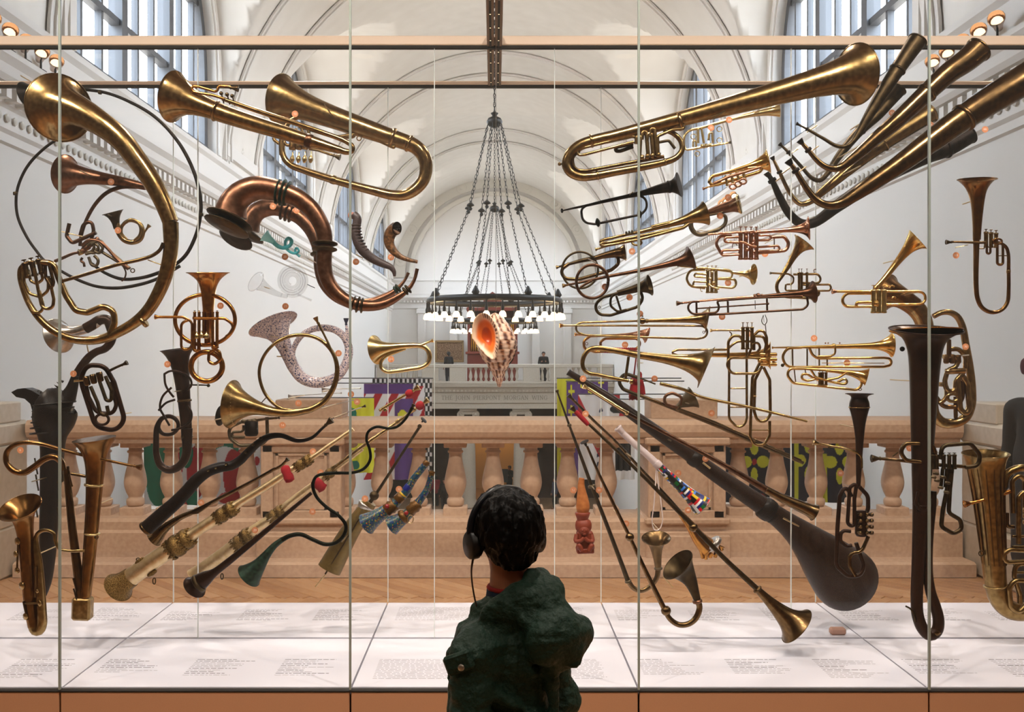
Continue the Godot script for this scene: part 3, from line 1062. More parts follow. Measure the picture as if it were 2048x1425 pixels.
func flag(called: String, label: String, x0: float, y0: float, x1: float, y1: float, d: float, paint: Callable, group: String, cols := 96):
	var k := d / LENS
	var w := (x1 - x0) * k
	var h := (y1 - y0) * k
	var o := thing(called, label, "flag", at_px((x0 + x1) / 2, y1, d), group)
	var im := Image.create(cols, 96, false, Image.FORMAT_RGB8)
	for j in 96:
		for i in cols:
			im.set_pixel(i, j, paint.call((i + 0.5) / cols, (j + 0.5) / 96.0))
	var m := plain(Color.WHITE, 0.85)
	m.albedo_texture = ImageTexture.create_from_image(im)
	m.backlight_enabled = true
	m.backlight = Color(0.25, 0.25, 0.25)
	var mb := MB.new()
	var nx := 28
	var ny := 8
	for face in 2:
		for j in ny + 1:
			for i in nx + 1:
				var u := float(i) / nx
				var v := float(j) / ny
				var amp := 0.06 * (0.3 + v)
				var ph := u * 17.0 + v * 0.8 + d
				mb.v.append(Vector3((u - 0.5) * w, (1 - v) * h, sin(ph) * amp - face * 0.004))
				mb.n.append(Vector3(-cos(ph) * amp * 17.0 / w, 0, 1).normalized() * (1 if face == 0 else -1))
				mb.u.append(Vector2(u, v))
		var s := face * (nx + 1) * (ny + 1)
		for j in ny:
			for i in nx:
				var a := s + j * (nx + 1) + i
				mb.ix.append_array([a, a + 1, a + nx + 2, a, a + nx + 2, a + nx + 1])
	put("cloth", mb, m, o)
	var side := -1.0 if x0 < 989 else 1.0
	var p := MB.new()
	var wall_x := side * (HALL_W - 0.01) - o.position.x
	p.tube(PackedVector3Array([Vector3(-side * w / 2 * 1.04, h + 0.02, 0), Vector3(wall_x, h + 0.02, 0)]), PackedFloat32Array([0.015, 0.02]), 8, true, true)
	put("flag_pole", p, plain(Color(0.2, 0.2, 0.22), 0.5), o)

func build_flags():
	var white := Color(0.86, 0.84, 0.83)
	var red := Color(0.66, 0.06, 0.11)
	var purple := Color(0.33, 0.20, 0.45)
	var yellow := Color(0.82, 0.80, 0.16)
	var green := Color(0.0, 0.42, 0.30)
	var navy := Color(0.05, 0.06, 0.14)
	flag("striped_flag", "flag striped red and white with a black and white checked edge", 745, 758, 864, 960, 33.0, func(x, y):
		if x > 0.88 or y < 0.07:
			return Color(0.05, 0.05, 0.05) if (int(x * 26) + int(y * 22)) % 2 == 0 else white
		var t := fmod(x * 3.2 + y * 2.6 + 0.5, 1.0)
		return red if t < 0.42 else white, "flags above the court")
	flag("hand_flag", "purple flag with a yellow open hand, hanging before the red and white striped flag", 728, 768, 826, 960, 32.5, func(x, y):
		if x > 0.62 and y > 0.16:
			if blob(x, y, [[0.79, 0.36, 0.1, 0.09]]):
				return yellow
			for f in 4:
				if absf(x - (0.71 + f * 0.055)) < 0.021 and y > 0.3 and y < 0.52 - absf(f - 1.5) * 0.03:
					return yellow
			return purple
		if y < 0.1:
			return purple
		var t := fmod(x * 3.0 - y * -3.0, 1.0)
		return red if t < 0.45 else white, "flags above the court")
	flag("yellow_flag", "yellow flag with a green beast, left end of the left group beyond the rail", 699, 797, 748, 946, 31.0, func(x, y):
		return Color(0.0, 0.45, 0.38) if blob(x, y, [[0.15, 0.35, 0.28, 0.13], [0.1, 0.2, 0.18, 0.07], [0.22, 0.9, 0.2, 0.06]]) else yellow, "flags above the court")
	flag("beast_flag", "white flag with big green and crimson beasts, behind the balusters at the left", 286, 862, 546, 1012, 17.0, func(x, y):
		if x > 0.955:
			return red
		if blob(x, y, [[0.1, 0.35, 0.11, 0.3], [0.12, 0.7, 0.1, 0.3], [0.02, 0.55, 0.06, 0.2], [0.19, 0.85, 0.09, 0.14], [0.33, 0.3, 0.05, 0.2], [0.37, 0.9, 0.05, 0.15]]):
			return green
		if blob(x, y, [[0.24, 0.42, 0.07, 0.22], [0.23, 0.92, 0.08, 0.1], [0.41, 0.55, 0.08, 0.35], [0.46, 0.3, 0.07, 0.12], [0.35, 0.95, 0.09, 0.08], [0.69, 0.6, 0.07, 0.35], [0.76, 0.35, 0.05, 0.1], [0.66, 0.9, 0.08, 0.08], [0.88, 0.4, 0.02, 0.06]]):
			return red
		if blob(x, y, [[0.64, 0.25, 0.09, 0.1]]) and not blob(x, y, [[0.63, 0.3, 0.08, 0.09]]):
			return green
		return white, "flags above the court", 160)
	flag("gold_flag", "plain yellow flag with a red strip, right of the hall's middle", 1114, 758, 1162, 960, 33.0, func(x, y):
		return red if x > 0.62 and y > 0.2 else yellow, "flags above the court")
	flag("cross_flag", "purple flag scattered with small yellow crosses, beside the plain yellow flag", 1133, 764, 1216, 960, 32.5, func(x, y):
		if x > 0.6 and y > 0.12:
			return white if fmod(x * 3.0 - y * 2.0 + 4.0, 1.0) < 0.5 else red
		var cx := fmod(x * 4.2, 1.0) - 0.5
		var cy := fmod(y * 5.0 + (0.5 if int(x * 4.2) % 2 == 1 else 0.0), 1.0) - 0.5
		return yellow if (absf(cx) < 0.09 and absf(cy) < 0.32) or (absf(cy) < 0.09 and absf(cx) < 0.32) else purple, "flags above the court")
	flag("flame_flag", "white flag with a red bend and dark blue flames, right of the purple cross flag", 1156, 790, 1240, 960, 32.0, func(x, y):
		if fmod(y - x + 2.0, 1.0) < 0.22 and y < 0.75:
			return red
		if sin(y * 60.0 + x * 6.0) > 0.3 and x > 0.45 and y > 0.25 + 0.1 * sin(x * 20.0):
			return Color(0.05, 0.13, 0.27)
		return white, "flags above the court")
	flag("dragon_flag", "white flag with a red and black dragon, above the dark conical trumpet", 1214, 800, 1270, 960, 31.0, func(x, y):
		if blob(x, y, [[0.35, 0.12, 0.25, 0.05], [0.7, 0.3, 0.16, 0.12]]):
			return Color(0.05, 0.04, 0.05)
		if blob(x, y, [[0.65, 0.22, 0.22, 0.16], [0.8, 0.42, 0.16, 0.12]]):
			return red
		return white, "flags above the court")
	flag("fleur_flag", "dark navy flag with large yellow fleurs, behind the balusters at the right", 1436, 866, 1696, 1005, 17.0, func(x, y):
		for c in [[0.28, 0.42], [0.7, 0.4], [0.93, 0.42]]:
			if blob(x, y, [[c[0], c[1] - 0.2, 0.035, 0.1], [c[0] - 0.07, c[1], 0.05, 0.09], [c[0] + 0.07, c[1], 0.05, 0.09], [c[0], c[1] + 0.2, 0.03, 0.12]]):
				return yellow
		if blob(x, y, [[0.28, 0.42, 0.02, 0.05], [0.3, 0.95, 0.08, 0.08]]):
			return red
		if x > 0.58 and x < 0.62 or (x > 0.79 and x < 0.84 and y > 0.3):
			return yellow
		return navy, "flags above the court", 160)
	flag("dark_flag", "small black flag seen between two balusters right of centre", 1230, 870, 1262, 942, 26.0, func(_x, _y):
		return Color(0.06, 0.07, 0.08), "flags above the court")

# ---------------------------------------------------------------- track lamps on the cornices
func build_track_lamps():
	var chrome := plain(Color(0.72, 0.6, 0.52), 0.25, 0.9)
	for s in [-1.0, 1.0]:
		var names := "left" if s < 0 else "right"
		for g in [[11.6, 5], [24.3, 4]]:
			for i in g[1]:
				var z: float = -g[0] - i * 0.42
				var nth: String = ["nearest", "second nearest", "third nearest", "fourth nearest", "fifth nearest"][i]
				var o := thing("spot_lamp", "%s spot lamp on the %s cornice, %s the first window" % [nth, names, "before" if g[0] < 20 else "past"], "lamp", Vector3(s * (HALL_W - 0.36), 5.56, z), "spot lamps on the cornices")
				var dir := Vector3(-s * 0.55, 0.25, 0.8).normalized()
				var b := MB.new()
				b.box(Vector3(0, 0.03, 0), Vector3(0.12, 0.06, 0.12), 0.01)
				b.tube(PackedVector3Array([Vector3(0, 0.06, 0), Vector3(0, 0.2, 0)]), PackedFloat32Array([0.015, 0.015]), 6)
				put("stand", b, M.iron, o)
				b = MB.new()
				b.turned(Vector3(0, 0.26, 0), dir, [0.0, -0.14, 0.05, -0.13, 0.06, -0.05, 0.1, 0.08, 0.1, 0.12], 14)
				put("can", b, chrome, o)
				b = MB.new()
				b.turned(Vector3(0, 0.26, 0), dir, [0.0, 0.06, 0.06, 0.05, 0.07, 0.03], 12)
				put("bulb", b, M.shade, o)

func build_unseen_lights():
	# unseen warm spots on a track above the view, placed to light the case
	var t := thing("unseen_lighting_track", "unseen warm spot lamps on a dark track, out of view, lighting the case", "lighting track", Vector3(0, 4.46, -2.75))
	var b := MB.new()
	b.box(Vector3.ZERO, Vector3(7.0, 0.05, 0.06), 0.005)
	put("track", b, M.iron, t)
	for i in 6:
		var x := -2.9 + i * 1.16
		var aim := (Vector3(x * 0.85, 0.5, -4.6) - Vector3(x, 4.2, -2.75)).normalized()
		var c := MB.new()
		c.turned(Vector3(x, -0.18, 0), aim, [0.0, -0.14, 0.05, -0.14, 0.06, 0.0, 0.06, 0.1], 14)
		c.box(Vector3(x, -0.07, 0), Vector3(0.02, 0.12, 0.02))
		put("lamp_can", c, M.iron, t)
		var g := MB.new()
		g.lathe(Vector3(x, -0.18, 0) + aim * 0.085, aim, [0.055, 0.0, 0.05, 0.008, 0.0, 0.012], 14)
		put("lamp_lens", g, M.shade, t)
		var l := SpotLight3D.new()
		l.name = "unseen_spot_light"
		l.light_color = Color(1.0, 0.955, 0.90)
		l.light_energy = 3.9
		l.light_size = 0.05
		l.spot_angle = 50.0
		l.spot_angle_attenuation = 1.0
		l.spot_range = 20.0
		l.spot_attenuation = 2.0
		l.shadow_enabled = true
		t.add_child(l, true)
		l.position = Vector3(x, -0.18, 0) + aim * 0.11
		l.basis = Basis.looking_at(aim, Vector3.UP)
	# unseen soft lamps above the view, placed to light floor, balustrade and child
	for i in 8:
		var x := -3.6 + (i % 4) * 2.4
		var z := -0.4 if i < 4 else -5.7
		var d := thing("unseen_downlight", "unseen ceiling lamp lighting the floor %s the case, %s from the left wall" % ["before" if i < 4 else "behind", ["first", "second", "third", "fourth"][i % 4]], "lamp", Vector3(x, 4.5, z))
		var rim := MB.new()
		rim.lathe(Vector3.ZERO, Vector3(0, -1, 0), [0.13, 0.0, 0.13, 0.015, 0.1, 0.02, 0.1, 0.0], 20)
		put("rim", rim, M.trim, d)
		var g := MB.new()
		g.lathe(Vector3(0, -0.004, 0), Vector3(0, -1, 0), [0.1, 0.0, 0.0, 0.001], 20)
		put("lamp_lens", g, M.shade, d)
		var l := SpotLight3D.new()
		l.name = "unseen_downlight_spot"
		l.light_color = Color(1.0, 0.93, 0.85)
		l.light_energy = 1.7 if i < 4 else 4.3
		l.light_size = 0.1
		l.spot_angle = 65.0
		l.spot_angle_attenuation = 0.8
		l.spot_range = 20.0
		l.spot_attenuation = 2.0
		l.shadow_enabled = true
		d.add_child(l, true)
		l.position = Vector3(0, -0.03, 0)
		l.basis = Basis.looking_at(Vector3(0, -1, 0.001), Vector3(0, 0, 1))

# ---------------------------------------------------------------- instruments: how they are drawn up
# Every horn is laid out on the plane of the case's middle glass, in units of that plane; a depth is added where a bell turns.
const SHEETS := {"A": [0.0, 80.0, 3.5625], "B": [0.0, 400.0, 3.5625], "C": [0.0, 720.0, 2.457], "D": [300.0, 100.0, 3.413], "E": [400.0, 330.0, 3.562], "F": [280.0, 520.0, 3.959], "G": [200.0, 780.0, 3.238], "H": [600.0, 600.0, 2.4575],
	"J": [1100.0, 60.0, 3.958], "K": [1500.0, 60.0, 3.392], "L": [1100.0, 320.0, 4.4525], "N": [1340.0, 400.0, 5.689], "O": [1100.0, 600.0, 5.089], "Q": [1400.0, 600.0, 4.75], "R": [1640.0, 440.0, 3.392], "U": [1600.0, 640.0, 2.1585], "V": [1100.0, 720.0, 2.457], "X": [0.0, 0.0, 1.0]}
const FRONT := 4.32
const REAR := 4.78
var sheet := [0.0, 0.0, 1.0]
var it: Node3D
var it_c := Vector2.ZERO
var it_k := 0.0
var it_d := 0.0
var it_pinned := false

func Z(s: String):
	sheet = SHEETS[s]

func I(called: String, label: String, category: String, x: float, y: float, d: float, group := "") -> Node3D:
	it_c = Vector2(sheet[0] + x / sheet[2], sheet[1] + y / sheet[2])
	it_d = d
	it_k = d / LENS
	it_pinned = false
	it = thing(called, label, category, at_px(it_c.x, it_c.y, d), group)
	return it

func w(x: float, y: float, z := 0.0) -> Vector3:
	return Vector3((sheet[0] + x / sheet[2] - it_c.x) * it_k, -(sheet[1] + y / sheet[2] - it_c.y) * it_k, z / sheet[2] * it_k)

func px(r: float) -> float:
	return r / sheet[2] * it_k

func sides_for(r: float) -> int:
	return 32 if r > 0.05 else (24 if r > 0.025 else (14 if r > 0.008 else 9))

func pin_to_glass(at: Vector3):
	# the brass peg that holds the horn to the middle glass
	if it_pinned:
		return
	it_pinned = true
	var gz := it_d - CASE_MID
	gz -= signf(gz) * 0.002
	var mb := MB.new()
	mb.tube(PackedVector3Array([at, Vector3(at.x, at.y, gz)]), PackedFloat32Array([0.003, 0.003]), 6)
	put("mount_pin", mb, M.pin, it)

func bead(mb: MB, c: Vector3, axis: Vector3, r: float, t: float):
	var up := Vector3(0, 0, 1) if absf(axis.z) < 0.8 else Vector3(0, 1, 0)
	up = (up - axis * up.dot(axis)).normalized()
	var side := axis.cross(up)
	var p := PackedVector3Array()
	var q := PackedFloat32Array()
	var m := 36 if r > 0.03 else 20
	for i in m:
		p.append(c + (side * cos(TAU * i / m) + up * sin(TAU * i / m)) * r)
		q.append(t)
	mb.tube(p, q, 6, false, false, true)

func sweep(mb: MB, q: Array):
	var big := 0.0
	for e in q:
		big = maxf(big, e.w)
	var res := smooth_path(q, maxf(0.010, big * 0.35))
	var p: PackedVector3Array = res[0]
	var r: PackedFloat32Array = res[1]
	var m := q.size()
	var flare1: bool = q[m - 1].w > q[m - 2].w * 1.12
	var flare0: bool = q[0].w > q[1].w * 1.12
	mb.tube(p, r, sides_for(big), not flare0, not flare1)
	var e := p.size() - 1
	if flare1 and r[e] > 0.012:
		bead(mb, p[e], (p[e] - p[e - 1]).normalized(), r[e], maxf(0.0016, r[e] * 0.022))
	if flare0 and r[0] > 0.012:
		bead(mb, p[0], (p[0] - p[1]).normalized(), r[0], maxf(0.0016, r[0] * 0.022))
	return p[p.size() / 2]

# a smooth tube: x, y, radius ...
func S(part: String, mat: Material, a: Array, z := 0.0) -> MeshInstance3D:
	var q := []
	for i in a.size() / 3:
		var v := w(a[3 * i], a[3 * i + 1], z)
		q.append(Vector4(v.x, v.y, v.z, px(a[3 * i + 2])))
	var mb := MB.new()
	var mid: Vector3 = sweep(mb, q)
	var o := put(part, mb, mat, it)
	pin_to_glass(mid)
	return o

# the same with a depth for every point: x, y, radius, z ...
func T(part: String, mat: Material, a: Array) -> MeshInstance3D:
	var q := []
	for i in a.size() / 4:
		var v := w(a[4 * i], a[4 * i + 1], a[4 * i + 3])
		q.append(Vector4(v.x, v.y, v.z, px(a[4 * i + 2])))
	var mb := MB.new()
	var mid: Vector3 = sweep(mb, q)
	var o := put(part, mb, mat, it)
	pin_to_glass(mid)
	return o

# straight runs of tubing joined by bends of radius f
func P(part: String, mat: Material, r: float, f: float, a: Array, z := 0.0, closed := false, r1 := -1.0) -> MeshInstance3D:
	var c := PackedVector3Array()
	for i in a.size() / 2:
		c.append(w(a[2 * i], a[2 * i + 1], z))
	var p := PackedVector3Array()
	var m := c.size()
	for i in m:
		if not closed and (i == 0 or i == m - 1):
			p.append(c[i])
			continue
		var u := c[(i - 1 + m) % m] - c[i]
		var v := c[(i + 1) % m] - c[i]
		var half := acos(clampf(u.normalized().dot(v.normalized()), -1, 1)) / 2
		var cut := minf(px(f) / maxf(tan(half), 0.05), minf(u.length(), v.length()) * 0.499)
		var a0 := c[i] + u.normalized() * cut
		var b0 := c[i] + v.normalized() * cut
		var rad := cut * tan(half)
		var cen := c[i] + (u.normalized() + v.normalized()).normalized() * (rad / maxf(sin(half), 0.05))
		for j in 7:
			var d := (a0 - cen).slerp(b0 - cen, j / 6.0) if half < 1.55 else (a0 - cen).lerp(b0 - cen, j / 6.0)
			p.append(cen + d)
	var q := PackedFloat32Array()
	for i in p.size():
		q.append(px(r if r1 < 0 else lerpf(r, r1, float(i) / (p.size() - 1))))
	var mb := MB.new()
	mb.tube(p, q, sides_for(px(r)), not closed, not closed, closed)
	var o := put(part, mb, mat, it)
	pin_to_glass(p[p.size() / 2])
	return o

# a full ring of tubing (rx, ry radii), optionally with several turns side by side
func O(part: String, mat: Material, x: float, y: float, rx: float, ry: float, r: float, z := 0.0, turns := 1) -> MeshInstance3D:
	var mb := MB.new()
	var p := PackedVector3Array()
	var q := PackedFloat32Array()
	var m := 44
	if turns == 1:
		for i in m:
			p.append(w(x + rx * cos(TAU * i / m), y + ry * sin(TAU * i / m), z))
			q.append(px(r))
		mb.tube(p, q, sides_for(px(r)), false, false, true)
	else:
		for i in m * turns + 1:
			var s := float(i) / m
			p.append(w(x + rx * cos(TAU * s), y + ry * sin(TAU * s), z + (s - turns * 0.5) * r * 1.9))
			q.append(px(r))
		mb.tube(p, q, sides_for(px(r)), true, true)
	var o := put(part, mb, mat, it)
	pin_to_glass(p[0])
	return o

# a flaring bell from (x0, y0, z0) radius r0 to its rim (x1, y1, z1) radius big; e sets how late it opens
func bell(mat: Material, x0: float, y0: float, r0: float, x1: float, y1: float, big: float, z0 := 0.0, z1 := 0.0, e := 4.0, cone := 0.35) -> MeshInstance3D:
	var mb := MB.new()
	var p := PackedVector3Array()
	var q := PackedFloat32Array()
	for i in 27:
		var s := i / 26.0
		s = 1.0 - (1.0 - s) * (1.0 - s * 0.3)
		p.append(w(lerpf(x0, x1, s), lerpf(y0, y1, s), lerpf(z0, z1, s)))
		q.append(px(r0 + (big - r0) * (cone * s + (1.0 - cone) * pow(s, e))))
	mb.tube(p, q, sides_for(px(big)), false, false)
	bead(mb, p[26], (p[26] - p[25]).normalized(), q[26], maxf(0.0015, q[26] * 0.022))
	var o := put("bell", mb, mat, it)
	pin_to_glass(p[4])
	return o

# turned pieces: collars, knobs, mouthpieces, discs; (dx, dy, dz) is their axis
func L(part: String, mat: Material, x: float, y: float, dx: float, dy: float, prof: Array, z := 0.0, dz := 0.0, parent: Node3D = null) -> MeshInstance3D:
	var mb := MB.new()
	mb.turned(w(x, y, z), Vector3(dx, -dy, dz), prof, 20, px(1.0), true, true)
	return put(part, mb, mat, parent if parent else it)

# a pierced collar: a swelling band whose two edges run out into rows of pointed leaves
func lace(x: float, y: float, dx: float, dy: float, r: float, half: float, z := 0.0):
	var o := L("filigree_collar", M.filigree, x, y, dx, dy, [r * 0.86, -half * 0.55, r * 0.98, -half * 0.5, r * 0.96, -half * 0.3, r * 1.12, -half * 0.22, r * 1.14, 0, r * 1.12, half * 0.22, r * 0.94, half * 0.3, r * 0.96, half * 0.5, r * 0.84, half * 0.55], z)
	var ax := Vector3(dx, -dy, 0).normalized()
	var side := ax.cross(Vector3(0, 0, 1)).normalized()
	var c := w(x, y, z)
	var mb := MB.new()
	for i in 14:
		var a := TAU * i / 14.0
		var out := side * cos(a) + Vector3(0, 0, 1) * sin(a)
		for e in [-1.0, 1.0]:
			var rr := px(r) * (0.93 if e < 0 else 0.86)
			var p0: Vector3 = c + out * rr + ax * e * px(half * 0.45)
			var p1: Vector3 = c + out * rr * 1.0 + ax * e * px(half * (0.9 if i % 2 == 0 else 0.72))
			mb.tube(PackedVector3Array([p0, p0.lerp(p1, 0.5), p1]), PackedFloat32Array([rr * 0.2, rr * 0.17, rr * 0.01]), 6)
	put("leaf_edge", mb, M.filigree, o)

func knob(part: String, mat: Material, x: float, y: float, r: float, z := 0.0) -> MeshInstance3D:
	return L(part, mat, x, y, 0, -1, [0.05 * r, -r, 0.5 * r, -0.87 * r, 0.87 * r, -0.5 * r, r, 0, 0.87 * r, 0.5 * r, 0.5 * r, 0.87 * r, 0.05 * r, r], z)

func collar(mat: Material, x: float, y: float, dx: float, dy: float, r: float, half := 0.3, z := 0.0) -> MeshInstance3D:
	var h := r * half
	return L("collar", mat, x, y, dx, dy, [r * 0.8, -h, r * 1.06, -h * 0.8, r * 1.1, 0.0, r * 1.06, h * 0.8, r * 0.8, h], z)

# a mouthpiece whose rim lies at (x, y), the shank running back along (-dx, -dy)
func mouth(mat: Material, x: float, y: float, dx: float, dy: float, r: float, z := 0.0, dz := 0.0) -> MeshInstance3D:
	return L("mouthpiece", mat, x, y, dx, dy, [0.3 * r, -4.0 * r, 0.34 * r, -2.4 * r, 0.55 * r, -2.1 * r, 0.38 * r, -1.8 * r, 0.5 * r, -1.4 * r, 0.85 * r, -0.5 * r, 0.92 * r, -0.15 * r, r, -0.1 * r, r, 0.05 * r, 0.9 * r, 0.1 * r, 0.7 * r, 0.02 * r, 0.2 * r, -0.5 * r], z, dz)

# a piston valve from its top cap to its bottom cap, with stem and finger button
func valve(mat: Material, x0: float, y0: float, x1: float, y1: float, r: float, stem := 1.2, z := 0.0):
	var len := Vector2(x1 - x0, y1 - y0).length()
	var o := L("valve", mat, x0, y0, x1 - x0, y1 - y0, [0.3 * r, -0.3 * r, 0.9 * r, -0.2 * r, 1.12 * r, 0.1 * r, 1.12 * r, 0.6 * r, 0.95 * r, 0.7 * r, 0.95 * r, len - 0.7 * r, 1.12 * r, len - 0.6 * r, 1.12 * r, len, 0.9 * r, len + 0.15 * r, 0.3 * r, len + 0.2 * r], z)
	if stem > 0.0:
		L("valve_button", mat, x0, y0, x0 - x1, y0 - y1, [0.22 * r, 0.0, 0.22 * r, stem * r, 0.3 * r, stem * r, 0.8 * r, stem * r + 0.12 * r, 0.8 * r, stem * r + 0.35 * r, 0.2 * r, stem * r + 0.4 * r], z, 0.0, o)

func valves(mat: Material, xs: Array, y0: float, y1: float, r: float, stem := 1.2, z := 0.0):
	for x in xs:
		valve(mat, x, y0, x, y1, r, stem, z)

func rod(part: String, mat: Material, x0: float, y0: float, x1: float, y1: float, r: float, z0 := 0.0, z1 := 0.0) -> MeshInstance3D:
	var mb := MB.new()
	mb.tube(PackedVector3Array([w(x0, y0, z0), w(x1, y1, z1)]), PackedFloat32Array([px(r), px(r)]), 8, true, true)
	return put(part, mb, mat, it)

func metal(seed_: int, a: Color, b: Color, rough: float, tile := 6.0, metallic := 1.0) -> StandardMaterial3D:
	var m := mottled(seed_, 0.02, a, b, rough, metallic, tile)
	return m

func make_metals():
	M.pin = plain(Color(0.80, 0.70, 0.52), 0.3, 1.0)
	M.brass = metal(41, Color(0.52, 0.415, 0.25), Color(0.75, 0.63, 0.43), 0.22)
	M.brass_old = metal(42, Color(0.45, 0.36, 0.21), Color(0.70, 0.59, 0.40), 0.26)
	M.brass_dark = metal(43, Color(0.30, 0.23, 0.15), Color(0.54, 0.43, 0.28), 0.25)
	M.brass_bright = metal(44, Color(0.86, 0.69, 0.39), Color(0.93, 0.78, 0.50), 0.2)
	M.brass_pale = metal(45, Color(0.82, 0.73, 0.50), Color(0.90, 0.82, 0.61), 0.22)
	M.brass_orange = metal(46, Color(0.60, 0.39, 0.17), Color(0.80, 0.57, 0.28), 0.2)
	M.brass_warm = metal(64, Color(0.40, 0.28, 0.15), Color(0.62, 0.46, 0.27), 0.25)
	M.rose = metal(47, Color(0.72, 0.51, 0.40), Color(0.88, 0.67, 0.55), 0.25)
	M.copper = metal(48, Color(0.38, 0.255, 0.19), Color(0.58, 0.42, 0.325), 0.34)
	M.copper_dark = metal(49, Color(0.27, 0.18, 0.13), Color(0.44, 0.31, 0.23), 0.36)
	M.bronze = metal(50, Color(0.19, 0.155, 0.11), Color(0.35, 0.29, 0.20), 0.45)
	M.grey_brass = metal(51, Color(0.30, 0.26, 0.20), Color(0.46, 0.40, 0.31), 0.42)
	M.gunmetal = metal(52, Color(0.10, 0.09, 0.085), Color(0.22, 0.19, 0.18), 0.5)
	M.leather = mottled(53, 0.03, Color(0.05, 0.036, 0.03), Color(0.12, 0.08, 0.065), 0.42, 0.0, 8.0)
	M.leather.metallic_specular = 0.3
	M.dark_wood = mottled(54, 0.03, Color(0.10, 0.062, 0.045), Color(0.19, 0.115, 0.08), 0.36, 0.0, 6.0)
	M.dark_wood.metallic_specular = 0.3
	M.dark_coat = mottled(61, 0.03, Color(0.12, 0.08, 0.06), Color(0.24, 0.15, 0.11), 0.32, 0.4, 6.0)
	M.dark_coat.metallic_specular = 0.3
	M.silver_gilt = metal(55, Color(0.74, 0.63, 0.45), Color(0.88, 0.80, 0.65), 0.42)
	M.silver = metal(56, Color(0.60, 0.58, 0.55), Color(0.80, 0.78, 0.75), 0.28)
	M.filigree = mottled(57, 0.05, Color(0.10, 0.07, 0.03), Color(0.78, 0.62, 0.36), 0.45, 1.0, 14.0)
	var lace := noise_tex(63, 0.05, Color.BLACK, Color.WHITE)
	lace.as_normal_map = true
	lace.bump_strength = 10.0
	M.filigree.normal_enabled = true
	M.filigree.normal_texture = lace
	M.verdigris = metal(58, Color(0.05, 0.09, 0.075), Color(0.22, 0.34, 0.27), 0.5, 9.0, 0.7)
	M.iron_green = metal(59, Color(0.05, 0.06, 0.05), Color(0.13, 0.14, 0.11), 0.42)
	M.olive = mottled(60, 0.03, Color(0.36, 0.29, 0.14), Color(0.50, 0.41, 0.22), 0.4, 0.6, 6.0)
	M.cloth_red = mottled(62, 0.2, Color(0.48, 0.02, 0.06), Color(0.66, 0.05, 0.13), 0.9, 0.0, 8.0)

# ---------------------------------------------------------------- the left half of the array
func build_instruments_left():
	make_metals()
	left_top()
	left_middle()
	left_low()

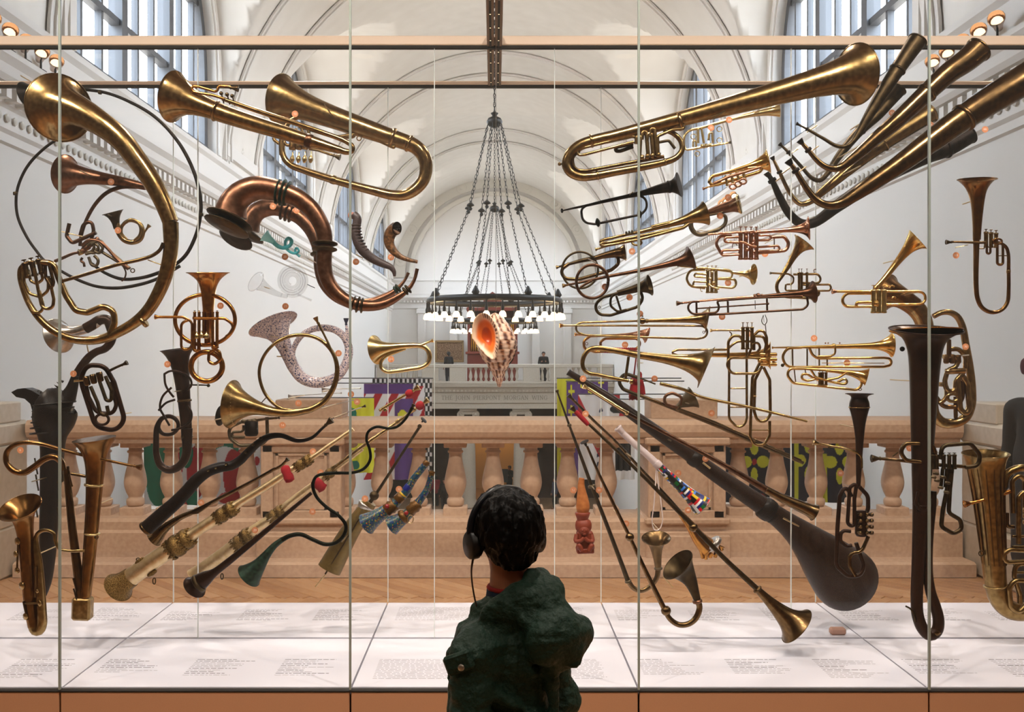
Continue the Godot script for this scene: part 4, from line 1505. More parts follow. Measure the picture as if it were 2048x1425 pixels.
func left_top():
	# great circular bass with its huge tilted bell
	Z("A")
	I("helicon", "huge circular brass bass horn at the upper left with a wide tilted bell", "horn", 700, 900, FRONT)
	T("bell", M.brass, [1215, 1300, 56, 0, 1170, 1180, 60, 0, 1090, 1020, 66, 0, 980, 860, 72, 0, 850, 700, 80, -5, 700, 585, 90, -20, 560, 505, 108, -50, 470, 470, 132, -85, 400, 450, 172, -125, 362, 443, 215, -150, 348, 441, 242, -163])
	Z("B")
	S("body_tube", M.brass, [1215, 160, 56, 1218, 330, 52, 1195, 480, 50, 1150, 620, 47, 1060, 780, 43, 960, 875, 39, 830, 950, 36, 740, 988, 33, 640, 1003, 31, 520, 993, 29, 400, 945, 27, 300, 865, 25, 220, 762, 22, 168, 645, 20, 142, 545, 18, 150, 485, 17, 195, 452, 16, 255, 446, 16])
	P("branch_tube", M.brass, 23, 60, [300, 448, 385, 452, 425, 560, 480, 690, 545, 790, 630, 805, 740, 760, 815, 790, 822, 880, 780, 985], 12)
	S("lead_pipe", M.brass_dark, [455, 582, 12, 620, 535, 12, 830, 470, 13, 1030, 423, 13, 1100, 398, 13, 1150, 360, 13, 1175, 310, 13], 30)
	P("valve_slide", M.brass, 11, 45, [178, 500, 185, 590, 220, 670, 300, 695, 355, 650, 358, 545], 25)
	P("valve_slide", M.brass, 12, 40, [262, 490, 300, 690, 320, 775, 395, 780, 402, 710, 370, 560], 40)
	P("valve_slide", M.brass, 11, 30, [205, 720, 240, 800, 305, 805, 325, 760, 295, 650], 30)
	P("valve_slide", M.brass, 11, 24, [210, 500, 225, 580, 270, 600, 312, 570, 300, 500], 15)
	P("valve_slide", M.brass_dark, 12, 25, [345, 470, 350, 560, 395, 635, 405, 590, 375, 470], 50)
	for q in [[185, 455], [235, 442], [285, 428]]:
		valve(M.brass_dark, q[0], q[1], q[0] + 25, q[1] + 100, 21, 0.9, 20)
	collar(M.brass, 1025, 868, 1, -0.6, 41, 0.35)
	rod("brace", M.brass_pale, 1060, 430, 1155, 465, 4, 20, 10)
	# hoop horn behind it
	Z("A")
	I("hoop_horn", "dark horn coiled in one very wide thin hoop behind the huge circular bass", "horn", 760, 900, REAR)
	T("bell", M.gunmetal, [520, 352, 12, 0, 400, 350, 24, -6, 290, 355, 38, -16, 215, 368, 58, -28, 165, 378, 90, -40])
	T("hoop_tube", M.gunmetal, [520, 352, 11, 0, 640, 358, 11, 0, 760, 378, 11, 0, 900, 430, 11, 0, 1080, 530, 12, 0, 1200, 640, 12, 0, 1310, 790, 13, 0, 1395, 980, 13, 0, 1432, 1170, 13, 0, 1425, 1270, 13, 0, 1400, 1380, 13, 0, 1330, 1525, 13, 0, 1250, 1600, 13, 0, 1120, 1665, 13, 6, 990, 1700, 12, 10, 870, 1705, 12, 12, 750, 1660, 11, 12, 650, 1590, 11, 10])
	S("hoop_tube", M.gunmetal, [570, 635, 10, 430, 690, 10, 300, 780, 10, 190, 900, 10, 128, 1030, 10, 110, 1130, 10, 122, 1260, 10, 190, 1410, 10, 260, 1510, 10, 310, 1570, 10, 420, 1640, 10, 540, 1705, 11, 680, 1755, 11, 820, 1768, 12, 960, 1750, 12, 1110, 1705, 12, 1280, 1610, 12], -10)
	for q in [[713, 372, 1, 0.15], [428, 690, 1, -0.5], [110, 1095, 0, 1], [1432, 1245, 0, 1]]:
		collar(M.bronze, q[0], q[1], q[2], q[3], 15, 0.8)
	# slim horn with a dark bell and rotary valves
	I("valve_horn", "copper toned horn with a slim bell and a crowded nest of valves inside the hoop", "horn", 640, 1200, 4.70)
	T("bell", M.copper, [1040, 1048, 24, 0, 900, 1016, 34, -4, 720, 985, 46, -14, 580, 963, 64, -28, 500, 953, 88, -40, 455, 948, 120, -50, 442, 946, 137, -54])
	S("curved_tube", M.copper_dark, [1035, 1050, 18, 960, 1046, 16, 860, 1050, 15, 760, 1090, 14, 680, 1170, 13, 615, 1285, 12, 578, 1400, 12, 570, 1470, 12])
	Z("B")
	P("valve_loop", M.copper_dark, 13, 50, [570, 260, 595, 170, 655, 150, 668, 220, 650, 290])
	P("valve_loop", M.copper_dark, 14, 24, [500, 170, 480, 260, 520, 310, 690, 235], 12)
	P("valve_slide", M.grey_brass, 11, 30, [640, 300, 720, 290, 790, 370, 880, 450, 930, 490], 10)
	P("valve_slide", M.grey_brass, 11, 30, [620, 390, 700, 350, 760, 390, 860, 450, 920, 495], 18)
	P("valve_slide", M.grey_brass, 11, 30, [640, 410, 660, 470, 700, 475, 712, 430, 680, 400], 20)
	for i in 4:
		L("rotor", M.copper, 590 + i * 32, 370 - i * 26, 0.8, -0.4, [2, -32, 17, -30, 20, -10, 20, 20, 16, 28, 2, 30], 14)
	for i in 3:
		P("valve_slide", M.grey_brass, 10, 20, [600 + i * 34, 340 - i * 10, 640 + i * 36, 305 - i * 4, 690 + i * 30, 330 + i * 10, 660 + i * 30, 380 + i * 4, 620 + i * 34, 390 - i * 10], 26 + i * 4)
	S("bent_tube", M.copper, [600, 330, 12, 650, 292, 12, 720, 300, 12, 780, 350, 12, 850, 430, 11, 930, 492, 10], 34)
	P("valve_slide", M.copper_dark, 9, 14, [600, 415, 585, 440, 610, 450, 615, 480], 30)
	S("stay_loop", M.copper_dark, [880, 470, 6, 900, 520, 6, 890, 560, 6, 870, 580, 6], 8)
	mouth(M.brass_pale, 575, 378, -0.6, 0.1, 24, 30, 0.5)
	S("mouth_pipe", M.copper_dark, [400, 440, 12, 460, 415, 11, 530, 385, 10, 580, 376, 9], 20)
	O("lyre_ring", M.grey_brass, 950, 505, 14, 14, 4, 12)
	rod("support_arm", M.pin, 430, 225, 600, 265, 4, 20, 10)
	# tiny posthorn
	Z("A")
	I("posthorn", "tiny coiled posthorn with a flat upturned bell, alone inside the hoop", "horn", 900, 1340, 4.62)
	T("bell", M.bronze, [832, 1345, 22, 0, 824, 1300, 28, 0, 815, 1262, 42, 3, 809, 1238, 62, 6, 807, 1230, 72, 8])
	Z("B")
	S("coil", M.brass_old, [832, 170, 22, 848, 235, 21, 885, 285, 20, 940, 302, 19, 995, 285, 17, 1018, 235, 16, 1005, 180, 15, 960, 150, 14, 910, 150, 13, 868, 190, 12, 865, 240, 12, 910, 292, 12])
	S("coil", M.brass_old, [900, 165, 11, 940, 142, 11, 985, 160, 11, 1008, 205, 11, 1000, 255, 11, 960, 295, 11], 14)
	S("tail_pipe", M.brass_old, [1000, 275, 9, 1030, 235, 8, 1062, 190, 7], 8)
	mouth(M.brass_old, 1068, 182, 0.6, -0.75, 16, 8)
	# two long bass trumpets at the top
	Z("D")
	I("bass_trumpet", "long brass trumpet sloping down from the upper left, small mouthpiece crook on its back", "trumpet", 700, 480, FRONT)
	T("bell", M.brass, [1300, 685, 26, 0, 1100, 625, 42, 0, 900, 562, 50, 0, 700, 500, 56, -5, 500, 435, 62, -10, 370, 385, 70, -18, 270, 345, 92, -36, 200, 318, 128, -56, 150, 303, 160, -72, 135, 299, 178, -76])
	S("back_tube", M.brass, [1290, 683, 24, 1340, 700, 22, 1380, 695, 19, 1385, 665, 18, 1345, 632, 17, 1200, 575, 17, 1000, 507, 17, 800, 442, 17, 640, 388, 16, 500, 338, 14], 22)
	P("crook", M.brass_orange, 10, 24, [520, 345, 440, 320, 300, 295, 300, 258, 340, 260, 470, 300, 480, 255, 560, 262], 40)
	mouth(M.brass_dark, 612, 275, 1, 0.12, 24, 40)
	for q in [[500, 310], [540, 318], [575, 328]]:
		knob("key", M.brass_dark, q[0], q[1], 14, 50)
		rod("key_post", M.brass_dark, q[0], q[1], q[0] + 10, q[1] + 60, 5, 45, 20)
	collar(M.copper_dark, 1085, 620, 1, 0.31, 44, 0.6)
	collar(M.brass, 450, 418, 1, 0.33, 66, 0.12)
	I("contrabass_trumpet", "larger brass trumpet bent in a long loop, its bell behind the sloping one", "trumpet", 1300, 600, REAR)
	T("bell", M.brass_old, [1750, 632, 53, 0, 1600, 582, 60, 0, 1400, 512, 70, -4, 1200, 440, 80, -10, 1060, 385, 94, -24, 970, 348, 118, -44, 905, 325, 150, -66, 880, 318, 172, -76])
	S("great_bend", M.brass, [1740, 629, 53, 1810, 660, 51, 1865, 720, 49, 1885, 790, 46, 1870, 880, 43, 1815, 950, 40, 1740, 990, 37, 1660, 992, 35, 1500, 955, 31, 1350, 915, 28, 1200, 872, 26, 1050, 822, 24, 960, 785, 23, 912, 730, 22, 900, 650, 21, 915, 560, 20, 955, 485, 19, 1010, 455, 18])
	P("valve_slide", M.brass_old, 16, 40, [1010, 455, 1100, 465, 1380, 560, 1400, 590, 1280, 600, 1020, 520], 10)
	P("valve_slide", M.brass_old, 13, 30, [1280, 600, 1420, 575, 1560, 620, 1690, 680, 1640, 640], 14)
	P("valve_slide", M.brass, 11, 20, [880, 640, 840, 610, 850, 580, 900, 600, 930, 650, 1000, 655])
	for i in 4:
		var x := 975.0 + i * 42
		L("rotor", M.brass, x, 660 - i * 2 + 6, 0.1, -1, [4, -22, 22, -20, 24, 0, 24, 36, 18, 44, 4, 46], 14)
		L("lever", M.brass_pale, x + 6, 700, -0.1, 1, [4, 0, 5, 24, 15, 40, 17, 56, 8, 76, 2, 78], 24)
		rod("valve_tube", M.brass_old, x, 640, x - 20, 540, 12, 10, 10)
	P("mouth_pipe", M.brass_old, 9, 20, [1090, 680, 1150, 690, 1240, 720, 1270, 728], 20)
	mouth(M.grey_brass, 1300, 738, 1, 0.3, 22, 20)
	O("lyre_ring", M.brass, 1430, 608, 15, 15, 4, 20)
	collar(M.brass, 1660, 600, 1, 0.33, 62, 0.25)
	collar(M.brass, 1770, 640, 0.9, 0.45, 55, 0.2)
	collar(M.brass, 1250, 886, 1, 0.28, 29, 0.7)

func left_middle():
	# pair of great copper serpent horns
	Z("E")
	for side in 2:
		var front := side == 0
		I("copper_horn", "front one of two giant S-shaped copper horns with stacked saucer flanges" if front else "rear twin of the giant S-shaped copper horns, seen inside its arch", "horn", 800, 560, 4.30 if front else 4.86)
		if front:
			S("tube", M.copper, [215, 370, 118, 225, 310, 108, 260, 240, 98, 325, 190, 92, 410, 165, 86, 500, 172, 80, 600, 198, 72, 700, 240, 66, 790, 312, 62, 850, 400, 59, 882, 480, 57, 889, 560, 55, 885, 650, 55, 887, 740, 54, 918, 840, 52, 985, 925, 48, 1080, 985, 44, 1200, 1005, 39, 1300, 995, 34, 1400, 948, 26, 1480, 890, 17, 1525, 825, 12, 1548, 740, 13])
			L("flange", M.bronze, 212, 392, -0.36, 0.93, [60, -34, 110, -28, 172, -4, 174, 4, 120, 16, 60, 22], 0, 0.25)
			L("flange", M.bronze, 190, 440, -0.36, 0.93, [60, -30, 110, -26, 166, -4, 168, 4, 120, 14, 60, 20], 0, 0.25)
			for q in [[556, 190, 1, 0.22, 92], [590, 196, 1, 0.26, 98], [620, 205, 1, 0.3, 92]]:
				L("ring_flange", M.verdigris, q[0], q[1], q[2], q[3], [q[4] * 0.7, -12, q[4], -3, q[4], 3, q[4] * 0.7, 12])
			for q in [[889, 562, 0, 1, 92], [887, 602, 0, 1, 90]]:
				L("ring_flange", M.bronze, q[0], q[1], q[2], q[3], [q[4] * 0.6, -18, q[4], -3, q[4], 3, q[4] * 0.6, 18], 0, 0.12)
			for q in [[1092, 988, 1, 0.3, 56], [1125, 996, 1, 0.25, 60], [1155, 1002, 1, 0.15, 56], [1462, 900, 1, -0.75, 34], [1482, 885, 1, -0.85, 38]]:
				L("ring_flange", M.bronze, q[0], q[1], q[2], q[3], [q[4] * 0.7, -10, q[4], -3, q[4], 3, q[4] * 0.7, 10])
		else:
			S("tube", M.copper, [345, 470, 76, 362, 395, 70, 405, 335, 66, 465, 308, 63, 530, 302, 60, 620, 325, 57, 710, 372, 54, 785, 450, 52, 832, 540, 51, 858, 640, 50, 862, 740, 49, 890, 840, 47, 965, 930, 43, 1080, 985, 38, 1200, 985, 33, 1300, 950, 28, 1380, 905, 20, 1432, 855, 13, 1466, 810, 10, 1485, 768, 12])
			L("flange", M.bronze, 330, 500, -0.36, 0.93, [60, -26, 90, -22, 128, -4, 130, 4, 90, 14, 60, 20], 0, 0.2)
			L("flange", M.gunmetal, 255, 525, -0.36, 0.9, [40, -12, 110, -8, 128, 0, 110, 8, 40, 12], 0, 0.55)
			for q in [[590, 320, 1, 0.3, 74], [625, 330, 1, 0.35, 76], [655, 345, 1, 0.4, 70]]:
				L("ring_flange", M.copper_dark, q[0], q[1], q[2], q[3], [q[4] * 0.7, -10, q[4], -3, q[4], 3, q[4] * 0.7, 10])
			L("ring_flange", M.bronze, 862, 640, 0, 1, [50, -14, 76, -3, 76, 3, 50, 14], 0, 0.2)
			for q in [[1395, 895, 1, -0.6, 34], [1412, 880, 1, -0.7, 36]]:
				L("ring_flange", M.verdigris, q[0], q[1], q[2], q[3], [q[4] * 0.7, -10, q[4], -3, q[4], 3, q[4] * 0.7, 10])
	# animal horns
	var horn_skin := mottled(71, 0.05, Color(0.12, 0.10, 0.11), Color(0.40, 0.33, 0.32), 0.45, 0.0, 12.0)
	I("animal_horn", "ridged greyish animal horn curving down beside the copper serpent's end", "animal horn", 1200, 580, 4.42)
	S("horn_body", horn_skin, [1092, 352, 28, 1118, 380, 32, 1114, 440, 32, 1112, 500, 34, 1130, 560, 36, 1165, 615, 36, 1230, 668, 32, 1310, 708, 27, 1360, 730, 21, 1383, 765, 15, 1385, 795, 9])
	L("cut_tip", plain(Color(0.65, 0.42, 0.36), 0.6), 1088, 360, -1, 0.1, [20, -14, 24, 0, 22, 26, 12, 32])
	for i in 9:
		collar(horn_skin, 1113 + i * i * 0.9, 430 + i * 23, 0.05 * i, 1, 33, 0.14)
	rod("mount_rod", M.pin, 1115, 640, 1160, 665, 4, 20, 0)
	I("shofar", "glossy black and tan ram's horn with a dark open mouth", "animal horn", 1420, 560, 4.42)
	var tan_horn := mottled(72, 0.03, Color(0.10, 0.06, 0.04), Color(0.66, 0.47, 0.30), 0.35, 0.0, 7.0)
	T("horn_body", tan_horn, [1550, 692, 12, 0, 1490, 678, 15, 0, 1430, 655, 20, 0, 1385, 620, 28, 0, 1352, 570, 35, 0, 1348, 520, 40, 4, 1368, 475, 44, 12, 1400, 455, 46, 30])
	L("mouth_rim", M.leather, 1405, 457, 0.75, 0.1, [36, -4, 48, 0, 46, 6, 30, 2, 10, -8], 34, 0.55)
	# turquoise glass horn
	var turquoise := plain(Color(0.08, 0.58, 0.64), 0.12)
	turquoise.clearcoat_enabled = true
	turquoise.backlight_enabled = true
	turquoise.backlight = Color(0.75, 1.0, 1.0)
	var pale_turq := plain(Color(0.40, 0.80, 0.84), 0.15)
	pale_turq.backlight_enabled = true
	pale_turq.backlight = Color(0.85, 1.0, 1.0)
	I("glass_horn", "small turquoise glass horn twisted into two loops", "glass horn", 580, 560, 4.44)
	bell(pale_turq, 526, 552, 17, 462, 505, 46, 0, 14, 2.5, 0.5)
	T("looped_tube", turquoise, [520, 548, 17, 0, 560, 582, 15, 0, 605, 592, 14, 4, 648, 570, 13, 10, 656, 540, 12, 12, 632, 523, 12, 6, 608, 545, 11, -6, 612, 590, 11, -8, 650, 625, 10, 0, 690, 630, 9, 8, 706, 612, 8, 10, 690, 592, 8, 2, 676, 605, 8, -6, 690, 635, 8, 0, 712, 652, 10, 0])
	# clear glass horn
	Z("F")
	var clear := plain(Color(0.45, 0.47, 0.47, 0.10), 0.05)
	clear.transparency = BaseMaterial3D.TRANSPARENCY_ALPHA
	clear.metallic_specular = 0.7
	I("clear_glass_horn", "clear glass hunting horn wound in a flat spiral of many turns", "glass horn", 1150, 190, 4.44)
	T("bell", clear, [1120, 280, 18, 0, 1060, 258, 24, 0, 1010, 230, 32, 0, 960, 200, 48, -8, 925, 180, 70, -16, 912, 172, 86, -20])
	var sp := []
	for i in 90:
		var t := i / 89.0
		var a := 1.9 - t * TAU * 5.0
		var rr := 118.0 - t * 88.0
		sp.append_array([1205 + rr * cos(a), 165 + rr * sin(a) * 1.05, 15 - t * 8])
	S("bell_tube", clear, [1118, 279, 17, 1165, 292, 15])
	S("spiral", clear, sp)
	S("tail_pipe", clear, [1250, 275, 9, 1310, 300, 7, 1360, 322, 9], 8)
	rod("mount_rod", M.iron, 1325, 195, 1385, 223, 3)
	# blue and white porcelain horn
	var china := StandardMaterial3D.new()
	china.albedo_texture = noise_tex(75, 0.06, Color(0.13, 0.18, 0.36), Color(0.86, 0.79, 0.78), 256, 3)
	var cg: Gradient = china.albedo_texture.color_ramp
	cg.interpolation_mode = Gradient.GRADIENT_INTERPOLATE_CONSTANT
	cg.add_point(0.36, Color(0.42, 0.45, 0.60))
	cg.add_point(0.41, Color(0.84, 0.78, 0.78))
	cg.set_offset(cg.get_point_count() - 1, 0.5)
	china.roughness = 0.12
	china.uv1_triplanar = true
	china.uv1_scale = Vector3.ONE * 6.0
	I("porcelain_horn", "blue and white flowered porcelain horn with a broad flattened bell", "porcelain horn", 1350, 720, 4.72)
	T("bell", china, [1215, 850, 48, 0, 1168, 745, 52, 0, 1125, 650, 66, -4, 1090, 580, 100, -12, 1062, 535, 150, -20, 1048, 508, 200, -26])
	S("coil", china, [1210, 840, 48, 1280, 932, 46, 1370, 970, 43, 1470, 965, 41, 1565, 920, 38, 1632, 820, 35, 1655, 710, 32, 1620, 615, 30, 1545, 556, 28, 1440, 538, 26, 1340, 560, 24, 1262, 620, 22, 1218, 700, 20, 1208, 770, 18])
	S("mouth_pipe", china, [1648, 640, 18, 1642, 580, 14, 1636, 520, 10], 8)
	mouth(plain(Color(0.16, 0.20, 0.30), 0.2), 1633, 465, -0.02, -1, 22, 8)
	rod("mount_rod", M.pin, 1092, 765, 1150, 768, 5, 40, 10)
	# great hunting horn
	I("hunting_horn", "olive brass hunting horn with one large open hoop and a studded bell rim", "horn", 1150, 950, FRONT)
	T("bell", M.brass_old, [1350, 1186, 27, 0, 1200, 1212, 31, 0, 1050, 1202, 38, 0, 950, 1180, 52, 0, 870, 1162, 78, -4, 800, 1152, 118, -12, 755, 1148, 158, -18, 722, 1145, 190, -24])
	S("hoop", M.brass_old, [1350, 1186, 26, 1450, 1130, 24, 1520, 1040, 22, 1558, 930, 20, 1560, 830, 18, 1530, 740, 16, 1470, 665, 15, 1390, 615, 14, 1280, 595, 14, 1170, 612, 14, 1060, 672, 13, 985, 760, 13, 948, 870, 13, 960, 980, 13, 1010, 1085, 13, 1090, 1160, 13, 1190, 1192, 12, 1300, 1185, 12], 12)
	S("mouth_pipe", M.brass_old, [1530, 740, 9, 1490, 650, 9, 1450, 570, 9, 1415, 500, 12], 24)
	mouth(M.brass, 1394, 458, -0.4, -0.9, 22, 24)
	var studs := MB.new()
	for i in 40:
		var a := TAU * i / 40.0
		studs.turned(w(752 + 8 * cos(a), 1148 - 158 * sin(a), 158 * cos(a)), Vector3(-1, 0, 0), [0.001, -4, 5, 0, 0.001, 4], 6, px(1.0))
	put("studs", studs, M.brass_pale, it)
	rod("brace", M.bronze, 1000, 1090, 950, 1145, 4)
	# dark mouth behind and small valve horn under it
	I("small_valve_horn", "small dark valve horn hanging under the studded bell of the hunting horn", "horn", 860, 1300, REAR)
	bell(M.gunmetal, 720, 1245, 18, 632, 1236, 80, 0, -20, 4.0, 0.3)
	P("tubing", M.grey_brass, 14, 60, [1005, 1245, 1010, 1420, 960, 1465, 790, 1475, 715, 1420, 700, 1330, 800, 1285, 920, 1270])
	P("valve_slide", M.grey_brass, 11, 24, [820, 1310, 820, 1360, 730, 1365, 730, 1405, 830, 1405])
	L("valve_block", M.gunmetal, 885, 1275, 0, 1, [10, 0, 52, 4, 54, 100, 44, 120, 10, 122], 10)
	for i in 3:
		L("rotor", M.grey_brass, 830 + i * 40, 1276, 0.2, -1, [4, -20, 22, -18, 24, 4, 16, 12, 4, 13], 24)
	S("mouth_pipe", M.brass_dark, [900, 1275, 12, 1000, 1260, 10, 1090, 1252, 9], 20)
	mouth(M.brass_dark, 1110, 1250, 1, -0.1, 12, 20)
	# mellophone
	I("mellophone", "bright orange-gold upright horn with a full circle of tubing and six valves", "horn", 525, 560, FRONT)
	T("bell", M.brass_orange, [535, 690, 24, 0, 536, 600, 28, 0, 538, 480, 37, 0, 540, 380, 44, 0, 540, 290, 52, 0, 540, 220, 64, 1, 541, 165, 88, 3, 541, 125, 130, 6, 541, 103, 165, 8])
	O("circle_tube", M.brass_orange, 522, 476, 237, 200, 16, 22)
	O("lower_ring", M.brass_orange, 530, 845, 124, 116, 22, 6)
	P("lower_loop", M.brass_orange, 13, 40, [620, 700, 555, 735, 550, 810, 600, 828, 650, 790, 640, 730, 580, 690], 30)
	P("lead_pipe", M.brass_orange, 11, 50, [155, 455, 350, 455, 425, 490, 425, 700, 340, 720, 340, 500, 400, 478], 40)
	mouth(M.brass_orange, 134, 454, -1, 0, 20, 40)
	P("main_slide", M.brass_orange, 12, 60, [430, 462, 680, 466, 745, 510, 745, 570, 690, 610], 36)
	for i in 6:
		var x := 447.0 + i * 35.5
		var y1: float = [720.0, 715.0, 600.0, 600.0, 690.0, 700.0][i]
		valve(M.brass_orange, x, 415, x, y1 if i < 2 or i > 3 else 620.0, 12, 0.6, 44)
	for i in 3:
		L("thumb_key", M.brass_pale, 470 + i * 38, 608 - (i % 2) * 5, 0, 1, [3, -40, 5, -22, 16, -14, 18, 8, 12, 18, 3, 20], 66)
	P("valve_slide", M.brass_orange, 12, 20, [440, 560, 440, 722, 480, 722, 480, 580], 52)
	P("valve_slide", M.brass_orange, 12, 20, [592, 470, 592, 690, 625, 690, 625, 470], 52)
	L("valve_plate", M.brass_orange, 450, 468, 1, 0, [10, 0, 11, 4, 11, 178, 10, 182], 58)
	# dark tall horn with wound coils
	I("coiled_ophicleide", "dark brown upright horn wrapped in looping thin tubing, left of the hunting horn", "horn", 320, 1050, 4.66)
	T("bell", M.dark_coat, [370, 1430, 40, 0, 365, 1290, 44, 0, 352, 1140, 49, 0, 338, 1000, 56, 0, 322, 860, 68, 0, 308, 780, 84, 2, 302, 735, 108, 4, 299, 708, 132, 6])
	Z("G")
	S("bow", M.dark_coat, [567, 250, 34, 566, 330, 32, 562, 410, 29, 540, 468, 27, 495, 508, 26, 440, 518, 25, 395, 490, 23, 368, 420, 21, 366, 330, 19, 372, 240, 17, 405, 185, 15, 455, 172, 14, 500, 200, 13, 508, 245, 12, 470, 285, 12, 410, 285, 12, 382, 245, 12, 400, 180, 12], 6)
	Z("F")
	S("wound_tube", M.dark_coat, [270, 1010, 9, 200, 1080, 9, 180, 1170, 9, 215, 1240, 9, 255, 1310, 9], 60)
	S("wound_tube", M.dark_coat, [215, 905, 9, 225, 990, 9, 275, 1070, 9, 290, 1085, 9], 64)
	S("wound_tube", M.dark_coat, [215, 905, 9, 265, 880, 9, 350, 890, 9, 420, 940, 9, 430, 990, 9, 400, 1030, 9], 72)
	S("wound_tube", M.dark_coat, [170, 1190, 9, 230, 1130, 9, 300, 1105, 9], 66)
	S("wound_tube", M.dark_coat, [395, 1150, 9, 428, 1210, 9, 415, 1280, 9, 340, 1330, 9, 270, 1345, 9], 62)
	rod("support_arm", M.iron, 400, 990, 560, 993, 6, 20, 20)
	knob("support_knob", M.bronze, 548, 995, 14, 20)
	collar(M.brass_dark, 352, 1115, 0.08, 1, 52, 0.2)
	collar(M.grey_brass, 372, 1400, 0.05, 1, 42, 0.35)
	Z("E")
	# bugle
	Z("H")
	I("bugle", "shiny small brass bugle bent in one flat loop, below the copper serpents' ends", "bugle", 480, 270, 4.40)
	T("bell", M.brass_pale, [560, 224, 13, 0, 500, 228, 17, 0, 450, 234, 23, -2, 415, 239, 33, -8, 388, 243, 50, -16, 370, 246, 72, -24])
	S("loop", M.brass_pale, [560, 224, 13, 600, 228, 13, 626, 245, 12, 638, 280, 12, 628, 312, 11, 596, 332, 11, 540, 342, 10, 470, 352, 10, 425, 354, 9, 400, 335, 9, 398, 305, 9, 418, 282, 8, 460, 262, 8, 520, 240, 7])
	S("mouth_pipe", M.brass_pale, [590, 225, 6, 618, 213, 6, 640, 205, 6], 8)
	mouth(M.brass_bright, 655, 200, 1, -0.35, 10, 8)

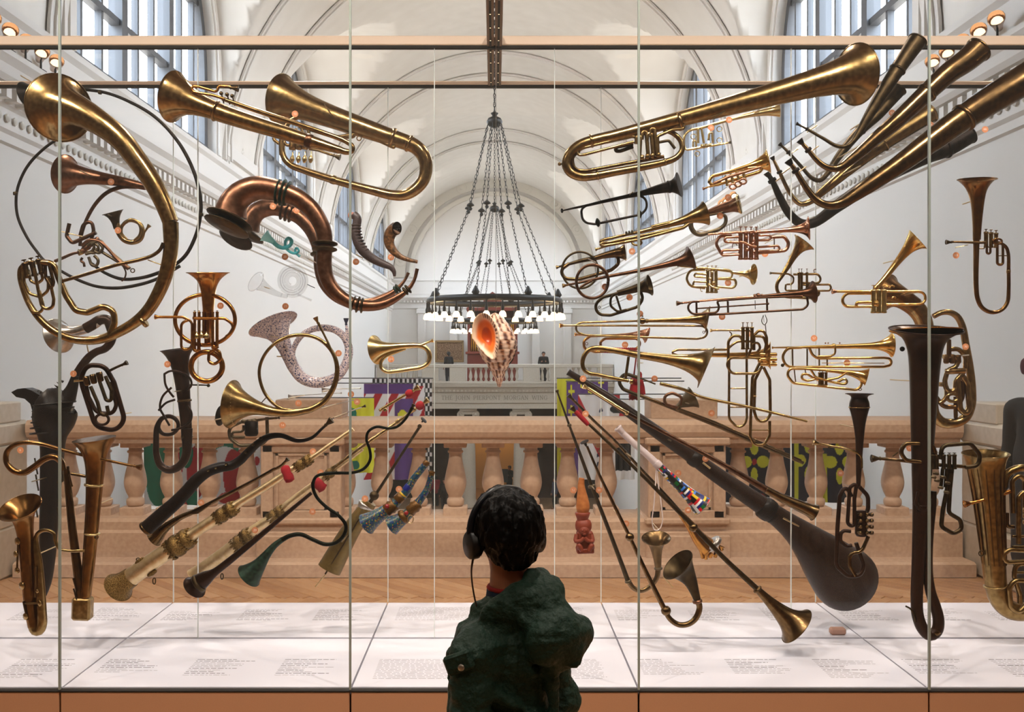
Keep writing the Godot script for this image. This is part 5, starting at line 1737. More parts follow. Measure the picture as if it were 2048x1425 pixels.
func left_low():
	Z("B")
	# black S-curved neck horn with silver brown bell
	I("curved_bell_horn", "plum brown horn with a round pale bell and a bent S-shaped neck, lower left", "horn", 600, 1000, REAR)
	T("bell", M.silver, [700, 870, 34, 0, 620, 915, 34, -4, 540, 935, 36, -12, 480, 945, 52, -24, 425, 958, 90, -40, 392, 968, 126, -56])
	S("neck", M.dark_coat, [610, 918, 38, 660, 890, 38, 715, 855, 36, 765, 858, 35, 790, 910, 34, 800, 965, 32, 785, 1020, 30, 745, 1062, 28, 690, 1082, 27, 640, 1115, 28, 590, 1175, 29, 545, 1245, 30])
	rod("mount_rod", M.pin, 620, 1035, 630, 1085, 5)
	# oval baritone
	Z("C")
	I("oval_tenor_horn", "dark oval tenor horn with rotary valves, hanging next to the dragon head", "horn", 500, 190, 4.44)
	P("outer_loop", M.dark_coat, 12, 60, [398, 90, 425, 25, 515, 30, 560, 110, 615, 300, 565, 350, 470, 330, 405, 130], 0, true)
	P("inner_loop", M.dark_coat, 10, 40, [425, 110, 440, 180, 480, 260, 560, 265, 578, 220, 545, 110], 12)
	P("inner_loop", M.bronze, 9, 24, [455, 130, 490, 210, 505, 270, 545, 270, 535, 225], 24)
	P("valve_slide", M.bronze, 9, 14, [500, 100, 535, 200, 560, 200, 560, 150, 530, 80], 30)
	O("small_ring", M.dark_coat, 510, 292, 32, 26, 7, 20)
	for i in 3:
		L("rotor", M.brass_dark, 435 + i * 32, 92 - i * 10, 0.25, 1, [3, -12, 15, -11, 16, 0, 15, 30, 10, 36, 3, 37], 26)
	S("mouth_pipe", M.bronze, [540, 55, 7, 580, 35, 6, 612, 20, 5], 10)
	mouth(M.bronze, 628, 14, 1, -0.5, 13, 10)
	rod("brace", M.brass_pale, 365, 105, 430, 100, 5, 0, 20)
	# dragon head horn
	I("dragon_horn", "black carved dragon-headed serpent horn with a toothed open jaw, far left", "horn", 250, 600, 4.74)
	S("body", M.leather, [352, 160, 22, 325, 190, 46, 295, 205, 86, 278, 235, 100, 268, 280, 102, 262, 325, 92, 258, 375, 68, 258, 420, 58, 254, 520, 53, 250, 600, 50, 245, 700, 46, 240, 800, 43, 236, 900, 41, 230, 1000, 37, 222, 1100, 28, 215, 1160, 13])
	S("neck", M.leather, [330, 190, 42, 350, 150, 30, 362, 115, 24, 372, 80, 20])
	var jaw := MB.new()
	jaw.prism(PackedVector2Array([Vector2(75, -158), Vector2(105, -142), Vector2(140, -138), Vector2(175, -150), Vector2(200, -165), Vector2(230, -180), Vector2(262, -215), Vector2(215, -260), Vector2(178, -250), Vector2(168, -215), Vector2(140, -190), Vector2(100, -182)]), w(0, 0, -40), Vector3(px(1), 0, 0), Vector3(0, px(1), 0), Vector3(0, 0, px(80)))
	put("upper_jaw", jaw, M.leather, it)
	var teeth := MB.new()
	for i in 5:
		teeth.turned(w(182 + i * 15, 168 + i * 5), Vector3(0.3, 1, 0), [7, 0, 5, 6, 0.2, 22], 6, px(1.0))
		teeth.turned(w(262 + i * 12, 165 - i * 14), Vector3(-0.9, 0.6, 0), [7, 0, 5, 6, 0.2, 26], 6, px(1.0))
	put("teeth", teeth, M.leather, it)
	for i in 12:
		if i % 2 == 0:
			collar(M.leather, 268 - i * 3, 215 + i * 14, 0.1, 1, 92 - i * 1.2, 0.06)
	for q in [[185, 480], [190, 560], [185, 690], [300, 640], [295, 720]]:
		rod("key", M.bronze, q[0], q[1], q[0] + 14, q[1] + 80, 4, 30, 30)
	S("side_crook", M.bronze, [300, 520, 8, 320, 560, 8, 316, 590, 8, 290, 600, 8], 20)
	# bell-up V shaped bass horn
	I("bass_horn", "brass bass horn of two straight limbs joined in a V, with a looped crook", "horn", 420, 800, FRONT)
	T("bell", M.brass_warm, [420, 1170, 26, 0, 436, 1000, 30, 0, 448, 850, 33, 0, 458, 720, 36, 0, 464, 620, 40, 0, 468, 540, 45, 0, 468, 480, 54, 1, 467, 435, 72, 3, 466, 400, 96, 6, 465, 388, 102, 7])
	S("second_limb", M.brass_dark, [325, 525, 15, 338, 660, 17, 352, 800, 19, 372, 960, 21, 390, 1100, 23, 398, 1180, 24])
	S("crook", M.brass_warm, [325, 540, 16, 312, 495, 16, 280, 475, 16, 235, 485, 16, 180, 525, 16, 130, 552, 16, 80, 540, 15, 48, 500, 14, 50, 450, 13, 90, 415, 12, 150, 405, 11, 220, 412, 10, 320, 440, 9, 430, 468, 8, 560, 496, 7, 660, 518, 7], 30)
	mouth(M.brass_warm, 704, 526, 1, 0.2, 16, 30)
	var butt := MB.new()
	butt.box(w(406, 1222), Vector3(px(92), px(112), px(60)), px(10), Basis(Vector3(0, 0, 1), -0.03))
	put("butt", butt, M.brass_old, it)
	for q in [[461, 615, 42], [452, 855, 36]]:
		collar(M.brass_pale, q[0], q[1], -0.08, 1, q[2], 0.16)
	for y in [560, 640, 1070, 1120]:
		rod("key", M.brass_dark, 325 + y * 0.04, y, 345 + y * 0.04, y + 60, 4, 20, 26)
	rod("brace", M.brass_dark, 350, 560, 430, 575, 8, 0, 0)
	O("key_ring", M.bronze, 484, 868, 7, 9, 2.5, 20)
	# early saxophone-like
	I("keyed_horn", "slender keyed brass horn with an open upturned bell, bottom left corner", "horn", 150, 1000, 4.20)
	T("bell", M.brass_warm, [165, 1310, 27, 0, 150, 1220, 29, 0, 140, 1100, 31, 0, 132, 980, 33, 0, 126, 880, 37, 0, 120, 810, 44, 3, 115, 765, 58, 9, 112, 738, 82, 17, 110, 722, 102, 26])
	S("bow", M.brass_old, [163, 1300, 27, 175, 1330, 26, 192, 1330, 26, 205, 1300, 25, 204, 1240, 24, 198, 1120, 22, 188, 1000, 20, 178, 930, 17, 176, 880, 12, 192, 848, 10, 230, 838, 9, 265, 855, 8, 272, 890, 8, 290, 928, 7, 340, 940, 7, 415, 939, 7])
	for q in [[100, 888, 20], [92, 950, 16], [98, 1030, 16], [122, 1105, 20], [205, 1190, 18], [140, 1255, 18], [195, 1130, 12]]:
		L("key_cup", M.brass, q[0], q[1], -0.5, 0.1, [2, -7, q[2] * 0.8, -6, q[2], 0, q[2] * 0.9, 5, 2, 8], 28, 0.8)
	for q in [[105, 900, 100, 1030], [190, 1010, 186, 1160], [130, 1180, 150, 1270], [140, 1190, 225, 1188]]:
		rod("key_rod", M.brass_dark, q[0], q[1], q[2], q[3], 5, 32, 32)
	knob("bow_cap", M.bronze, 187, 1345, 10)
	# keyed serpent
	Z("G")
	I("serpent_horn", "black leather-covered serpent with finger holes, snaking up to a brass mouthpiece", "serpent", 800, 520, 4.40)
	S("body", M.leather, [295, 905, 50, 400, 810, 47, 500, 722, 44, 565, 655, 42, 625, 585, 40, 700, 530, 36, 780, 502, 34, 850, 492, 31, 905, 460, 30, 950, 415, 28, 1010, 358, 25, 1085, 307, 21, 1170, 297, 17, 1280, 331, 13, 1370, 312, 11, 1440, 250, 9, 1485, 210, 8])
	mouth(M.bronze, 1500, 196, 0.75, -0.65, 24)
	L("brass_foot", M.brass_dark, 300, 900, -0.75, 0.68, [49, -8, 53, -6, 54, 6, 50, 12, 44, 12, 42, 0])
	for q in [[712, 522], [762, 505], [828, 482], [955, 405], [1000, 355], [1050, 312]]:
		L("finger_hole", M.bronze, q[0], q[1], -0.1, -0.3, [9, -4, 11, 4, 8, 8, 4, 2], 30, 0.9)
	# long silver-gilt trumpets
	for n in 2:
		var fr := n == 0
		I("long_silver_trumpet", "longest pale gilt trumpet with filigree collars, lower left, nearest the viewer" if fr else "second pale gilt trumpet with filigree collars, behind the dark fluted pipe", "trumpet", 800, 820, FRONT if fr else 4.74)
		var a := [[150, 1252, 60], [200, 1215, 60], [330, 1120, 57], [545, 975, 50], [600, 935, 39], [720, 855, 37], [840, 780, 35], [900, 735, 26], [1080, 625, 25], [1260, 505, 23], [1350, 455, 17], [1500, 352, 15], [1640, 255, 13]] if fr else [[610, 1215, 60], [650, 1180, 50], [790, 1075, 46], [930, 965, 42], [1000, 905, 32], [1150, 805, 30], [1230, 730, 24], [1400, 605, 22], [1500, 535, 18], [1600, 460, 14], [1700, 385, 12]]
		var flat := []
		for q in a:
			flat.append_array(q)
		S("body", M.silver_gilt, flat)
		if fr:
			T("bell_foot", M.filigree, [200, 1215, 66, 0, 165, 1240, 70, 0, 135, 1265, 84, -6, 112, 1285, 100, -16])
			for q in [[500, 1010, 66, 60], [560, 968, 62, 40], [790, 812, 44, 46], [850, 775, 46, 34], [1300, 485, 32, 40], [1345, 458, 34, 26]]:
				lace(q[0], q[1], 0.83, -0.56, q[2], q[3] * 1.5)
			L("cloth_wrap", M.cloth_red, 1218, 545, 0.35, 0.9, [8, -60, 26, -52, 32, -30, 28, -5, 34, 20, 30, 48, 8, 56], 18)
			for q in [[265, 1105, 1], [345, 1185, -1]]:
				L("hanging_ring_mount", M.filigree, q[0], q[1], 0.83, -0.56, [6, -34, 12, -26, 16, 0, 12, 26, 6, 34], 20)
			O("hanging_ring", M.bronze, 358, 1235, 9, 20, 3.5, 20)
			O("hanging_ring", M.bronze, 255, 1095, 12, 9, 3.5, 20)
			Z("H")
			S("upper_tube", M.brass, [390, 545, 8, 480, 490, 7, 545, 450, 7], 0)
			L("cloth_knot", M.cloth_red, 537, 460, 0.8, -0.55, [6, -20, 16, -14, 20, 0, 16, 14, 6, 20])
			mouth(M.brass, 584, 430, 0.85, -0.5, 16)
			collar(M.brass, 418, 540, 0.83, -0.56, 9, 0.9)
			Z("G")
		else:
			for q in [[905, 990, 48, 46], [955, 950, 50, 34], [1130, 815, 38, 40], [1170, 790, 40, 28], [1490, 540, 30, 40]]:
				lace(q[0], q[1], 0.8, -0.6, q[2], q[3] * 1.5)
			L("cloth_wrap", M.cloth_red, 1420, 612, 0.7, 0.7, [8, -50, 30, -42, 36, -10, 32, 20, 36, 40, 8, 50], 16)
			O("hanging_ring", M.bronze, 738, 1085, 16, 14, 4, 20)
			O("hanging_ring", M.bronze, 796, 1205, 8, 18, 4, 20)
			Z("H")
			S("upper_tube", M.brass, [150, 842, 12, 330, 705, 10, 480, 600, 8, 600, 512, 7], 0)
			L("cloth_knot", M.cloth_red, 590, 520, 0.8, -0.55, [6, -22, 18, -16, 23, 0, 18, 16, 6, 22])
			mouth(M.brass, 630, 492, 0.8, -0.6, 16)
			for q in [[555, 540], [480, 600]]:
				collar(M.brass, q[0], q[1], 0.8, -0.6, 12, 0.9)
			Z("G")
	# dark fluted pipe with bell
	I("wooden_trumpet", "straight dark trumpet with a thick turned bell between the two gilt trumpets", "trumpet", 950, 1000, 4.46)
	T("body", M.dark_coat, [1370, 668, 11, 0, 1200, 810, 14, 0, 1000, 978, 19, 0, 850, 1100, 23, 0, 740, 1185, 28, 0, 690, 1218, 46, -4, 650, 1245, 56, -10, 620, 1270, 60, -14, 605, 1285, 80, -20])
	L("bell_ring", M.bronze, 640, 1255, 0.8, -0.6, [56, -14, 64, -6, 64, 6, 54, 14])
	# curled pale trumpet
	I("curled_trumpet", "thin grey brass trumpet whose small bell curls up, below the black serpent", "trumpet", 780, 700, 4.52 - 0.04)
	T("bell", M.brass_dark, [440, 880, 26, 0, 400, 915, 34, -4, 370, 945, 46, -10, 345, 965, 58, -14])
	S("tube", M.brass_dark, [440, 880, 26, 520, 828, 19, 620, 785, 15, 760, 712, 13, 900, 640, 12, 1040, 565, 11, 1120, 520, 11, 1170, 495, 10, 1205, 462, 9])
	mouth(M.grey_brass, 1218, 448, 0.7, -0.75, 16)
	P("side_key", M.brass_dark, 6, 10, [600, 800, 640, 795, 720, 740], 22)
	# green wavy horn
	I("wavy_horn", "long thin green-bronze horn bent in serpentine waves, with a verdigris bell", "horn", 1250, 900, 4.40)
	T("bell", M.verdigris, [1180, 972, 17, 0, 1130, 1010, 21, 0, 1075, 1075, 30, 0, 1030, 1135, 46, -6, 990, 1180, 66, -14, 958, 1212, 86, -22])
	S("wavy_tube", M.iron_green, [1180, 972, 17, 1230, 947, 15, 1300, 938, 14, 1380, 972, 13, 1460, 1002, 13, 1530, 990, 12, 1580, 940, 12, 1592, 880, 12, 1550, 820, 11, 1460, 755, 11, 1400, 690, 11, 1378, 620, 11, 1398, 565, 10, 1450, 545, 10, 1560, 540, 10])
	Z("H")
	S("upper_wave", M.iron_green, [96, 860, 7.6, 180, 852, 7.6, 260, 850, 7.5, 315, 830, 7.5, 345, 785, 7.4, 342, 735, 7.2, 327, 690, 7, 335, 650, 7, 375, 625, 7, 430, 632, 7, 475, 625, 7, 515, 590, 7, 538, 555, 7, 552, 530, 9])
	mouth(M.bronze, 560, 515, 0.5, -0.85, 11)
	# wide olive cone with long stem
	I("cone_horn", "broad olive cone with a long thin stem and disc mouthpiece, standing slantwise behind", "horn", 300, 1000, 4.76)
	T("cone", M.olive, [345, 995, 34, 0, 300, 1060, 40, 0, 240, 1150, 48, 0, 190, 1240, 54, 0, 145, 1325, 60, 8])
	S("stem", M.bronze, [345, 995, 10, 390, 930, 8, 480, 790, 7, 590, 622, 7])
	knob("stem_knob", M.bronze, 365, 963, 24)
	L("funnel_rim", M.silver, 325, 1012, 0.55, -0.8, [34, -20, 40, -6, 44, 4, 36, 8])
	knob("top_knob", M.bronze, 588, 622, 11)
	L("mouth_disc", M.gunmetal, 608, 592, 0.75, -0.75, [4, -14, 4, -3, 18, -1, 18, 2, 3, 3], 0, 0.3)
	rod("mount_rod", M.pin, 80, 1405, 130, 1345, 3, 30, 10)
	rod("seam", M.bronze, 310, 1050, 135, 1335, 4, 40, 62)
	# beaded horns
	var beads := StandardMaterial3D.new()
	var bi := Image.create(64, 64, false, Image.FORMAT_RGB8)
	var rng := RandomNumberGenerator.new()
	rng.seed = 77
	var cols := [Color(0.03, 0.22, 0.30), Color(0.02, 0.13, 0.42), Color(0.05, 0.33, 0.28), Color(0.70, 0.58, 0.10), Color(0.05, 0.07, 0.10), Color(0.55, 0.10, 0.10), Color(0.10, 0.28, 0.20), Color(0.03, 0.16, 0.22)]
	for j in 32:
		for i in 32:
			bi.fill_rect(Rect2i(i * 2, j * 2, 2, 2), cols[int(rng.randf() * rng.randf() * 8.0)])
	beads.albedo_texture = ImageTexture.create_from_image(bi)
	beads.roughness = 0.35
	beads.uv1_triplanar = true
	beads.uv1_scale = Vector3.ONE * 7.0
	var carved := metal(78, Color(0.12, 0.07, 0.02), Color(0.62, 0.42, 0.14), 0.45, 40.0, 0.6)
	for n in 2:
		I("beaded_horn", "left beaded blue-green horn with a yellow and blue banded neck" if n == 0 else "right beaded horn with a carved cork-like tip, curving up beside the other", "horn", 480, 980, 4.42 if n == 0 else 4.36)
		if n == 0:
			T("body", beads, [625, 798, 15, 0, 600, 830, 17, 0, 560, 880, 18, 0, 520, 945, 20, 0, 470, 1000, 24, 0, 410, 1045, 32, 0, 360, 1080, 42, -4, 325, 1105, 54, -14])
			L("carved_band", carved, 445, 1022, 0.8, -0.6, [26, -30, 34, -24, 30, -8, 36, 4, 30, 16, 32, 26, 22, 30])
			L("carved_band", carved, 490, 975, 0.7, -0.7, [20, -20, 28, -14, 26, 4, 28, 14, 18, 20])
			L("bead_ring", plain(Color(0.78, 0.62, 0.08), 0.4), 508, 958, 0.6, -0.8, [19, -6, 22, -3, 22, 3, 19, 6])
			L("blue_band", plain(Color(0.02, 0.09, 0.42), 0.4), 530, 925, 0.55, -0.8, [19.5, -16, 21, -12, 20.5, 12, 18.5, 16])
			L("tip", carved, 618, 806, 0.6, -0.8, [15, -14, 17, 0, 16, 14, 9, 16])
			knob("red_bead", plain(Color(0.5, 0.06, 0.07), 0.3), 432, 1012, 13, 26)
		else:
			T("body", beads, [648, 848, 13, 0, 640, 880, 14, 0, 625, 930, 15, 0, 590, 985, 19, 0, 545, 1040, 25, 0, 490, 1085, 36, -4, 450, 1112, 48, -14])
			L("carved_band", carved, 560, 1022, 0.75, -0.68, [22, -34, 30, -26, 27, -8, 32, 6, 26, 18, 28, 28, 18, 34])
			L("carved_band", carved, 510, 1066, 0.8, -0.6, [28, -16, 38, -8, 36, 6, 28, 16])
			L("tip", carved, 648, 848, 0.15, -1, [14, -16, 15, -2, 16, 4, 10, 8, 6, 2])
			knob("red_bead", plain(Color(0.5, 0.06, 0.07), 0.3), 525, 1045, 11, 26)
			O("wire_ring", M.pin, 545, 1075, 14, 20, 2.5, 24)
	# very thin straight trumpets in the background
	Z("F")
	for q in [[1175, 1080, 1590, 1055, "upper faint thin straight trumpet lying level behind the hunting hoop"], [1440, 1160, 1700, 1110, "short thin silver trumpet tilted up beside the porcelain horn's base"], [1440, 1025, 1742, 1018, "faint thin trumpet above the others, behind the hunting horn's hoop"]]:
		I("straight_trumpet", q[4], "trumpet", (q[0] + q[2]) / 2, (q[1] + q[3]) / 2, 4.95, "thin straight trumpets")
		S("tube", M.silver, [q[0], q[1], 16, q[0] + 25, q[1] - 1, 7, q[0] + 80, q[1] + (q[3] - q[1]) * 0.2, 4, q[2], q[3], 3])
		mouth(M.silver, q[2] + 8, q[3], 1, -0.1, 8)
	Z("H")
	I("straight_trumpet", "thin straight trumpet with a dark flared mouthpiece pointing at the yellow flag", "trumpet", 250, 550, 4.95, "thin straight trumpets")
	S("tube", M.silver, [150, 590, 4, 230, 555, 3, 315, 524, 3])
	mouth(M.bronze, 322, 522, 1, -0.3, 8)

# ---------------------------------------------------------------- the right half of the array
func build_instruments_right():
	right_top()
	right_small()
	right_gold()
	right_tall()
	right_low()

func right_top():
	Z("J")
	I("bass_trumpet", "largest brass trumpet at the upper right, long flared bell pointing right above a valve loop", "trumpet", 900, 800, FRONT)
	S("body_tube", M.brass_old, [1700, 528, 86, 1400, 606, 75, 1100, 686, 64, 800, 765, 55, 500, 842, 48, 340, 878, 45, 230, 918, 43, 155, 985, 41, 130, 1060, 40, 160, 1125, 38, 235, 1160, 36, 340, 1158, 34, 500, 1128, 32, 700, 1092, 30, 900, 1050, 27, 1000, 1010, 25, 1045, 950, 23, 1035, 880, 21, 985, 825, 20, 900, 790, 18])
	Z("K")
	T("bell", M.brass_old, [60, 463, 73, 0, 170, 433, 78, 0, 330, 390, 88, 0, 470, 353, 100, 0, 580, 324, 116, -6, 660, 304, 140, -14, 710, 295, 172, -26, 735, 291, 205, -36])
	Z("J")
	P("inner_pipe", M.brass_old, 12, 22, [690, 860, 640, 845, 215, 950, 215, 995, 270, 992, 660, 890], 20)
	P("inner_pipe", M.brass_dark, 15, 60, [900, 1005, 700, 1040, 280, 1120, 190, 1110, 170, 1010, 230, 960], 10)
	P("valve_slide", M.bronze, 15, 24, [660, 920, 560, 955, 520, 955, 525, 925, 660, 895], -20)
	for q in [[690, 850, 690, 1020], [735, 815, 760, 1010], [775, 830, 800, 1010], [800, 790, 830, 1000]]:
		P("valve_slide", M.brass_old, 16, 20, [q[0] - 14, q[1] + 60, q[0] - 8, q[1], q[0] + 20, q[1], q[2] + 12, q[3]], 36)
	P("valve_slide", M.brass_old, 13, 24, [850, 1000, 845, 850, 960, 800, 1055, 790, 1050, 760], 36)
	P("valve_slide", M.bronze, 12, 24, [860, 890, 940, 875, 990, 940], 0)
	for x in [720, 765, 805, 850]:
		L("rotor", M.brass_old, x, 1020 - (x - 720) * 0.15, -0.2, 1, [3, -24, 18, -22, 20, 0, 14, 16, 3, 18], 34)
	for q in [[1020, 726, 70], [325, 880, 50], [375, 1150, 36], [910, 1044, 30]]:
		collar(M.brass, q[0], q[1], 1, -0.25, q[2], 0.22)
	knob("end_ball", M.brass_old, 76, 1062, 15)
	rod("end_post", M.brass_old, 90, 1062, 120, 1062, 6)
	rod("mount_rod", M.bronze, 1275, 720, 1390, 640, 4, 60, 60)
	I("slim_trumpet", "slim pale trumpet with wire-wound rotary valves behind the largest brass trumpet", "trumpet", 1400, 780, REAR)
	T("bell", M.brass_pale, [1420, 712, 13, 0, 1550, 680, 17, 0, 1680, 655, 26, 0, 1760, 645, 38, 6, 1810, 640, 54, 14])
	S("tube", M.brass_pale, [1420, 712, 13, 1200, 775, 11, 1100, 800, 10, 1065, 840, 10, 1060, 900, 9, 1075, 945, 9, 1120, 945, 9, 1200, 930, 9])
	S("mouth_pipe", M.brass_pale, [1200, 930, 10, 1300, 915, 8, 1410, 895, 7])
	mouth(M.grey_brass, 1430, 890, 1, -0.15, 13)
	P("valve_slide", M.brass_pale, 10, 14, [1170, 900, 1170, 780, 1195, 780, 1215, 900], 14)
	P("valve_slide", M.brass_pale, 9, 12, [1250, 880, 1258, 815, 1280, 815, 1285, 900], 14)
	P("valve_slide", M.brass_pale, 8, 12, [1130, 930, 1130, 880, 1150, 880, 1155, 930], 14)
	for q in [[1335, 790], [1335, 880], [1160, 985], [1130, 850]]:
		O("spring_coil", M.brass_pale, q[0], q[1], 20, 20, 3, 24, 2)
	for i in 3:
		L("rotor", M.brass_pale, 1200 + i * 30, 925 - i * 4, 0.1, 1, [3, -16, 13, -14, 14, 8, 9, 14, 3, 15], 20)
	I("cornet", "pale gold cornet tilted upward, its bell just left of the long dark horns' mouthpieces", "cornet", 1500, 1130, 4.42)
	T("bell", M.brass_bright, [1400, 1130, 15, 0, 1500, 1100, 20, 0, 1600, 1072, 30, 0, 1670, 1055, 50, 3, 1710, 1046, 76, 8, 1724, 1043, 94, 11])
	P("tubing", M.brass_bright, 14, 40, [1410, 1126, 1270, 1165, 1250, 1225, 1320, 1228, 1660, 1125, 1680, 1085, 1560, 1100], 14)
	P("tubing", M.rose, 12, 24, [1290, 1220, 1400, 1170, 1660, 1090], 26)
	S("mouth_pipe", M.brass_bright, [1340, 1225, 9, 1260, 1245, 8, 1225, 1256, 7], 20)
	mouth(M.rose, 1205, 1262, -1, 0.25, 13, 20)
	for i in 4:
		valve(M.brass_pale, 1385 + i * 45, 1165 - i * 17, 1400 + i * 45, 1235 - i * 17, 13, 0.5, 20)
	for q in [[1440, 1245], [1480, 1225], [1520, 1205]]:
		O("valve_slide", M.rose, q[0], q[1], 26, 20, 8, 30)
	# six long dark horns raised like a fan
	Z("K")
	var fan := "long dark horns raised in a fan"
	var sets := [
		["topmost long dark horn in the fan, its end in front of the tall window", 4.34, M.bronze, [315, 635, 6, 385, 672, 9, 500, 738, 11, 590, 788, 13, 650, 790, 15, 700, 755, 18, 780, 625, 30, 880, 455, 41, 1000, 270, 50, 1080, 150, 57, 1138, 68, 63], 0.75],
		["short-looking long horn just behind and below the topmost one of the fan", 4.86, M.bronze, [200, 772, 7, 260, 830, 10, 350, 930, 12, 420, 1005, 14, 470, 1022, 16, 520, 980, 18, 600, 860, 26, 750, 680, 34, 870, 570, 39, 950, 475, 45, 1012, 402, 51], 0.66],
		["second large horn in the fan, brown brass with a rolled collar near its mouth", 4.24, M.brass_dark, [335, 748, 11, 395, 815, 15, 455, 885, 18, 520, 932, 21, 600, 938, 26, 700, 870, 35, 850, 740, 44, 1000, 612, 54, 1200, 425, 64, 1350, 290, 72, 1470, 205, 80, 1552, 132, 87], 0.74],
		["paler brass horn of the fan, its mouth halfway behind the second large horn", 4.80, M.brass_old, [150, 862, 8, 200, 965, 12, 270, 1105, 14, 335, 1178, 17, 395, 1172, 20, 500, 1090, 28, 700, 922, 41, 900, 772, 51, 1100, 640, 61, 1222, 562, 68], 0.7],
		["biggest horn of the fan, running out past the picture's right edge", 4.14, M.brass_dark, [258, 886, 13, 310, 955, 17, 380, 1070, 21, 450, 1155, 25, 530, 1190, 28, 620, 1175, 34, 800, 1060, 52, 1000, 922, 64, 1200, 775, 76, 1450, 595, 88, 1700, 435, 100, 1900, 315, 108, 2010, 245, 114], 0.72],
		["lowest horn of the fan, greyish and shadowed behind the biggest one", 4.88, M.gunmetal, [115, 968, 12, 150, 1022, 18, 200, 1130, 24, 265, 1245, 28, 345, 1312, 31, 425, 1312, 33, 600, 1190, 43, 900, 992, 56, 1200, 845, 62, 1330, 800, 64, 1490, 705, 66], 0.86]]
	for q in sets:
		var a: Array = q[3]
		var m := a.size() / 3
		I("long_horn", q[0], "horn", a[3 * (m - 3)], a[3 * (m - 3) + 1], q[1], fan)
		S("body", q[2], a)
		var ex: float = a[3 * m - 3]
		var ey: float = a[3 * m - 2]
		var dx: float = ex - a[3 * m - 6]
		var dy: float = ey - a[3 * m - 5]
		var er: float = a[3 * m - 1]
		L("rim_band", q[2], ex, ey, dx, dy, [er * 0.9, -er * 0.16, er * 1.07, -er * 0.1, er * 1.07, er * 0.04, er * 0.98, er * 0.08, er * 0.9, er * 0.02, er * 0.8, -er * 0.4], 0, -6.0)
		var i := int(q[4] * m)
		var cx: float = a[3 * i]
		var cy: float = a[3 * i + 1]
		collar(q[2], cx, cy, cx - a[3 * i - 3], cy - a[3 * i - 2], a[3 * i + 2] * 1.05, 0.18)
		var r0: float = a[2]
		mouth(M.gunmetal, a[0], a[1], a[0] - a[3], a[1] - a[4], r0 * 2.2)
		collar(M.gunmetal, a[3], a[4], a[0] - a[3], a[1] - a[4], a[5] * 1.5, 0.5)
		rod("peg", M.pin, a[3] + 5, a[4] + 20, a[3] + 75, a[4] - 30, 4, -10, -10)
	I("alto_horn", "upright slender brass horn with three valves, alone at the far right", "horn", 1600, 1400, 4.40)
	T("bell", M.brass_warm, [1538, 1425, 25, 0, 1541, 1320, 29, 0, 1543, 1230, 36, 0, 1543, 1150, 46, 0, 1540, 1095, 60, 2, 1538, 1055, 82, 5, 1536, 1028, 108, 9, 1535, 1016, 124, 12])
	Z("R")
	S("bow", M.brass_warm, [1062, 50, 23, 1060, 200, 19, 1058, 330, 17, 1059, 450, 16, 1068, 530, 15, 1095, 590, 14, 1140, 622, 14, 1190, 627, 13, 1240, 605, 13, 1272, 555, 13, 1280, 470, 12, 1279, 340, 12, 1277, 230, 11, 1262, 185, 11, 1225, 158, 10, 1190, 150, 10], 0)
	S("mouth_pipe", M.brass_dark, [880, 152, 7, 980, 154, 8, 1050, 157, 9, 1110, 155, 10], 20)
	mouth(M.bronze, 846, 154, -1, 0, 17, 20)
	for i in 3:
		valve(M.brass, 1119 + i * 34, 85 + i * 4, 1119 + i * 34, 190, 14, 1.1, 14)
	P("valve_slide", M.brass_warm, 8, 14, [1118, 170, 1118, 232, 1142, 232, 1142, 170], 26)
	P("valve_slide", M.brass_warm, 9, 16, [1192, 170, 1192, 306, 1230, 306, 1230, 175], 20)
	rod("brace", M.brass, 1205, 243, 1275, 243, 4)
	rod("brace", M.brass, 1080, 195, 1115, 195, 4)
	O("valve_slide", M.brass_warm, 1188, 150, 30, 18, 7, 30)
	rod("peg", M.pin, 912, 190, 1000, 170, 3, 10, 10)
	collar(M.brass, 1279, 350, 0, 1, 13, 0.8)

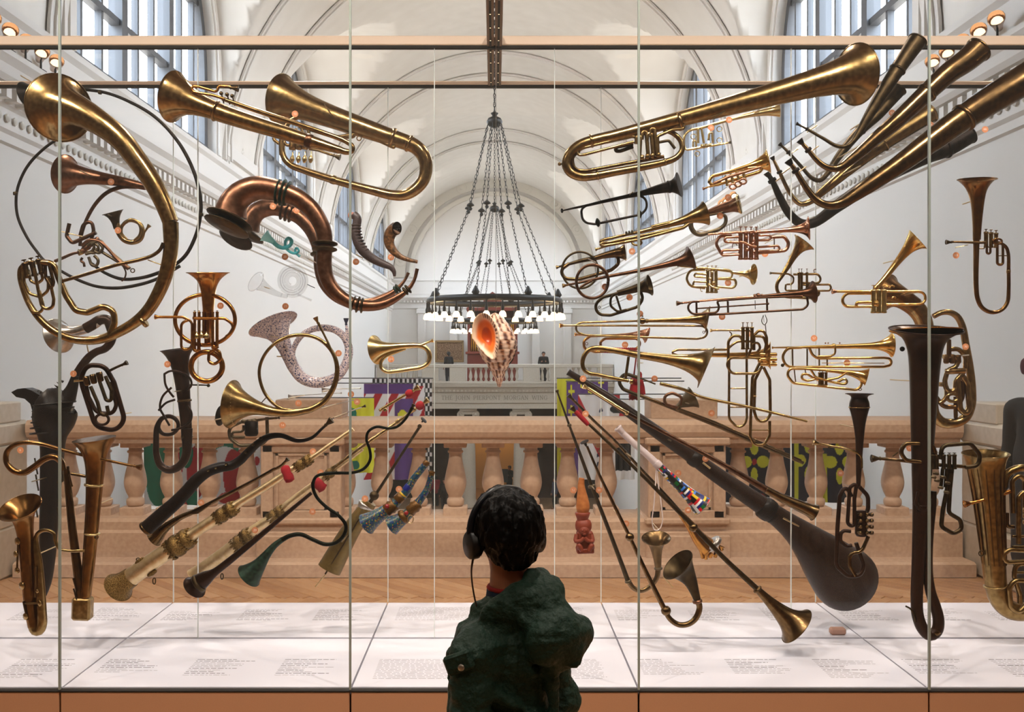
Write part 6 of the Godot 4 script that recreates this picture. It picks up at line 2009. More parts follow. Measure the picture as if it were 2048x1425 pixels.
func right_small():
	Z("L")
	I("disc_trumpet", "dark grey trumpet with an engraved disc bell and two bosses on its loop", "trumpet", 700, 380, 4.44)
	T("bell", M.gunmetal, [700, 322, 19, 0, 850, 290, 28, 0, 960, 262, 40, 0, 1050, 242, 50, 0, 1085, 236, 56, 2, 1120, 230, 78, 6, 1140, 226, 104, 12, 1150, 224, 114, 16])
	S("main_pipe", M.gunmetal, [700, 322, 18, 480, 370, 15, 320, 408, 12, 200, 432, 9, 115, 452, 6])
	L("mouth_cup", M.gunmetal, 108, 453, -1, 0.2, [5, -12, 7, -6, 20, 0, 20, 4, 6, 1], 0, 0.5)
	P("loop", M.gunmetal, 11, 80, [330, 405, 275, 440, 290, 560, 400, 575, 810, 488, 865, 430, 850, 340, 770, 315], 14)
	for q in [[424, 560], [795, 482]]:
		L("boss", M.iron_green, q[0], q[1], 1, -0.2, [10, -22, 34, -10, 42, 0, 34, 10, 10, 22], 14)
	collar(M.gunmetal, 1060, 240, 1, -0.2, 52, 0.3)
	rod("mount_rod", M.pin, 705, 315, 740, 285, 4, 20, 0)
	I("brass_duct_trumpet", "olive brass trumpet of three parallel tubes with a conical bell", "trumpet", 900, 640, 4.36)
	S("bell", M.brass_old, [800, 642, 19, 1000, 590, 24, 1120, 558, 30, 1210, 530, 40, 1290, 503, 60, 1345, 488, 82, 1385, 476, 108])
	P("upper_tube", M.brass_old, 14, 30, [800, 642, 480, 712, 440, 730, 470, 745, 700, 700, 1190, 600, 1225, 560, 1180, 530, 900, 598], 12)
	P("lower_tube", M.brass_old, 14, 30, [480, 740, 440, 755, 470, 772, 800, 710, 1180, 610, 1230, 575], 26)
	for i in 3:
		valve(M.bronze, 675 + i * 25, 648 - i * 6, 680 + i * 25, 672 - i * 6, 10, 0.4, 30)
	O("valve_slide", M.brass_old, 770, 740, 42, 22, 10, 24)
	S("mouth_pipe", M.brass_old, [560, 760, 8, 480, 778, 8, 420, 795, 8], 20)
	mouth(M.brass, 402, 800, -1, 0.2, 17, 20)
	I("copper_bugle", "copper bugle with a gold rolled bell rim behind the three-tube trumpet", "bugle", 1480, 520, REAR)
	T("bell", M.copper, [1400, 478, 28, 0, 1480, 450, 40, 0, 1560, 425, 50, 4, 1620, 408, 58, 10, 1660, 402, 72, 18, 1680, 398, 86, 24])
	L("gold_rim", M.brass_pale, 1676, 399, 1, -0.2, [76, -14, 88, 0, 92, 8, 86, 14, 70, 0, 60, -30], 24, 0.35)
	S("loop", M.grey_brass, [1400, 480, 26, 1330, 495, 26, 1270, 520, 24, 1252, 575, 23, 1275, 635, 22, 1330, 665, 21, 1420, 645, 19, 1510, 615, 18, 1560, 565, 17, 1562, 505, 16, 1530, 485, 15], 0)
	S("inner_pipe", M.grey_brass, [1380, 500, 10, 1450, 490, 10, 1530, 470, 10], 30)
	P("key", M.silver, 6, 8, [1300, 640, 1340, 630, 1400, 640], 20)
	I("coiled_trumpet", "dark green-brown trumpet with a loop and one thin wide ring", "trumpet", 400, 930, 4.44)
	T("bell", M.brass_dark, [400, 875, 22, 0, 500, 848, 30, 0, 580, 832, 40, 0, 630, 828, 54, 6, 665, 824, 74, 14])
	S("main_pipe", M.bronze, [400, 875, 22, 280, 898, 18, 180, 925, 14, 80, 952, 9])
	mouth(M.brass_old, 55, 958, -1, 0.25, 18)
	P("loop", M.brass_dark, 16, 60, [540, 838, 605, 860, 610, 930, 540, 985, 260, 1065, 130, 1060, 90, 985, 170, 925], 12)
	O("wide_ring", M.bronze, 265, 985, 160, 162, 10, 26)
	I("ring_trumpet", "straight brown trumpet with a small double ring coil and a dark conical bell", "trumpet", 700, 1000, 4.34)
	S("bell_tube", M.copper_dark, [130, 1118, 8, 250, 1096, 11, 500, 1042, 14, 800, 985, 18, 1000, 942, 24, 1100, 918, 32, 1170, 900, 44, 1225, 885, 70, 1255, 874, 106])
	O("coil", M.copper_dark, 375, 1085, 142, 148, 13, 10, 2)
	mouth(M.brass, 112, 1122, -1, 0.15, 21)
	S("wrap", M.copper_dark, [265, 1140, 12, 320, 1105, 12, 370, 1080, 12], 30)
	rod("strap", M.silver, 335, 885, 410, 920, 5, 34, 34)
	I("loop_bugle", "dark bugle with a round bell, long loop and inner oval", "bugle", 650, 1220, 4.42)
	T("bell", M.bronze, [600, 1190, 26, 0, 700, 1165, 31, 0, 790, 1140, 42, 3, 850, 1126, 62, 12, 885, 1118, 92, 26])
	P("loop", M.bronze, 14, 70, [640, 1180, 470, 1225, 395, 1290, 430, 1380, 540, 1385, 780, 1310, 830, 1240, 800, 1150, 740, 1160], 0)
	P("inner_loop", M.bronze, 11, 50, [620, 1190, 540, 1215, 535, 1300, 600, 1355, 680, 1335], 14)
	rod("strut", M.bronze, 588, 1212, 630, 1345, 10, 14, 14)
	for q in [[792, 1242], [437, 1314]]:
		O("hanging_ring", M.bronze, q[0], q[1], 9, 11, 2.5, 18)
	Z("N")
	I("rose_cornet", "rose copper cornet with four dark-topped valves", "cornet", 930, 480, 4.40)
	T("bell", M.rose, [980, 366, 19, 0, 1150, 356, 21, 0, 1300, 345, 26, 0, 1400, 338, 34, 0, 1480, 332, 50, 4, 1540, 328, 84, 14, 1572, 326, 134, 26])
	P("lead_pipe", M.rose, 12, 20, [430, 397, 780, 372, 930, 358, 975, 385, 970, 440], 30)
	mouth(M.rose, 426, 397, -1, 0.08, 13, 30)
	P("left_bow", M.rose, 18, 70, [700, 410, 560, 410, 520, 500, 580, 605, 600, 630, 800, 618], 0)
	P("left_slide", M.rose, 15, 30, [780, 425, 625, 430, 610, 480, 780, 488], 20)
	P("left_slide", M.rose, 14, 26, [780, 570, 590, 580, 575, 632, 780, 625], 26)
	P("right_bow", M.rose, 20, 60, [1160, 425, 1300, 415, 1350, 490, 1330, 575, 1240, 585, 950, 610], 0)
	P("right_slide", M.rose, 14, 26, [930, 410, 1120, 405, 1150, 435, 1110, 462, 930, 465], 24)
	P("right_slide", M.rose, 14, 24, [940, 545, 1220, 525, 1245, 560, 1210, 580, 940, 590], 24)
	valves(M.rose, [797, 857, 917, 977], 375, 680, 26, 2.2, 20)
	for q in [[860, 430, 22], [870, 570, 24], [930, 500, 22]]:
		knob("valve_knuckle", M.rose, q[0], q[1], q[2], 40)
	S("cross_tube", M.rose, [780, 480, 14, 850, 500, 14, 910, 530, 14, 970, 540, 14], 44)
	rod("brace", M.copper_dark, 1183, 445, 1183, 560, 7, 10, 10)
	rod("peg", M.pin, 1070, 498, 1170, 455, 4, 24, 24)
	P("finger_hook", M.copper_dark, 5, 16, [705, 550, 705, 505, 740, 495, 760, 525], 20)
	I("gold_cornet", "pale gold cornet with three valves and a bright round bell", "cornet", 600, 900, 4.40)
	T("bell", M.brass_pale, [690, 822, 17, 0, 780, 835, 23, 0, 850, 843, 34, 4, 900, 848, 58, 14, 930, 850, 92, 26, 942, 851, 116, 34])
	P("lead_pipe", M.brass_pale, 11, 40, [100, 755, 280, 772, 680, 800, 705, 850, 690, 890, 560, 895], 26)
	mouth(M.grey_brass, 78, 752, -1, -0.1, 14, 26)
	P("left_bow", M.brass_pale, 15, 80, [400, 795, 220, 800, 185, 900, 230, 985, 400, 1005], 0)
	P("left_slide", M.brass_pale, 12, 22, [410, 850, 280, 838, 270, 875, 410, 885], 20)
	P("left_slide", M.brass_pale, 12, 22, [410, 940, 265, 930, 255, 985, 410, 990], 24)
	P("right_bow", M.brass_pale, 15, 50, [540, 900, 740, 905, 750, 960, 720, 1005, 540, 990], 10)
	P("bell_brace", M.brass_pale, 10, 30, [540, 800, 690, 820], 10)
	valves(M.brass_pale, [425, 472, 518], 800, 1060, 21, 2.0, 18)
	for q in [[470, 830, 20], [490, 950, 24], [450, 900, 18]]:
		knob("valve_knuckle", M.brass_pale, q[0], q[1], q[2], 36)
	S("cross_tube", M.brass_pale, [430, 960, 12, 480, 1000, 12, 550, 1015, 12], 36)
	P("finger_hook", M.brass_pale, 5, 14, [340, 1005, 345, 1040, 365, 1045], 20)
	I("bell_up_cornet", "gold cornet whose bell bends straight up, its valves behind the dark slide trumpet", "cornet", 1450, 850, 4.50 - 0.06)
	T("bell", M.brass, [1260, 885, 23, 0, 1340, 760, 30, 0, 1400, 655, 38, 0, 1445, 585, 52, 0, 1480, 535, 76, 3, 1505, 505, 104, 8, 1522, 484, 134, 12])
	S("bow", M.brass, [1260, 885, 23, 1222, 945, 21, 1215, 1010, 20, 1240, 1065, 19, 1310, 1100, 18, 1450, 1110, 17, 1600, 1115, 16, 1690, 1080, 15, 1690, 1040, 15, 1600, 1030, 14])
	P("lead_pipe", M.brass, 11, 40, [1150, 835, 1340, 845, 1400, 880, 1395, 960, 1320, 965], 20)
	mouth(M.grey_brass, 1132, 836, -1, 0, 17, 20)
	P("slide", M.brass, 11, 24, [1310, 965, 1300, 1035, 1560, 1035, 1560, 960], 30)
	P("slide", M.brass, 12, 24, [1480, 970, 1810, 965, 1825, 1000, 1810, 1035, 1480, 1040], 20)
	P("upper_bow", M.brass, 13, 50, [1400, 850, 1680, 845, 1715, 900, 1690, 950, 1500, 945], 10)
	valves(M.brass, [1460, 1490, 1550], 830, 1030, 15, 2.6, 24)
	P("finger_hook", M.copper, 5, 12, [1640, 840, 1630, 795, 1660, 790], 10)
	I("slide_trumpet", "long dark brown slide trumpet with a ball boss and black bell", "trumpet", 900, 1180, 4.23)
	S("bell", M.copper_dark, [1000, 1100, 16, 1200, 1085, 22, 1400, 1068, 29, 1520, 1060, 42, 1590, 1054, 72, 1634, 1048, 124])
	S("upper_pipe", M.rose, [1000, 1100, 15, 700, 1120, 13, 400, 1148, 12, 130, 1175, 11])
	mouth(M.copper_dark, 75, 1178, -1, 0.05, 30)
	P("middle_pipe", M.copper_dark, 13, 80, [1500, 1098, 1000, 1115, 520, 1152, 560, 1215, 530, 1285, 250, 1305, 190, 1235, 230, 1160, 330, 1160], 20)
	P("lower_pipe", M.copper_dark, 13, 60, [1555, 1110, 1570, 1200, 1510, 1248, 440, 1310], 10)
	rod("slide_rod", M.copper_dark, 310, 1238, 1110, 1183, 9, 10, 10)
	for q in [[655, 1155, 658, 1285, 12], [1100, 1125, 1103, 1262, 12], [298, 1160, 300, 1295, 12]]:
		rod("stay", M.copper_dark, q[0], q[1], q[2], q[3], q[4], 10, 10)
	knob("ball_boss", M.copper, 1003, 1090, 30)
	for x in [962, 1045]:
		collar(M.copper, x, 1093, 1, -0.05, 20, 0.6)
	knob("knob", M.copper_dark, 1110, 1183, 16, 10)
	rod("peg", M.iron, 965, 1145, 967, 1245, 4, 10, 10)

func right_gold():
	Z("O")
	I("natural_trumpet", "long gold natural trumpet with a ball boss, level along the right of the middle", "trumpet", 900, 300, 4.34)
	T("bell", M.brass, [940, 215, 14, 0, 1100, 212, 19, 0, 1300, 206, 27, 0, 1430, 200, 36, 0, 1510, 196, 50, 2, 1560, 194, 76, 6, 1590, 196, 110, 11, 1602, 198, 134, 14])
	P("folded_tube", M.brass, 11, 60, [940, 215, 320, 230, 260, 260, 270, 330, 360, 360, 900, 380, 1500, 398, 1590, 380, 1605, 300, 1550, 268, 1400, 265, 120, 262], 4)
	mouth(M.brass_orange, 98, 262, -1, 0, 25)
	knob("ball_boss", M.brass_dark, 940, 215, 34)
	for x in [900, 985]:
		collar(M.brass, x, 215, 1, 0, 20, 0.7)
	O("hanging_ring", M.brass, 1562, 330, 11, 12, 3, 14)
	knob("finial", M.bronze, 942, 168, 9)
	I("small_bugle", "orange brass bugle with a red cord wound round its tube, behind the natural trumpet", "bugle", 650, 420, 4.72)
	T("bell", M.rose, [700, 360, 15, 0, 820, 355, 21, 0, 900, 348, 32, 2, 950, 350, 50, 8, 985, 360, 80, 20])
	P("loop", M.brass_orange, 14, 50, [720, 360, 410, 370, 340, 420, 350, 500, 460, 530, 860, 520, 925, 450, 890, 395, 560, 395, 510, 430, 520, 480], 0)
	mouth(M.brass_orange, 250, 352, -1, -0.1, 20, 10)
	S("mouth_pipe", M.brass_orange, [270, 354, 9, 330, 358, 9, 420, 368, 10], 10)
	O("hanging_ring", M.brass_orange, 372, 448, 12, 14, 3, 10)
	var cord := I("red_cord", "crimson cord wound on the orange bugle, ending in two tassels", "cord", 720, 520, 4.72)
	var cm := MB.new()
	for i in 15:
		var x := 560.0 + i * 22
		bead(cm, w(x, 515 - absf(i - 7) * 0.6 + i * 0.4), Vector3(1, 0.1, 0), px(22), px(12))
	put("winding", cm, M.cloth_red, cord)
	S("hanging_cord", M.cloth_red, [880, 520, 11, 892, 580, 9, 888, 660, 8, 900, 740, 10], 20)
	S("hanging_cord", M.cloth_red, [880, 520, 9, 870, 600, 8, 858, 700, 8, 850, 770, 9], 30)
	for q in [[848, 790, 0.9], [908, 740, 1.0]]:
		var s: float = q[2]
		L("tassel_head", M.cloth_red, q[0], q[1], 0, 1, [8, -10, 20, 0, 26, 18, 24, 40, 30, 60, 28, 76], 30)
		var tm := MB.new()
		for k in 22:
			var a := TAU * k / 22.0
			tm.tube(PackedVector3Array([w(q[0] + cos(a) * 24, q[1] + 62, 30 + sin(a) * 24), w(q[0] + cos(a) * 44 * s, q[1] + 150, 30 + sin(a) * 36), w(q[0] + cos(a) * 52 * s + (k % 3) * 3, q[1] + 208 + (k % 4) * 8, 30 + sin(a) * 42)]), PackedFloat32Array([px(8), px(9), px(6)]), 5)
		put("tassel_fringe", tm, M.cloth_red, cord).set_meta("kind", "stuff")
	I("valveless_trombone", "large olive brass trumpet bent at the left, bell at right, one long straight tail tube", "trombone", 1000, 650, 4.24)
	T("bell", M.brass_old, [700, 525, 30, 0, 900, 562, 37, 0, 1150, 598, 48, 0, 1330, 628, 72, 0, 1440, 648, 104, 3, 1520, 668, 142, 8, 1560, 678, 182, 13, 1585, 688, 222, 18])
	Z("O")
	S("bow", M.brass_old, [700, 525, 30, 560, 502, 28, 460, 492, 27, 390, 515, 25, 345, 575, 24, 330, 650, 22, 350, 715, 21, 400, 748, 20, 480, 762, 19, 620, 792, 19, 800, 826, 18])
	Z("Q")
	S("tail_tube", M.brass_old, [-380, 795, 17, -150, 855, 16, 0, 920, 15, 400, 1005, 14, 700, 1075, 13, 1018, 1155, 12])
	Z("O")
	rod("strut", M.brass_old, 800, 580, 768, 805, 15, 0, 0)
	collar(M.brass, 828, 832, 1, 0.2, 26, 0.6)
	Z("V")
	I("bass_trombone", "long bronze trombone with a grey bell, its twin slide tubes running down to the right", "trombone", 700, 330, 4.66)
	S("bell", M.grey_brass, [620, 235, 10, 640, 222, 16, 660, 210, 28, 685, 195, 42, 705, 185, 56])
	S("tube", M.brass_dark, [440, 175, 9, 520, 205, 9, 620, 245, 9, 820, 325, 9, 1000, 405, 9, 1245, 508, 8])
	S("tube", M.brass_dark, [620, 238, 7, 820, 312, 7, 1000, 392, 7, 1230, 495, 7], 10)
	P("loop", M.copper, 8, 30, [625, 235, 560, 215, 560, 175, 600, 162, 650, 185, 640, 225], 12)
	P("rear_bow", M.bronze, 9, 30, [440, 178, 360, 145, 335, 105, 370, 68, 440, 90], -10)
	rod("rear_tube", M.bronze, 440, 88, 520, 120, 4, -10, -10)
	collar(M.brass, 628, 240, 0.9, 0.4, 13, 0.8)
	Z("Q")
	I("valve_trombone", "tangled gold valve trombone with four hanging U-shaped slides and a lyre clip", "trombone", 480, 700, 4.40)
	T("bell", M.brass_bright, [110, 525, 20, -20, 250, 525, 22, -20, 400, 525, 26, -20, 520, 527, 36, -20, 590, 529, 58, -16, 640, 530, 96, -8, 668, 530, 130, 0])
	S("upper_tube", M.brass, [-90, 478, 11, 0, 476, 11, 180, 474, 12, 250, 470, 12, 300, 430, 12, 350, 400, 12, 480, 395, 11], 20)
	P("left_ends", M.brass, 11, 20, [-60, 476, -210, 476, -290, 500, -210, 528, 110, 526], 0)
	P("slide", M.brass, 12, 80, [272, 570, 270, 1130, 350, 1215, 420, 1190, 440, 1120, 438, 470], 20)
	for y in [842, 1020]:
		rod("stay", M.brass, 278, y, 436, y, 7, 20, 20)
	P("slide", M.brass, 14, 60, [560, 600, 490, 740, 478, 1050, 470, 1300, 510, 1380, 600, 1380, 655, 1290, 655, 1150], 24)
	rod("stay", M.brass, 485, 1237, 648, 1237, 7, 24, 24)
	P("slide", M.brass, 15, 60, [600, 640, 660, 760, 665, 1090, 620, 1160, 540, 1150, 512, 1060, 520, 760, 575, 650], 10)
	rod("stay", M.brass, 495, 915, 530, 915, 7, 20, 20)
	P("side_loop", M.brass, 13, 60, [620, 552, 270, 552, 245, 620, 290, 700, 530, 700, 580, 640, 570, 560], 36)
	P("upper_loop", M.brass, 14, 60, [262, 600, 262, 400, 300, 340, 380, 345, 400, 400], 26)
	P("upper_loop", M.brass, 14, 50, [505, 480, 505, 340, 550, 290, 600, 300, 625, 360, 625, 480], 30)
	P("upper_loop", M.brass, 13, 40, [510, 345, 590, 350, 615, 420, 600, 500], 44)
	P("upper_loop", M.brass, 12, 30, [440, 545, 500, 410, 545, 410, 560, 460, 530, 500], 44)
	S("mouth_pipe", M.brass, [120, 290, 9, 260, 291, 9, 390, 292, 9, 470, 296, 9], 30)
	mouth(M.brass_pale, 92, 292, -1, 0, 18, 30)
	valves(M.brass, [400, 442, 485], 262, 470, 18, 2.2, 30)
	for q in [[590, 540, 26], [650, 550, 22], [690, 600, 18], [560, 580, 22]]:
		knob("valve_knuckle", M.brass_bright, q[0], q[1], q[2], 30)
	for i in 3:
		L("valve_case", M.brass_bright, 560, 520 + i * 46, 1, 0, [4, 0, 18, 3, 20, 150, 14, 158, 4, 160], 40)
	rod("lyre_post", M.bronze, 628, 370, 615, 240, 4, 20, 20)
	S("lyre_clip", M.bronze, [598, 145, 3, 580, 205, 4, 605, 240, 4, 630, 205, 4, 612, 142, 3], 20)
	rod("lyre_wire", M.bronze, 598, 150, 603, 215, 2, 20, 20)
	S("link_tube", M.brass, [272, 305, 6, 292, 320, 6, 290, 350, 6], 26)
	I("alto_trombone", "bright gold trombone with a long double slide and flaring bell at the right", "trombone", 1300, 530, 4.40)
	T("bell", M.brass_bright, [1000, 450, 14, 0, 1300, 444, 20, 0, 1500, 440, 25, 0, 1620, 438, 32, 0, 1710, 435, 46, 2, 1770, 432, 72, 4, 1805, 431, 98, 6, 1817, 431, 112, 7])
	S("mouth_pipe", M.brass_bright, [700, 455, 7, 800, 453, 9, 1000, 450, 13])
	mouth(M.brass_bright, 686, 455, -1, 0, 13)
	P("loop", M.brass_bright, 13, 80, [960, 455, 820, 460, 775, 540, 810, 632, 900, 640, 1200, 637, 1740, 637, 1812, 620, 1808, 560, 1740, 552, 1110, 557, 1060, 520, 1035, 460], 16)
	rod("slide_rod", M.brass_bright, 1150, 600, 1745, 602, 4, 16, 16)
	for q in [[875, 465, 878, 630], [1015, 465, 1015, 630], [1128, 460, 1130, 640], [1204, 548, 1206, 648]]:
		rod("stay", M.brass, q[0], q[1], q[2], q[3], 8, 10, 10)
	S("tuning_bow", M.brass_bright, [1275, 450, 10, 1272, 510, 10, 1230, 535, 10, 1110, 537, 10], 24)
	knob("boss", M.brass_bright, 1270, 438, 24)
	for x in [1325, 1190, 1215]:
		knob("key_knob", M.rose, x, 412, 8, 6)
	knob("counterweight", M.bronze, 778, 622, 17, 20)
	I("valve_trumpet", "gold rotary trumpet lying level directly under the alto slide trombone", "trumpet", 1250, 740, 4.38)
	T("bell", M.brass_bright, [1200, 672, 15, 0, 1350, 686, 21, 0, 1440, 698, 30, 2, 1510, 716, 46, 10, 1548, 726, 64, 20, 1574, 733, 82, 28])
	P("loop", M.brass_bright, 13, 60, [1220, 672, 1000, 655, 840, 655, 825, 720, 880, 792, 1150, 820, 1480, 858, 1530, 820, 1530, 730, 1480, 695, 1380, 700], 14)
	P("side_loop", M.brass_bright, 12, 30, [1100, 750, 1010, 770, 955, 750, 960, 705, 1010, 705, 1060, 740, 1120, 765, 1230, 750], 30)
	P("side_loop", M.brass_bright, 12, 24, [1200, 770, 1340, 800, 1385, 800, 1385, 755, 1345, 755, 1300, 780], 26)
	P("side_loop", M.brass_bright, 11, 30, [1040, 665, 1080, 730, 1180, 765, 1300, 740, 1380, 690], 40)
	valves(M.brass, [1125, 1152, 1185], 690, 810, 14, 0.8, 34)
	rod("stay", M.brass, 890, 655, 905, 790, 6, 14, 14)
	rod("stay", M.brass, 995, 660, 1000, 720, 6, 14, 14)
	O("hanging_ring", M.brass, 1510, 850, 16, 10, 4, 24)
	Z("R")
	I("bell_up_trumpet", "gold trumpet with an upward slanting bell, its three silver-banded valves before a big horn", "trumpet", 420, 500, 4.36)
	T("bell", M.brass_bright, [370, 470, 15, 0, 440, 395, 18, 0, 510, 305, 22, 0, 565, 235, 30, 2, 605, 185, 44, 8, 635, 152, 66, 18, 652, 136, 84, 26])
	P("body", M.brass_bright, 9, 40, [100, 488, 650, 486, 705, 500, 705, 560, 660, 575, 430, 575], 20)
	mouth(M.rose, 76, 488, -1, 0, 18, 20)
	P("left_bow", M.brass_bright, 10, 50, [360, 500, 170, 500, 140, 545, 165, 590, 260, 590, 360, 582], 14)
	P("tuning_slide", M.brass_bright, 11, 16, [350, 560, 240, 562, 235, 588, 350, 590], 24)
	valves(M.brass_pale, [352, 387, 423], 478, 632, 17, 1.6, 26)
	knob("valve_knuckle", M.brass_bright, 366, 572, 22, 40)
	P("finger_hook", M.brass_bright, 6, 14, [462, 465, 475, 445, 495, 455], 24)
	P("finger_hook", M.brass_bright, 6, 14, [480, 535, 490, 520, 505, 535], 24)
	I("helicon_bass", "large gold sousaphone-like bass, its curved bell neck and wrapped valve tubes behind the black horn", "horn", 800, 850, REAR)
	T("bell", M.brass_warm, [640, 590, 64, 0, 590, 552, 66, -6, 548, 522, 76, -26, 518, 505, 94, -56, 500, 496, 114, -82, 490, 491, 130, -96])
	S("neck", M.brass, [640, 590, 63, 680, 640, 60, 706, 700, 57, 720, 780, 54, 728, 900, 50, 740, 1050, 46, 752, 1200, 42, 775, 1320, 38, 830, 1375, 36, 910, 1380, 33, 985, 1345, 31, 1025, 1260, 29, 1030, 1150, 27, 1015, 1000, 26, 990, 850, 24, 965, 720, 23, 930, 655, 22, 880, 628, 20, 820, 630, 19, 770, 655, 18], 0)
	P("valve_tube", M.brass, 16, 50, [860, 880, 930, 875, 980, 930, 975, 1010], 20)
	P("valve_tube", M.brass, 16, 40, [820, 930, 910, 925, 920, 990, 850, 1020, 830, 1090, 840, 1160, 900, 1165, 905, 1090, 960, 1030], 34)
	P("valve_tube", M.brass, 20, 50, [920, 1080, 935, 1290, 980, 1320, 1000, 1270, 985, 1110, 950, 1060], 30)
	P("valve_tube", M.brass, 15, 60, [800, 1115, 850, 1120, 850, 1210, 800, 1245], 20)
	P("valve_tube", M.brass_warm, 15, 60, [780, 1200, 830, 1270, 930, 1270, 960, 1200, 960, 1090], 14)
	rod("valve_tube", M.brass_warm, 912, 1200, 914, 1345, 14, 14, 14)
	O("small_ring", M.brass, 884, 1205, 36, 26, 12, 34)
	for i in 3:
		L("rotor", M.brass_warm, 840 + i * 40, 945, 0, 1, [4, -30, 18, -28, 20, 20, 14, 30, 4, 32], 36)
	L("valve_case", M.brass_warm, 858, 880, 0, 1, [4, -70, 14, -66, 16, 50, 4, 54], 36)
	L("valve_case", M.brass, 830, 1030, 1, -0.05, [4, 0, 20, 4, 20, 130, 4, 134], 40)
	rod("peg", M.silver, 920, 925, 990, 918, 4, 40, 40)
	for y in [1025, 1060, 1100]:
		knob("bow_stud", M.bronze, 1036, y, 9, 0)

func right_tall():
	Z("U")
	I("black_bass_horn", "tall black upright bass horn with a wide brass-lined bell and valves at its side", "horn", 540, 700, 4.18)
	T("bell", M.dark_coat, [522, 800, 34, 0, 526, 650, 41, 0, 530, 500, 48, 0, 534, 350, 55, 0, 537, 230, 61, 0, 539, 160, 67, 0, 540, 110, 77, 1, 540, 78, 96, 3, 540, 56, 124, 6, 540, 44, 149, 8])
	S("body", M.dark_coat, [522, 800, 34, 515, 950, 29, 508, 1100, 26, 504, 1200, 25, 508, 1275, 25, 530, 1335, 25, 560, 1362, 25, 590, 1345, 24, 598, 1300, 24, 585, 1240, 23, 565, 1180, 22, 552, 1100, 21, 552, 1000, 20, 560, 900, 18, 572, 800, 16, 575, 740, 14])
	L("boot_cap", M.brass_dark, 585, 1350, 0.6, 0.8, [24, -12, 27, -4, 26, 6, 14, 12])
	L("bell_lining", M.brass_orange, 540, 45, 0, 1, [148, -2, 150, 0, 147, 3, 120, 12, 96, 30, 82, 50], 8, 0.055)
	S("mouth_pipe", M.brass_dark, [325, 597, 6, 420, 605, 7, 560, 622, 8, 700, 632, 8], 22)
	mouth(M.bronze, 301, 597, -1, 0, 17, 22)
	P("upper_loop", M.brass_dark, 9, 30, [575, 600, 560, 535, 440, 530, 420, 570, 445, 605, 560, 615], 30)
	P("upper_loop", M.bronze, 9, 30, [590, 600, 600, 540, 720, 530, 762, 580, 755, 628, 700, 634], 30)
	P("lower_loop", M.bronze, 9, 24, [640, 640, 605, 820, 598, 890, 650, 920, 688, 900, 680, 860, 630, 830, 640, 640], 24)
	P("lower_loop", M.dark_coat, 8, 24, [500, 740, 490, 790, 510, 825, 545, 810, 550, 770], 26)
	valves(M.bronze, [538, 556, 574, 604, 628, 650], 580, 640, 9, 0.7, 34)
	for q in [[570, 660], [600, 675], [575, 690], [620, 700], [590, 720], [615, 740], [560, 675]]:
		L("valve_lever", M.grey_brass, q[0], q[1], 1, 0.2, [2, -12, 6, -10, 7, 8, 3, 12], 36)
	for x in [604, 622, 645]:
		rod("valve_tube", M.bronze, x, 640, x - 8, 720, 8, 26, 26)
	S("tail_crook", M.bronze, [448, 1232, 4, 470, 1245, 4, 485, 1275, 4, 490, 1300, 4], 20)
	rod("brace", M.bronze, 390, 588, 414, 570, 3, 22, 22)
	knob("rim_hook", M.gunmetal, 450, 126, 11, -20)
	I("vase_bell_horn", "slim dark horn with a vase-shaped bell on a long neck and clustered pistons", "horn", 230, 700, 4.30)
	S("bell", M.dark_wood, [252, 720, 9, 254, 640, 12, 256, 560, 15, 257, 500, 19, 256, 440, 27, 256, 400, 36, 256, 375, 42, 256, 352, 39, 256, 338, 34, 256, 328, 38, 256, 320, 57])
	collar(M.brass, 256, 378, 0, 1, 41, 0.07)
	P("main_loop", M.dark_coat, 9, 40, [252, 720, 290, 760, 290, 820, 260, 860], 10)
	P("main_loop", M.dark_coat, 9, 40, [215, 760, 190, 710, 165, 760, 155, 900, 150, 1060, 200, 1105, 255, 1100, 270, 1060, 235, 960], 18)
	P("main_loop", M.brass_dark, 8, 40, [285, 930, 255, 1000, 205, 1000, 205, 1060, 230, 1100], 26)
	P("valve_slide", M.dark_coat, 8, 20, [225, 770, 235, 700, 205, 720, 195, 880, 225, 890, 225, 760], 26)
	P("valve_slide", M.dark_coat, 8, 24, [210, 910, 170, 905, 165, 950, 190, 975, 215, 970], 22)
	L("valve_block", M.dark_coat, 258, 820, 0, 1, [6, 0, 24, 3, 26, 100, 20, 112, 6, 114], 16)
	for j in 4:
		for x in [244, 272, 292]:
			L("valve_cap", M.brass_dark, x, 835 + j * 26, 0.25, -0.1, [2, -9, 8, -8, 9, 6, 5, 10, 2, 11], 40, 0.7)
	S("mouth_pipe", M.brass_old, [70, 532, 5, 130, 545, 5, 190, 556, 5, 235, 570, 5, 258, 590, 5, 262, 640, 5], 12)
	mouth(M.brass, 54, 529, -1, -0.2, 14, 12)
	collar(M.bronze, 128, 545, 1, 0.2, 9, 0.7)
	rod("lyre_wire", M.silver, 175, 705, 200, 715, 2, 30, 30)
	I("brass_tuba", "large brass tuba with a ribbed conical body at the bottom right edge", "tuba", 870, 900, 4.42)
	T("bell", M.brass_old, [838, 1060, 48, 0, 828, 920, 53, 0, 818, 800, 60, 0, 808, 700, 68, 0, 802, 640, 75, 1, 800, 600, 83, 3, 799, 578, 94, 5])
	S("bow", M.brass_old, [838, 1060, 48, 845, 1140, 45, 862, 1205, 43, 895, 1245, 41, 940, 1262, 39, 990, 1255, 37, 1030, 1215, 35])
	P("outer_branch", M.brass_old, 16, 60, [870, 720, 880, 660, 940, 635, 1010, 650, 1035, 760, 1035, 1200], 16)
	S("mouth_pipe", M.brass_orange, [710, 785, 6, 760, 775, 7, 820, 760, 8, 885, 735, 9], 40)
	mouth(M.brass_orange, 690, 790, -1, 0.15, 16, 40)
